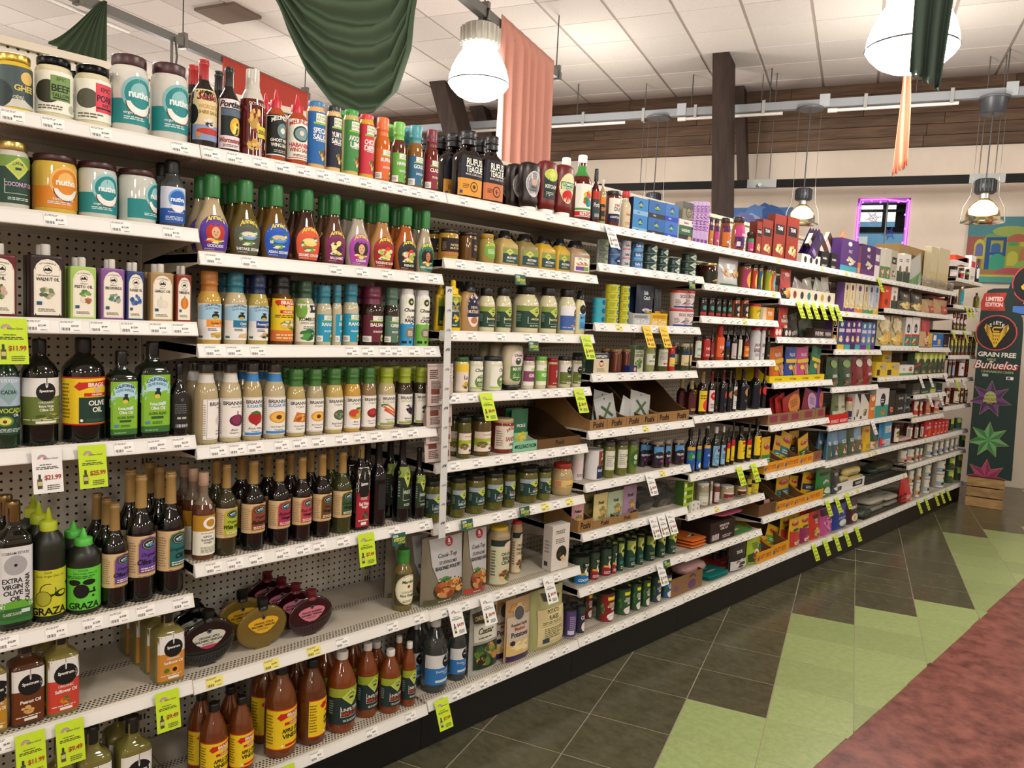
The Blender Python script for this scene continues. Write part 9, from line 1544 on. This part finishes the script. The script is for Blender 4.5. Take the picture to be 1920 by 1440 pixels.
# ------------------------------------------------------------------ plastic clip strip with hanging pouches
cs=thing('clip_strip','clear white plastic clip strip hanging at the bay seam','strip',(.012,0.9283,1.8244));Lc=0.9510
m=MB();m.box(-.001,.001,-.0165,.0165,-Lc,0,'d4d6d2');obj('strip',m,'plastic',cs,None,(0,-.02,0))
for i in range(13):m=MB();m.tube([(.001,-.007,-.02-i*Lc/13),(.006,-.006,-.012-i*Lc/13),(.007,0,-.01-i*Lc/13),(.006,.006,-.012-i*Lc/13),(.001,.007,-.02-i*Lc/13)],.0017,'4a4a48' if i%3==0 else 'b8b8b4',5);obj('clip',m,'plastic',cs,None,(0,-.02,0))
for i,(zz,hh)in enumerate([(1.377,0.158),(1.295,0.16),(1.233,0.134),(1.162,0.184)]):
 t=thing('hanging_pouch','beige snack pouch back side on the clip strip, %s'%['top one','second','third','lowest and most complete'][i],'pouch',(-.012-.004*i*0,0.9283,zz))
 t.rotation_euler=(0,-.05-.02*i,0);w=.125;m=MB();P0=shape_parts('pouch',w,hh,'c8b4ac',None,(.03,.97,.96,None,[('r',0,.96,1,1,'b8a49c'),('L',.06,.66,.4,.9,5,'3a2c28'),('r',.62,.56,.98,.92,'d8c8c0'),('L',.64,.58,.96,.86,8,'3a302c'),('t','Nutrition Facts',.8,.89,.03,'1c1614','bh',.36),('r',.1,.26,.42,.4,'6a3a2c'),('L',.1,.42,.5,.62,6,'4a3c38'),('L',.1,.05,.5,.24,5,'4a3c38'),('B',.72,.06,.94,.2,'2a2422')]),dict(d=.012))
 for n,mb,mt in P0:obj(n,mb,mt,t)
 # ------------------------------------------------------------------ cardboard display on a wooden crate
D0=V((0.0850,8.0200,0.0000));DU=V((0.9744,0.2250,0.0000)).normalized();DN=V((DU.y,-DU.x,0));DV=V((-DU.y,DU.x,0))
cr=thing('wooden_crate','slatted pale wooden crate under the green cardboard display','crate',D0);cw,cd,chh=.33,.48,.318
FR=lambda a,b,z:DU*a+DV*b+V((0,0,z))
def dbox(m,a0,a1,b0,b1,z0,z1,col):return m.add([FR(a,b,z)for z in(z0,z1)for a,b in((a0,b0),(a1,b0),(a1,b1),(a0,b1))],[(0,3,2,1),(4,5,6,7),(0,1,5,4),(1,2,6,5),(2,3,7,6),(3,0,4,7)],col)
for r in range(3):
 z0=.006+r*.106
 for q in((0,cw,0,.014),(cw-.014,cw,.016,cd-.016),(0,cw,cd-.014,cd),(0,.014,.016,cd-.016)):
  m=MB();dbox(m,q[0],q[1],q[2],q[3],z0,z0+.094,'b08a58');obj('slat',m,'crate',cr)
for a,b in((.016,.016),(cw-.04,.016),(.016,cd-.04),(cw-.04,cd-.04)):m=MB();dbox(m,a,a+.022,b,b+.022,0,chh,'8a6a40');obj('corner_post',m,'crate',cr)
m=MB();dbox(m,.016,cw-.016,.016,cd-.016,chh-.004,chh,'8a6a40');obj('top_board',m,'crate',cr)
ds=thing('cardboard_display','dark green cardboard floor display with star shapes and winged emblem','display',D0+V((0,0,chh)))
def pan(m,pts,b0,b1,col,face):
 a=[FR(x,b0,z)for x,z in pts];b=[FR(x,b1,z)for x,z in pts];k=len(pts);c=[sum(p[0]for p in pts)/k,sum(p[1]for p in pts)/k]
 m.add([FR(c[0],b0,c[1])]+a,[(0,1+i,1+(i+1)%k)for i in range(k)],face);m.add([FR(c[0],b1,c[1])]+b,[(0,1+(i+1)%k,1+i)for i in range(k)],col)
 m.add(a+b,[(i,i+k,(i+1)%k+k,(i+1)%k)for i in range(k)],col)
out_=[(-.012,0),(.382,0),(.345,1.5),(.335,1.60),(.325,1.65),(.29,1.69),(.236,1.70),(.236,1.935),(.06,1.93),(.01,1.91),(-.02,1.85),(-.036,1.76),(-.036,1.55)]
m=MB();pan(m,out_,-.012,0,'16302b','16302b');obj('side_panel',m,'paper',ds)
m=MB();PW,PH=.435,1.95;dp=1.0
S_=lambda u,v,q:FR(-.0435+u*PW,-.012-q,v*PH+.028)
def star(u,v,r,c,rim,n=7,rot=.0,clip=None):
 pts=lambda R,k:[(u+R*(k if i%2 else 1)*math.sin(rot+math.pi*i/n)/PW,max(v*PH+R*(k if i%2 else 1)*math.cos(rot+math.pi*i/n),clip if clip is not None else-9)/PH)for i in range(2*n)]
 e=[('p',pts(r,.5),rim),('p',pts(r*.965,.5),c[0])]
 for i in range(n):
  t=rot+2*math.pi*i/n
  if clip is None or v*PH+r*.9*math.cos(t)>clip:e.append(('p',[(u,max(v,(clip or 0)/PH)),(u+r*.48*math.sin(t-math.pi/n)/PW,max(v*PH+r*.48*math.cos(t-math.pi/n),clip or-9)/PH),(u+r*.96*math.sin(t)/PW,max(v*PH+r*.96*math.cos(t),clip or-9)/PH)],c[1]))
 return e
eu,ev=.37,.747
els=[('p',[(-.0+.02,.86),(.5,.862),(.455,.908),(.5,.955),(.06,.95),(.0,.9)],'c0392f'),('t','LIMITED',.27,.921,.022,'f0e8dc','bh',.34),('t','EDITION',.27,.892,.022,'f0e8dc','bh',.34)]
for k in range(7):t=-.9+k*.3;els+=[('p',[(.27+math.sin(t)*.09,.933+math.cos(t)*.006),(.27+math.sin(t)*.13+.008,.94+math.cos(t)*.01),(.27+math.sin(t)*.13-.008,.94+math.cos(t)*.01)],'16302b'),('p',[(.27+math.sin(t)*.09,.88-math.cos(t)*.006),(.27+math.sin(t)*.13+.008,.873-math.cos(t)*.01),(.27+math.sin(t)*.13-.008,.873-math.cos(t)*.01)],'16302b')]
els+=[('c',eu,ev,.093,'cc4a4e'),('c',eu,ev,.087,'141416')]
for k,ch in enumerate('SIETE'):
 els.append(('t',ch,eu+(k-2)*.062,ev+.052-abs(k-2)**2*.0035,.018,'f4f0e8','bh',.09))
G_='e8b82c'
for s in(-1,1):
 els.append(('p',[(eu+s*.06,ev-.055),(eu+s*.19,ev-.005),(eu+s*.245,ev+.025),(eu+s*.215,ev+.045),(eu+s*.15,ev+.035),(eu+s*.085,ev+.0)],G_))
 for q in range(6):
  t=q/5;els.append(('p',[(eu+s*(.10+.02*t),ev-.03+.045*t),(eu+s*(.20+.01*t),ev-.012+.05*t),(eu+s*(.195+.01*t),ev-.006+.05*t)],'141416'))
els+=[('p',[(eu-.075,ev+.0),(eu+.075,ev+.0),(eu+.06,ev-.055),(eu+.02,ev-.075),(eu-.02,ev-.075),(eu-.06,ev-.055)],G_),('o',eu-.03,ev+.017,.055,.014,.45,G_,(60,300)),('r',eu-.03,ev+.024,eu+.1,ev+.031,G_),('r',eu-.03,ev+.004,eu+.06,ev+.011,G_)]
for r,n in((0,3),(1,3),(2,2)):
 for q in range(n):els.append(('p',[(eu+(q-(n-1)/2)*.042-.012,ev-.012-r*.018),(eu+(q-(n-1)/2)*.042+.012,ev-.012-r*.018),(eu+(q-(n-1)/2)*.042,ev-.024-r*.018)],'141416'))
els+=[('t','GRAIN FREE',.43,.634,.025,'f0ece0','bh',.76),('t','MINI',.33,.607,.015,'8aa868','bh',.3),('t','Buñuelos',.435,.579,.044,'b83038','bih',.9),('t','Buñuelos',.43,.581,.041,'f4ece4','ih',.84),('t','CINNAMON CRISPS',.47,.545,.013,'9ab070','bh',.7),('r',.18,.518,.3,.532,'a8b0ac'),('r',.66,.508,.8,.524,'e8ece8'),('r',.68,.51,.74,.522,'4a6a4a')]
els+=star(.39,.402,.19,('4a2a5a','6a4078'),'b89868')+[('e',.385,.398,.13,.033,'16302b'),('e',.385,.41,.12,.032,'a8b468'),('r',.25,.385,.52,.4,'a8b468'),('t','AVOCADO',.385,.4,.016,'8a4a2c','bh',.28),('t','OIL',.385,.38,.016,'8a4a2c','bh',.14),('t','MADE WITH',.385,.42,.008,'4a5a30','h',.2)]
els+=star(.435,.187,.19,('3f7a48','6aa864'),'b0a860')+star(.45,-.01,.19,('8a2c50','a84468'),'b89868',clip=-.024)
art(m,S_,PW,PH,els);obj('print',m,'paper',ds)
m=MB();dbox(m,-.012,.34,dp-.012,dp,0,1.55,'1c3a34');dbox(m,-.012,.0,0,dp,0,1.6,'1c3a34');obj('back_panel',m,'paper',ds)
m=MB();dbox(m,-.0,.38,0,dp,0,.13,'16302b');obj('base_panel',m,'paper',ds)
l=MB();art(l,lambda u,v,q:FR(.3805+q,u*dp,v*.13),dp,.13,[('r',0,0,1,1,'16302b'),('r',.02,.1,.1,.95,'c0303c'),('p',[(.12,0),(.2,.95),(.24,.4),(.34,.6),(.3,0)],'8a2c50')]);obj('base_print',l,'paper',ds)
for k in range(4):m=MB();dbox(m,.002,.35,.005,dp-.014,.135+k*.36,.143+k*.36,'1c3a34');obj('shelf',m,'paper',ds)
arch=[(.2,1.7),(.2,2.0),(.24,2.14),(.34,2.26),(.48,2.32),(.62,2.26),(.7,2.1),(.7,1.7)]
m=MB();pan(m,arch,dp-.03,dp-.015,'2a2624','2a2624');obj('front_header',m,'paper',ds)
l=MB();art(l,lambda u,v,q:FR(.2+u*.5,dp-.0305-q,1.7+v*.6),.5,.6,[('c',.5,.58,.38,'cc4a4e'),('c',.5,.58,.36,'141416'),('F',.5,.5,.3,.2,7,['e8b82c','d8a824']),('t','SIETE',.5,.8,.08,'f4f0e8','bh',.5),('r',.02,.02,.98,.16,'4a78c8'),('t','GRAIN FREE',.5,.22,.05,'f0ece0','bh',.8)]);obj('header_print',l,'paper',ds)
m=MB();dbox(m,.2,.34,dp-.03,dp-.014,1.5,1.72,'2a2624');obj('header_post',m,'paper',ds)
for k in range(8):
 zz=chh+.144+(k//2)*.36+(k%2)*.17;t=thing('snack_carton','white snack carton with black curved print on the green display, %s from the bottom'%['first','second','third','fourth','fifth','sixth','seventh','eighth'][k],'box',D0+V((0,0,zz)),0,'cartons on the cardboard display')
 m=MB();dbox(m,.02,.342,.012,dp-.05,0,.168,'d8d4cc');obj('carton',m,'paper',t)
 l=MB();art(l,lambda u,v,q:FR(.3425+q,.012+u*(dp-.062),v*.168),dp-.062,.168,[('r',.01,.02,.99,.98,'e4e1da'),('e',.14,.45,.1,.4,'1c2a2a'),('e',.1,.5,.1,.42,'e4e1da'),('e',.42,.5,.12,.36,'1c2a2a'),('c',.42,.5,.16,'8a9a8a'),('L',.05,.06,.3,.14,2,'8a8a84'),('L',.6,.2,.95,.8,5,'8a8a84')]);obj('print',l,'paper',t)
